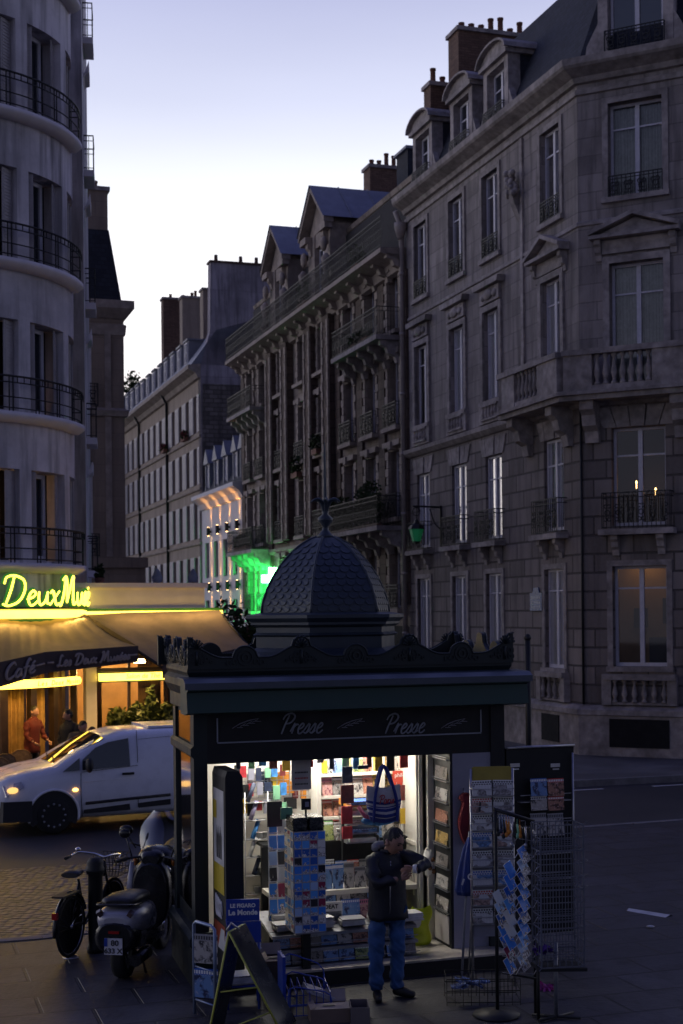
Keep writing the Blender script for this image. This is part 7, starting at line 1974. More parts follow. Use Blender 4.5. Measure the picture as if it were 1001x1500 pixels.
for col, (px, n, zo) in enumerate(((752, 9, .12), (772, 10, .0))):
    for i in range(n):
        py = (1262 if col == 0 else 1240) + i * (1405 - 1240) / 9.5; q = sl(px, py + 22)
        for dd in range(1):
            put('postcard', sheet(.12, .155, CARD, .003), (q.x, -.04, q.z), R(50), -R(20), 'blue card tilted sideways in the black slanted stand', 'postcard', 'cards in the slanted stand', MS, 0, roll=-R(17))
for i in range(5):
    q = sl(738 - 3 + i * 2.5, 1325 + i * 16); put('postcard', sheet(.09, .14, CARD, .003), (q.x, -.02, q.z), R(40), -R(16), 'dark card at the lower left of the slanted stand', 'postcard', 'cards at the left of the slanted stand', MS, 0, roll=-R(20))
rs = random.Random(9)
for i in range(14):
    f = i / 13; x = sl(730, 1200).x + f * (sl(782, 1200).x - sl(730, 1200).x); z = zt_ - .03 - .11 * f; L = rs.uniform(.14, .26)
    m = MB(); m.tube([(0, 0, 0), (0, 0, -.05)], .003, 4); m.tube([(0, 0, -.05), (rs.uniform(-.02, .02), 0, -L)], [.008, .014], 6); m.ellipsoid((0, -.01, -L), (.02, .012, .025), 8, 5)
    tag(m.build('hanging_keyring', rs.choice([KBLACK, KBLACK, NAV, STEEL, MAT['pale_green'], MAT['orange_tray']]), None, MS @ Vector((x, .02, z))), 'small trinket hanging in the row at the top of the slanted stand', 'keyring', 'trinkets on the slanted stand')
m = MB()
mbk = thing('floor_basket', 'low dark wire basket with blue packets under the slanted postcard stand', 'basket', MS @ Vector((-.18, .35, 0)))
a, b = (-.25, .45)
for z in (.03, .14, .25): m.tube([(a, 0, z), (b, 0, z), (b, .35, z), (a, .35, z)], .006, 4, closed=True)
for i in range(10): x = a + (b - a) * i / 9; m.tube([(x, 0, .0), (x, 0, .25)], .004, 4); m.tube([(x, .35, .0), (x, .35, .25)], .004, 4)
m.build('wire_frame', KBLACK, mbk)
m = MB()
rs = random.Random(4)
for i in range(14): m.obox(Matrix.Translation((a + .08 + i * .024, .05 + rs.uniform(0, .15), .18 + rs.uniform(-.02, .03))) @ Matrix.Rotation(rs.uniform(-.6, .6), 4, 'Y'), .07, .12, .012)
m.build('packets', pm('blue_silver_packets', (.10, .15, .34), .25, .2, .6, 30), mbk)
# wire cage rack at the right
g = ground(815, 1492); MC = Matrix.Translation(g) @ Matrix.Rotation(R(10), 4, 'Z'); MCI = MC.inverted(); cl_ = lambda px, py, y=0: rloc(MCI, px, py, 1, y)
WIRE = pm('dull_wire', (.16, .17, .21), .4, .5, .2, 20)
wc = thing('wire_cage_rack', 'empty wire cage display rack on thin legs at far right of the kiosk', 'rack', g, R(10))
xl, xr, zt_, zb_ = cl_(786, 1300).x, cl_(848, 1300).x, cl_(815, 1206).z, cl_(815, 1412).z; dp = .26
m = MB()
for i in range(12):
    z = zb_ + (zt_ - zb_) * i / 11; m.tube([(xl, -dp / 2, z), (xr, -dp / 2, z), (xr, dp / 2, z), (xl, dp / 2, z)], .006 if i % 3 else .009, 4, closed=True)
    m.tube([(xr, -dp / 2, z), (xr + .03, -dp / 2 - .02, z + .03)], .004, 4); m.tube([(xl, -dp / 2, z), (xl - .03, -dp / 2 - .02, z - .02)], .004, 4)
for i in range(8):
    x = xl + (xr - xl) * i / 7
    for y in (-dp / 2, dp / 2): m.tube([(x, y, zb_), (x, y, zt_)], .0045 if i % 7 else .010, 4)
for y in (-.04, .05):
    for x in (xl, xr): m.tube([(x, y, zb_), (x, y, zt_)], .004, 4)
m.build('wire_cage', WIRE, wc)
for i in range(4):
    m = MB(); z = zb_ + (zt_ - zb_) * (i + .3) / 4
    for k in range(6): y = -dp / 2 + dp * k / 5; m.tube([(xl, y, z + .05 * k / 5), (xr, y, z + .05 * k / 5)], .004, 4)
    m.build('wire_shelf', WIRE, wc)
m = MB(); m.prism([(xl - .02, zb_ - .03), (xr + .03, zb_ - .05), (xr + .03, zb_ - .02), (xl - .02, zb_)], -dp / 2, dp / 2); m.build('base_tray', KBLACK, wc)
for x in (cl_(789, 1490).x, 0):
    m = MB(); m.tube([(x, 0, 0), (x, 0, zb_ + .2)], .016 if x else .02, 8); m.build('leg', KBLACK if x else WIRE, wc)
m = MB(); m.tube([(-.2, -.1, .02), (.2, .1, .02)], .014, 6); m.tube([(-.2, .1, .02), (.2, -.1, .02)], .014, 6); m.build('foot', KBLACK, wc)
m = MB(); leaves(m, (0, 0, .04), (.09, .05, .04), 40, .04); tag(m.build('purple_ribbon', pm('violet_plastic', (.09, .03, .24), .4), None, MC @ Vector((-.13, .0, zb_ + .1))), 'scrap of violet plastic inside the bottom of the wire cage', 'litter')
m = MB(); leaves(m, (0, 0, .03), (.10, .06, .04), 50, .035); tag(m.build('pink_wrapping', pm('pink_plastic', (.34, .04, .26), .4), None, ground(803, 1450)), 'crumpled pink wrapping lying on the pavement behind the wire cage legs', 'litter')
# folded parasol and red cloth
p0, p1 = at(688, 1222, 14.55), ground(676, 1442)
pa = thing('folded_parasol', 'folded blue parasol leaning against the grey kiosk pillar', 'parasol', p1)
d = p0 - p1; D = d.normalized()
PBL = pm('parasol_blue_cloth', (.018, .045, .22), .8, 0, .25, 7)
m = MB(); m.tube([(0, 0, 0), tuple(d * 1.02)], .013, 8); m.build('pole', pm('grey_pole', (.22, .23, .27), .4), pa)
zs = [.98, .9, .8, .7, .62, .585]; rr = [.015, .05, .075, .09, .10, .075]
m = MB(); sx_ = D.cross(Vector((0, 1, 0))).normalized(); sy_ = D.cross(sx_); rings = []
for f, r in zip(zs, rr): rings.append([m.p(*(d * f + (sx_ * math.cos(t) + sy_ * math.sin(t)) * r * (1 + .22 * math.cos(5 * t)))) for t in [2 * math.pi * i / 30 for i in range(30)]])
for A, B in zip(rings, rings[1:]):
    for i in range(30): m.face((A[i], A[(i + 1) % 30], B[(i + 1) % 30], B[i]), True)
m.face(rings[0]); m.face(rings[-1][::-1]); m.build('canopy', PBL, pa)
for ch, px, py in (('I', 677, 1296), ('C', 688, 1288)):
    q = at(px, py, 14.18) - p1; text('canopy_lettering', ch, .085, MAT['print_white'], pa, Matrix.Translation(q) @ Matrix.Rotation(R(20), 4, 'Y') @ Matrix.Rotation(R(90), 4, 'X'), .002, 0, .004)
q = kp(682, 1238, -.06); rc = thing('red_cloth', 'dark red cloth hanging on the grey kiosk pillar beside the newspaper rack', 'cloth', MK @ Vector((q.x, -.06, q.z)), A18)
m = MB(); q2 = spline([(.0, 0, 0), (-.06, 0, .12), (-.075, 0, .28), (-.03, 0, .45), (-.07, 0, .5), (.0, 0, .56), (.07, 0, .5), (.06, 0, .2), (.04, 0, .05)], 3, True)
n = len(q2); i0 = [m.p(v.x, -.03 - .02 * math.sin(i * .9), v.z) for i, v in enumerate(q2)]; i1 = [m.p(v.x, .03, v.z) for v in q2]; m.face(i0); m.face(i1[::-1])
for i in range(n): m.face((i0[i], i1[i], i1[(i + 1) % n], i0[(i + 1) % n]))
m.build('cloth', pm('red_cotton', (.16, .012, .02), .85, 0, .35, 8, .4), rc); m = MB(); m.tube([(0, .0, .55), (0, .04, .6)], .008, 5); m.build('hook', STEEL, rc)
# thin street pole behind the kiosk
q = at(773, 930, 27.5); m = MB(); po = thing('street_pole', 'thin dark street pole standing behind the kiosk before the corner house', 'pole', (q.x, q.y, 0))
m.tube([(0, 0, 0), (0, 0, q.z - .06)], .055, 10); m.build('shaft', IRON, po); m = MB(); m.lathe([(.06, q.z - .1), (.075, q.z - .06), (.05, q.z), (.01, q.z + .02)], 10); m.build('cap', IRON, po)
m = MB(); m.lathe([(.09, 0), (.09, .9), (.07, 1.0)], 10); m.build('base_sleeve', IRON, po)

# ================================================================= the man
gm_ = ground(566, 1463)
J = dict(pel=(.03, .02, .93), ch=(.015, .0, 1.25), nk=(.03, -.03, 1.43), head=(.085, -.10, 1.545),
         sL=(.135, .10, 1.385), sR=(-.135, -.10, 1.375), eL=(.405, -.05, 1.315), wL=(.275, -.30, 1.31),
         eR=(-.10, -.29, 1.16), wR=(.12, -.315, 1.225),
         hL=(.105, .05, .88), hR=(-.075, -.03, .88), kL=(.115, .02, .47), kR=(-.095, -.05, .47),
         aL=(.105, .07, .09), aR=(-.095, -.01, .09), qL=(.34, .0, .02), qR=(-.06, -.30, .02),
         dL=(-.9, -.05, -.08), tL=(.05, -.55, .8), uL=(-.1, -.8, .25), dR=(.8, .15, .2), tR=(.0, -.2, 1), uR=(.1, -1, .1), curl=(.55,))
man = person('man in a dark jacket and blue jeans checking his sleeve before the lit kiosk', gm_, J, NAVY, JEANS, BLACKS, HAIR, 0, R(52), R(26), 1.08, bulk=1.0)
m = MB(); m.tube(spline([(-.085, -.035, 1.46), (-.08, .05, 1.475), (0, .08, 1.48), (.07, .05, 1.47)], 4), [.02] * 2 + [.045] * 9 + [.02] * 2, 8); m.build('hood', pm('pale_grey_lining', (.22, .22, .23), .9, 0, .2, 20, .4), man)
m = MB(); m.tube([(.262, -.285, 1.31), (.292, -.295, 1.311)], [.040, .043], 12); m.build('shirt_cuff', MAT['print_white'], man)
m = MB(); m.tube([(.04, -.155, .86), (.045, -.15, 1.1), (.05, -.13, 1.36)], .006, 5); m.build('zip', STEEL, man)
BROW = HAIR
Mh = Matrix.Translation((.085, -.10, 1.545)) @ Matrix.Rotation(R(52), 4, 'Z') @ Matrix.Rotation(R(26), 4, 'X')
for s in (-1, 1):
    m = MB(); m.tube([Mh @ Vector((s * .012, -.108, .033)), Mh @ Vector((s * .032, -.103, .04)), Mh @ Vector((s * .055, -.082, .034))], [.004, .006, .003], 6); m.build('eyebrow', HAIR, man)
    m = MB(); c = Mh @ Vector((s * .033, -.083, .010)); m.ellipsoid(c, (.013, .013, .009), 10, 6); m.build('eye', pm('eye_dark', (.05, .035, .03), .2), man)
m = MB(); m.tube([Mh @ Vector((-.026, -.092, -.072)), Mh @ Vector((0, -.103, -.070)), Mh @ Vector((.026, -.092, -.072))], [.003, .0065, .003], 6); m.build('mouth', pm('lip', (.22, .09, .075), .5), man)

# ================================================================= white van
VA = R(24); g = ground(79, 1222); Rv = Matrix.Rotation(VA, 4, 'Z'); V0 = g - Rv @ Vector((.95, .03, 0))
MV = Matrix.Translation(V0) @ Rv; MVI = MV.inverted(); vl = lambda px, py, y=0.: rloc(MVI, px, py, 1, y)
VPAINT = pm('white_van_paint', (.76, .77, .84), .3, 0, .06, 3, .0, .4)
VBLACK = pm('van_black_plastic', (.014, .014, .016), .6, 0, .3, 12)
van = thing('delivery_van', 'white panel van with amber side lamp driving past the cafe', 'van', V0, VA)
St = [(0, .36, .60, .80, .66, .70, .58), (.05, .30, .66, .93, .80, .82, .68), (.22, .26, .74, 1.01, .90, .91, .78), (.6, .24, .84, 1.10, .94, .95, .84), (1.02, .24, .92, 1.20, .95, .95, .85), (1.45, .24, .98, 1.52, .95, .95, .79), (1.9, .24, 1.0, 1.80, .95, .95, .755), (2.25, .24, 1.0, 1.885, .95, .95, .77), (2.8, .24, 1.0, 1.90, .95, .95, .78), (3.7, .24, 1.0, 1.90, .95, .95, .78), (4.55, .24, 1.0, 1.885, .95, .95, .78), (4.72, .3, 1.0, 1.84, .93, .93, .76), (4.76, .36, 1.0, 1.78, .90, .91, .74)]
St = [(x, zb, zm, zt if zt < 1.15 else 1.12 + (zt - 1.15) * .81, hb, hm, ht) for x, zb, zm, zt, hb, hm, ht in St]
mb = MB(); rings = []
for x, zb, zm, zt, hb, hm, ht in St:
    half = [(hb * .86, zb), (hb * .985, zb + .10), (hm * 1.0, zm * .55 + zb * .45), (hm, zm), (ht + (hm - ht) * .45, zm + (zt - zm) * .5), (ht + .02, zt - (zt - zm) * .16), (ht - .05, zt - (zt - zm) * .06), (ht * .6, zt - .008), (0, zt)]
    pts = [(-y, z) for y, z in half] + [(y, z) for y, z in half[-2::-1]]
    rings.append([mb.p(x, .95 + y, z) for y, z in pts])
for A, B in zip(rings, rings[1:]):
    for i in range(len(A) - 1): mb.face((A[i], B[i], B[i + 1], A[i + 1]), True)
    mb.face((A[-1], B[-1], B[0], A[0]))
mb.face(rings[0]); mb.face(rings[-1][::-1]); mb.build('body', VPAINT, van)
sk = lambda z: max(0, .235 * (z - 1.0)) - .008
def side_panel(name, pts, mat, off=0., par=van, sm=None):
    m = MB(); q = []
    for px, py in pts:
        v = vl(px, py, .05); v = vl(px, py, sk(v.z)); q.append((v.x, sk(v.z) - off, v.z))
    m.poly(q); return m.build(name, mat, par)
VGL = glassy('van_side_glass', (.02, .025, .03))
side_panel('side_window', [(121, 1128), (121, 1113), (140, 1095), (158, 1087), (188, 1081), (191, 1122)], VGL, .004)
side_panel('side_window', [(92, 1131), (117, 1110), (117, 1128)], VGL, .004)
m = MB()
def vline(pts, r=.006, mat=VBLACK, nm='door_seam'):
    m = MB(); q = []
    for px, py in pts: v = vl(px, py, .03); s = sk(v.z) if v.z > 1 else -.004; v = vl(px, py, s); q.append((v.x, s + r * .3, v.z))
    m.tube(q, r, 5); return m.build(nm, mat, van)
vline([(119, 1132), (119, 1160), (121, 1196)]); vline([(200, 1070), (202, 1110), (203, 1182)]); vline([(120, 1131), (202, 1121)], .004); vline([(202, 1083), (250, 1078)], .003)
vline([(122, 1146), (200, 1138)], .003, VPAINT, 'body_crease')
vline([(126, 1177), (190, 1170), (250, 1164)], .030, VBLACK, 'side_trim')
for q in ([(122, 1192), (123, 1186), (190, 1177), (191, 1186)], [(203, 1183), (203, 1176), (250, 1170), (250, 1178)]): side_panel('lower_trim', q, VBLACK, .012)
m = MB(); v = vl(188, 1133, -.02); m.obox(Matrix.Translation((v.x, -.03, v.z)), .21, .03, .04); m.build('door_handle', VBLACK, van)
m = MB(); v = vl(131, 1121, -.12); m.ellipsoid((v.x, -.13, v.z), (.07, .11, .13), 12, 8); m.tube([(v.x, 0, v.z - .08), (v.x, -.1, v.z - .06)], .03, 6); m.build('wing_mirror', VBLACK, van)
# windscreen and wipers
m = MB(); 
def wsp(x, y):  # on the sloping screen
    for a, b in zip(St, St[1:]):
        if a[0] <= x <= b[0]:
            f = (x - a[0]) / (b[0] - a[0]); return (x - .004, y, a[3] + (b[3] - a[3]) * f + .012)
rows_ = [1.04, 1.2, 1.35, 1.5, 1.65, 1.8, 1.88]; cols_ = [.20, .5, .95, 1.4, 1.70]
gv = [[m.p(*wsp(x, y)[:2], wsp(x, y)[2] - (.05 * (abs(y - .95) / .75) ** 2)) for y in cols_] for x in rows_]
for a, b in zip(gv, gv[1:]):
    for i in range(len(a) - 1): m.face((a[i], a[i + 1], b[i + 1], b[i]), True)
m.build('windscreen', glassy('windscreen_glass', (.02, .02, .02)), van)
m = MB(); m.tube([(1.06, .5, 1.19), (1.16, 1.0, 1.26)], .012, 5); m.tube([(1.06, 1.0, 1.19), (1.16, 1.5, 1.26)], .012, 5); m.build('wiper', VBLACK, van)
# bumper, grille, lamps
m = MB(); m.prism([(-.04, .28), (-.05, .56), (.5, .58), (.5, .28)], -.0, 1.9) if False else m.sweep([(.60, 1.9), (.12, 1.84), (-.03, 1.5), (-.045, .95), (-.03, .4), (.12, .06), (.58, -.012)][::-1], [(0, .25), (.0, .58), (-.02, .60), (-.05, .25)])
m.build('bumper', VBLACK, van)
m = MB(); m.box(-.02, .04, .45, 1.45, .66, .86); m.build('grille', VBLACK, van)
HLG = em('amber_headlamp', (1, .55, .16), 1.1, (.6, .4, .2)); AMB = em('amber_indicator', (1, .45, .08), 6)
CLR = pm('headlamp_clear', (.55, .55, .55), .1, .6)
for s, y0 in ((1, .03), (-1, 1.87)):
    m = MB(); P = [(.06, y0 + s * .20, .66), (.17, y0 + s * .03, .68), (.46, y0 - s * .015, .83), (.42, y0 + s * .04, .93), (.13, y0 + s * .16, .86)]
    m.poly([(x - .012, y - s * .012, z) for x, y, z in P]); o = m.build('headlamp', CLR, van)
    m = MB(); m.ellipsoid((.26, y0 + s * .0, .79), (.10, .03, .055), 10, 6); m.build('lamp_bulb', HLG, o)
m = MB(); v = vl(111, 1157, -.01); m.ellipsoid((v.x, -.006, v.z), (.05, .02, .028), 12, 8); m.build('side_indicator', AMB, van)
TYRE = pm('tyre_rubber', (.012, .012, .013), .8, 0, .3, 30)
RIM = pm('steel_rim', (.24, .25, .28), .45, .3, .2, 9)
def wheel_y(par, x, y, r, w, name='wheel', rim=RIM, hub=True, side=-1):
    m = MB(lambda a, b, c: (x + a, y + c * 1.0, r + b))
    m.lathe([(r * .62, -w / 2), (r * .9, -w / 2), (r, -w * .3), (r, w * .3), (r * .9, w / 2), (r * .62, w / 2)], 26); o = m.build(name, TYRE, par)
    m = MB(lambda a, b, c: (x + a, y + c * 1.0, r + b)); s = side
    m.lathe([(r * .64, s * w * .48), (r * .60, s * w * .50), (r * .56, s * w * .40), (r * .42, s * w * .36), (r * .36, s * w * .46), (.001, s * w * .47)], 20); m.build('rim', rim, o)
    if hub:
        for i in range(12):
            a = 2 * math.pi * i / 12; m = MB(lambda aa, b, c: (x + aa, y + c, r + b)); 
            m.ellipsoid((r * .6 * math.cos(a), r * .6 * math.sin(a), s * w * .5), (.022, .022, .012), 6, 4)
            if i == 0: acc = m
            else:
                off = len(acc.v); acc.v += m.v; acc.f += [tuple(off + k for k in f) for f in m.f]; acc.m += m.m; acc.s += m.s
        acc.build('hub_cap', rim, o)
for x in (.95, 4.0):
    m = MB(lambda a, b, c: (x + a, c, .33 + b)); m.lathe([(.42, -.008), (.42, .3), (.001, .3)], 24, a0=-20, a1=200); m.lathe([(.42, -.006), (.001, -.006)], 24, a0=-25, a1=205); m.build('wheel_arch', VBLACK, van)
    m = MB(); m.tube([(x + .435 * math.cos(R(a)), -.012, .33 + .435 * math.sin(R(a))) for a in range(-14, 195, 8)], .022, 6); m.build('arch_lip', VPAINT, van)
    wheel_y(van, x, .10, .325, .22); wheel_y(van, x, 1.80, .325, .22, side=1)
m = MB(); m.box(2.75, 4.3, .4, 1.5, 1.725, 1.76); m.build('roof_rack', VPAINT, van)
m = MB(); m.box(1.75, 1.95, .3, .75, .75, 1.35); m.box(1.75, 1.95, 1.15, 1.6, .75, 1.35); m.build('seat', VBLACK, van)

# ================================================================= two wheelers and bollard
SILV = pm('scooter_silver', (.36, .36, .41), .3, .1, .08, 5, 0, .4)
MBLK = pm('gloss_black', (.010, .010, .012), .25, 0, .2, 10)
CHROME = pm('chrome', (.6, .6, .62), .15, 1.0, .1, 20)
SEATB = pm('black_vinyl', (.012, .012, .013), .45, 0, .3, 20)
REDL = pm('red_lens', (.35, .01, .01), .2); AMBL = pm('amber_lens', (.5, .16, .02), .2); SMK = pm('smoked_lens', (.10, .07, .07), .15)
def wheel_x(par, y, r, w, name='wheel', spokes=0, z=None, rim=CHROME):
    """wheel rolling along local y"""
    z = z or r; f = lambda a, b, c: (c, y + a, z + b)
    m = MB(f); m.lathe([(r * (.90 if spokes else .66), -w / 2), (r * .95, -w / 2), (r, -w * .25), (r, w * .25), (r * .95, w / 2), (r * (.90 if spokes else .66), w / 2), (r * (.90 if spokes else .66), -w / 2)], 28); o = m.build(name, TYRE, par)
    m = MB(f)
    if spokes:
        for i in range(spokes): a = 2 * math.pi * i / spokes; m.tube([(.02 * math.cos(a + 1), .02 * math.sin(a + 1), .02 * (-1) ** i), (r * .9 * math.cos(a), r * .9 * math.sin(a), 0)], .0022, 3, cap=False)
        m.tube([(r * .89 * math.cos(a), r * .89 * math.sin(a), 0) for a in [2 * math.pi * i / 28 for i in range(28)]], .012, 6, closed=True); m.lathe([(.025, -.04), (.025, .04)], 8)
    else:
        for s in (-1, 1): m.lathe([(r * .68, s * w * .42), (r * .60, s * w * .36)], 20)
        m.lathe([(.06, -w * .5), (.06, w * .5)], 12)
        for i in range(5): a = 2 * math.pi * i / 5; m.tube([(.05 * math.cos(a), .05 * math.sin(a), 0), (r * .64 * math.cos(a), r * .64 * math.sin(a), 0)], .025, 6)
    m.build('rim', rim, o); return o
def loft(m, secs, n=16, cap=True):
    """secs: (y, centre z, half width, half height, squareness)"""
    rings = []
    for y, zc, hw, hh, e in secs:
        rings.append([m.p(hw * math.copysign(abs(math.cos(t)) ** e, math.cos(t)), y, zc + hh * math.copysign(abs(math.sin(t)) ** e, math.sin(t))) for t in [2 * math.pi * i / n for i in range(n)]])
    for A, B in zip(rings, rings[1:]):
        for i in range(n): m.face((A[i], A[(i + 1) % n], B[(i + 1) % n], B[i]), True)
    if cap: m.face(rings[0][::-1]); m.face(rings[-1])
    return m
# scooter seen from behind
g = ground(181, 1432); sc = thing('silver_scooter', 'silver and black scooter parked with its rear and number plate towards us', 'scooter', g, R(-9)); sc.scale = (1.12, 1.05, 1.04)
wheel_x(sc, 0.02, .235, .12); wheel_x(sc, 1.27, .235, .12)
m = MB(); loft(m, [(-.26, .60, .10, .05, .7), (-.24, .60, .165, .09, .7), (-.10, .60, .215, .13, .7), (.15, .58, .225, .16, .7), (.45, .54, .20, .17, .7), (.6, .48, .15, .16, .8)]); m.build('tail_body', SILV, sc)
m = MB(); loft(m, [(-.275, .46, .15, .13, .8), (-.25, .45, .19, .16, .8), (.0, .42, .18, .14, .8), (.3, .35, .15, .14, .8)]); m.build('rear_guard', MBLK, sc)
m = MB(); loft(m, [(-.20, .775, .10, .03, .7), (-.15, .78, .155, .05, .7), (.1, .775, .165, .06, .7), (.45, .74, .14, .06, .7), (.58, .72, .08, .04, .8)]); m.build('seat', SEATB, sc)
m = MB(); m.tube(spline([(-.17, .05, .74), (-.17, -.22, .77), (-.1, -.29, .78), (.1, -.29, .78), (.17, -.22, .77), (.17, .05, .74)], 4), .014, 6); m.build('grab_rail', MBLK, sc)
m = MB(); m.box(-.085, .085, -.305, -.295, .30, .46); pl = m.build('number_plate', pm('plate_white', (.62, .62, .66), .4), sc)
m = MB(); m.box(-.085, -.055, -.308, -.305, .30 + .08, .46); m.build('plate_band', BLUE, pl)
text('plate_lettering', '80', .075, PD_, pl, upright(.015, -.308, .39), .001, 0, .002); text('plate_lettering', '633 X', .068, PD_, pl, upright(0, -.308, .315), .001, 0, .002)
m = MB(); m.box(-.05, .05, -.292, -.27, .50, .525); m.build('tail_lamp', REDL, sc)
for s in (-1, 1):
    m = MB(); m.obox(Matrix.Translation((s * .125, -.215, .655)) @ Matrix.Rotation(s * .55, 4, 'Y') @ Matrix.Rotation(R(25), 4, 'X'), .045, .05, .14); m.build('indicator_lens', SMK, sc)
m = MB(); m.lathe([(.06, -.18), (.065, .2), (.04, .3)], 12, (0, 0)); 
for i, v in enumerate(m.v): m.v[i] = (.17 + v[0], v[2] - .02, .22 + v[1])
m.build('exhaust', MBLK, sc)
m = MB(); m.box(-.14, .14, .5, .95, .22, .28); m.build('footboard', MBLK, sc)
m = MB(); loft(m, [(.92, .62, .17, .34, .8), (1.0, .66, .21, .36, .8), (1.08, .68, .15, .30, .8)]); m.build('leg_shield', MBLK, sc); m = MB(); m.tube([(-.2, 1.0, .42), (-.225, 1.0, .7), (-.2, 1.0, .98)], [.02, .035, .02], 8, flat=(Vector((0, 1, 0)), .6)); m.build('shield_edge', SILV, sc)
m = MB(); loft(m, [(.98, .30, .06, .14, 1), (1.15, .42, .09, .10, 1), (1.35, .44, .08, .07, 1), (1.5, .36, .04, .04, 1)]); m.build('front_mudguard', SILV, sc)
m = MB(); m.tube([(0, 1.26, .24), (0, 1.08, .95)], .03, 8); m.tube(spline([(-.34, .92, .99), (-.2, .98, 1.02), (0, 1.04, 1.03), (.2, .98, 1.02), (.34, .92, .99)], 3), .014, 6); m.build('handlebar', MBLK, sc)
m = MB(); loft(m, [(.94, 1.0, .08, .05, .8), (1.02, 1.02, .13, .09, .8), (1.16, 1.0, .09, .08, .8)]); m.build('headlamp_cowl', MBLK, sc)
for s in (-1, 1):
    m = MB(); m.tube([(s * .2, 1.0, 1.03), (s * .26, 1.02, 1.22)], .007, 5); m.ellipsoid((s * .28, 1.02, 1.27), (.06, .02, .05), 10, 6); m.build('mirror', MBLK, sc)
    m = MB(); m.tube([(s * .34, .91, .99), (s * .23, .97, 1.02)], .02, 8); m.build('grip', SEATB, sc)
m = MB(); m.tube([(.08, .3, .2), (.16, .2, .0)], .012, 5); m.build('side_stand', IRON, sc)
# touring motor scooter facing us
g = ground(225, 1372); mo = thing('black_motorcycle', 'large black motorcycle with clear windscreen parked facing us beside the kiosk', 'motorcycle', g, R(172))
# local +y is backwards from its front wheel seen from us; front wheel at y=0, tail at y=-1.5
wheel_x(mo, 0, .30, .13, rim=MBLK); wheel_x(mo, -1.45, .29, .15, rim=MBLK)
m = MB(); 
for s in (-1, 1): m.tube([(s * .10, 0, .30), (s * .10, -.26, .86)], .026, 8)
m.build('fork', STEEL, mo)
m = MB(); loft(m, [(-.30, .50, .07, .08, .9), (-.12, .60, .10, .06, .9), (.08, .62, .10, .05, .9), (.26, .52, .07, .04, .9)]); m.build('front_mudguard', MBLK, mo)
m = MB(); loft(m, [(.02, .82, .10, .10, .8), (-.06, .84, .20, .17, .8), (-.25, .80, .27, .24, .8), (-.5, .72, .25, .26, .8), (-.7, .6, .2, .2, .8)]); m.build('fairing', MBLK, mo)
m = MB(); loft(m, [(-.6, .60, .18, .14, .8), (-.9, .62, .2, .16, .8), (-1.3, .68, .2, .15, .8), (-1.7, .76, .13, .09, .8)]); m.build('tail_body', MBLK, mo)
m = MB(); loft(m, [(-.65, .80, .10, .05, .8), (-.9, .82, .16, .06, .8), (-1.2, .88, .17, .06, .8), (-1.6, .92, .12, .05, .8)]); m.build('seat', SEATB, mo)
m = MB(); loft(m, [(-.4, .35, .14, .14, .8), (-.8, .33, .18, .16, .8), (-1.2, .32, .12, .10, .8)]); m.build('engine', pm('engine_grey', (.06, .06, .065), .45, .5), mo)
m = MB(); grid = []
for j in range(9):
    f = j / 8; w = .235 * (1 - .50 * abs(f - .45) ** 1.6 * 1.6) * (1 if f < .7 else 1 - (f - .7) * 1.5)
    grid.append([m.p(w * u, -.10 - .20 * f - .10 * u * u, .92 + .50 * f) for u in [-1 + .25 * i for i in range(9)]])
for a, b in zip(grid, grid[1:]):
    for i in range(8): m.face((a[i], a[i + 1], b[i + 1], b[i]), True)
m.build('windscreen', glassy('motorcycle_screen', (.03, .035, .045), .62), mo)
m = MB(); m.tube([(-.15, -.08, .95), (0, -.03, .87), (.15, -.08, .95)], .010, 6); m.build('chrome_trim', CHROME, mo)
for s in (-1, 1):
    m = MB(); m.ellipsoid((s * .13, -.03, .78), (.085, .05, .055), 12, 8); m.build('headlamp', CLR, mo)
    m = MB(); m.tube([(s * .2, -.3, 1.0), (s * .36, -.28, 1.05)], .012, 6); m.tube([(s * .26, -.2, 1.0), (s * .34, -.14, 1.16)], .009, 5); m.ellipsoid((s * .35, -.13, 1.22), (.085, .03, .06), 10, 7); m.build('mirror', MBLK, mo)
    m = MB(); m.ellipsoid((s * .23, -.08, .86), (.03, .04, .05), 8, 6); m.build('indicator_lens', AMBL, mo)
m = MB(); m.tube(spline([(.22, -.5, .3), (.2, -.7, .2), (.2, -1.2, .25), (.22, -1.6, .35)], 3), .04, 8); m.build('exhaust', STEEL, mo)
m = MB(); m.lathe([(.055, -.05), (.075, .0), (.07, .03)], 12); 
for i, v in enumerate(m.v): m.v[i] = (.25 + v[0], -.05 - v[2], .66 + v[1])
m.build('chrome_horn', CHROME, mo)
# bicycle
g = ground(104, 1402); bi = thing('city_bicycle', 'dark city bicycle with front basket and swept chrome handlebar leaning by the bollard', 'bicycle', g, R(-16))
wheel_x(bi, 0, .34, .035, spokes=24); wheel_x(bi, 1.08, .34, .035, spokes=24)
m = MB(); T = .016
for a, b in (((0, 0, .34), (0, .36, .30)), ((0, 0, .34), (0, .22, .78)), ((0, .36, .30), (0, .20, .82)), ((0, .36, .30), (0, .86, .84)), ((0, .86, .92), (0, .87, .74)), ((0, .88, .80), (0, 1.0, .5)), ((0, 1.0, .5), (0, 1.08, .34))): m.tube([a, b], T, 7)
m.build('frame', MBLK, bi)
m = MB(); m.tube(spline([(-.30, .60, 1.00), (-.27, .74, 1.02), (-.12, .86, .99), (0, .86, .96), (.12, .86, .99), (.27, .74, 1.02), (.30, .60, 1.00)], 4), .012, 7); m.build('handlebar', CHROME, bi)
for s in (-1, 1): m = MB(); m.tube([(s * .30, .60, 1.00), (s * .31, .50, .985)], .018, 8); m.build('grip', SEATB, bi)
m = MB(); m.ellipsoid((-.26, .72, 1.06), (.035, .035, .025), 10, 6); m.build('bell', CHROME, bi)
m = MB()
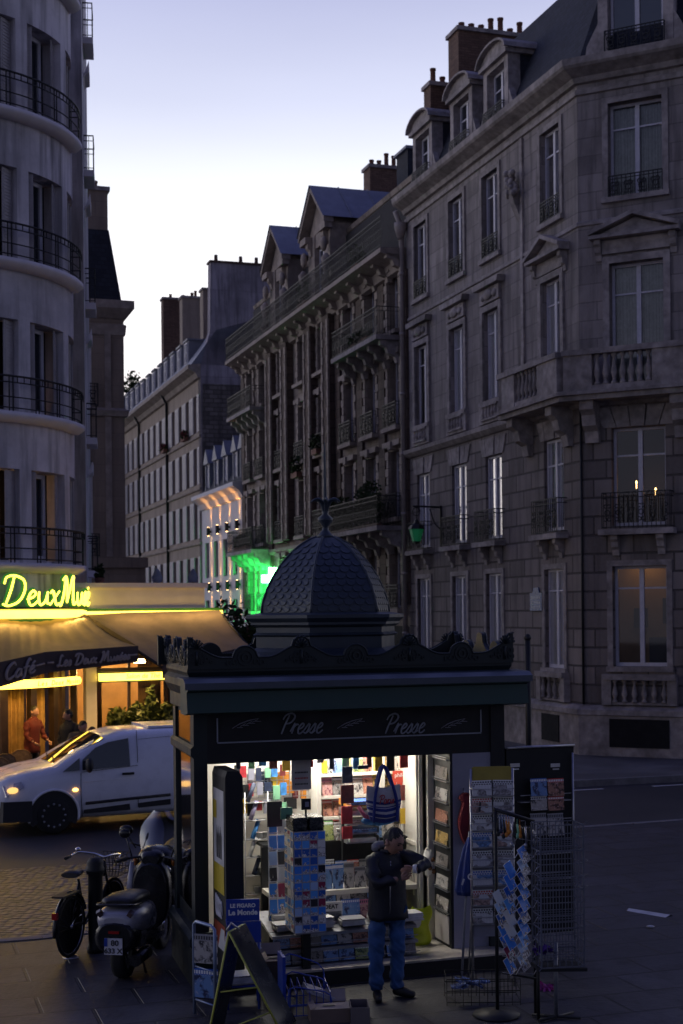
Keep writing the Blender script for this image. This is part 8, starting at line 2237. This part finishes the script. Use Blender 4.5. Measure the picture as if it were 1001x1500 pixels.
for z in (.72, .80, .88, .96): w = .13 + (z - .72) * .2; m.tube([(-w, .95, z), (w, .95, z), (w, 1.22, z), (-w, 1.22, z)], .005, 4, closed=True)
for i in range(8):
    u = -1 + 2 * i / 7
    for y in (.95, 1.22): m.tube([(.13 * u, y, .72), (.178 * u, y, .96)], .004, 4)
m.poly([(-.13, .95, .72), (.13, .95, .72), (.13, 1.22, .72), (-.13, 1.22, .72)]); m.build('basket', IRON, bi)
m = MB(); loft(m, [(-.02, .90, .10, .03, .9), (.08, .91, .11, .035, .9), (.22, .90, .05, .03, .9), (.28, .89, .03, .02, .9)]); m.build('saddle', SEATB, bi)
m = MB(); m.tube([(.36 * math.cos(a) * 0, .37 * math.cos(a), .34 + .37 * math.sin(a)) for a in [R(x) for x in range(20, 200, 12)]], .026, 6, flat=(Vector((1, 0, 0)), 1)); m.build('mudguard', MBLK, bi)
m = MB(); m.obox(Matrix.Translation((0, -.36, .52)), .06, .04, .07); m.build('rear_lamp', REDL, bi)
m = MB(); m.box(-.07, .07, -.30, .12, .70, .72); m.build('luggage_rack', IRON, bi)
m = MB(); m.tube([(-.12, .36, .18), (.12, .36, .42)], .012, 5); m.obox(Matrix.Translation((-.15, .36, .17)), .09, .07, .02); m.obox(Matrix.Translation((.15, .36, .43)), .09, .07, .02); m.lathe([(.09, -.01), (.09, .01)], 14); 
m.build('pedal_crank', STEEL, bi)
# bollard
g = ground(141, 1394); bo = thing('street_bollard', 'black iron bollard between the bicycle and the scooter', 'bollard', g)
m = MB(); m.lathe([(.10, 0), (.10, .05), (.085, .08), (.082, .86), (.10, .88), (.105, .93), (.09, .95), (.095, 1.0), (.06, 1.05), (.01, 1.06)], 18); m.build('shaft', KBLACK, bo)
m = MB(); m.lathe([(.104, .90), (.104, .925)], 18); m.build('band', IRON, bo)
g = ground(149, 1394); m = MB(); m.box(-.07, .07, -.01, .0, .0, .05); tag(m.build('pavement_label', MAT['notice_paper'], None, g), 'small white card lying against the foot of the bollard', 'card')
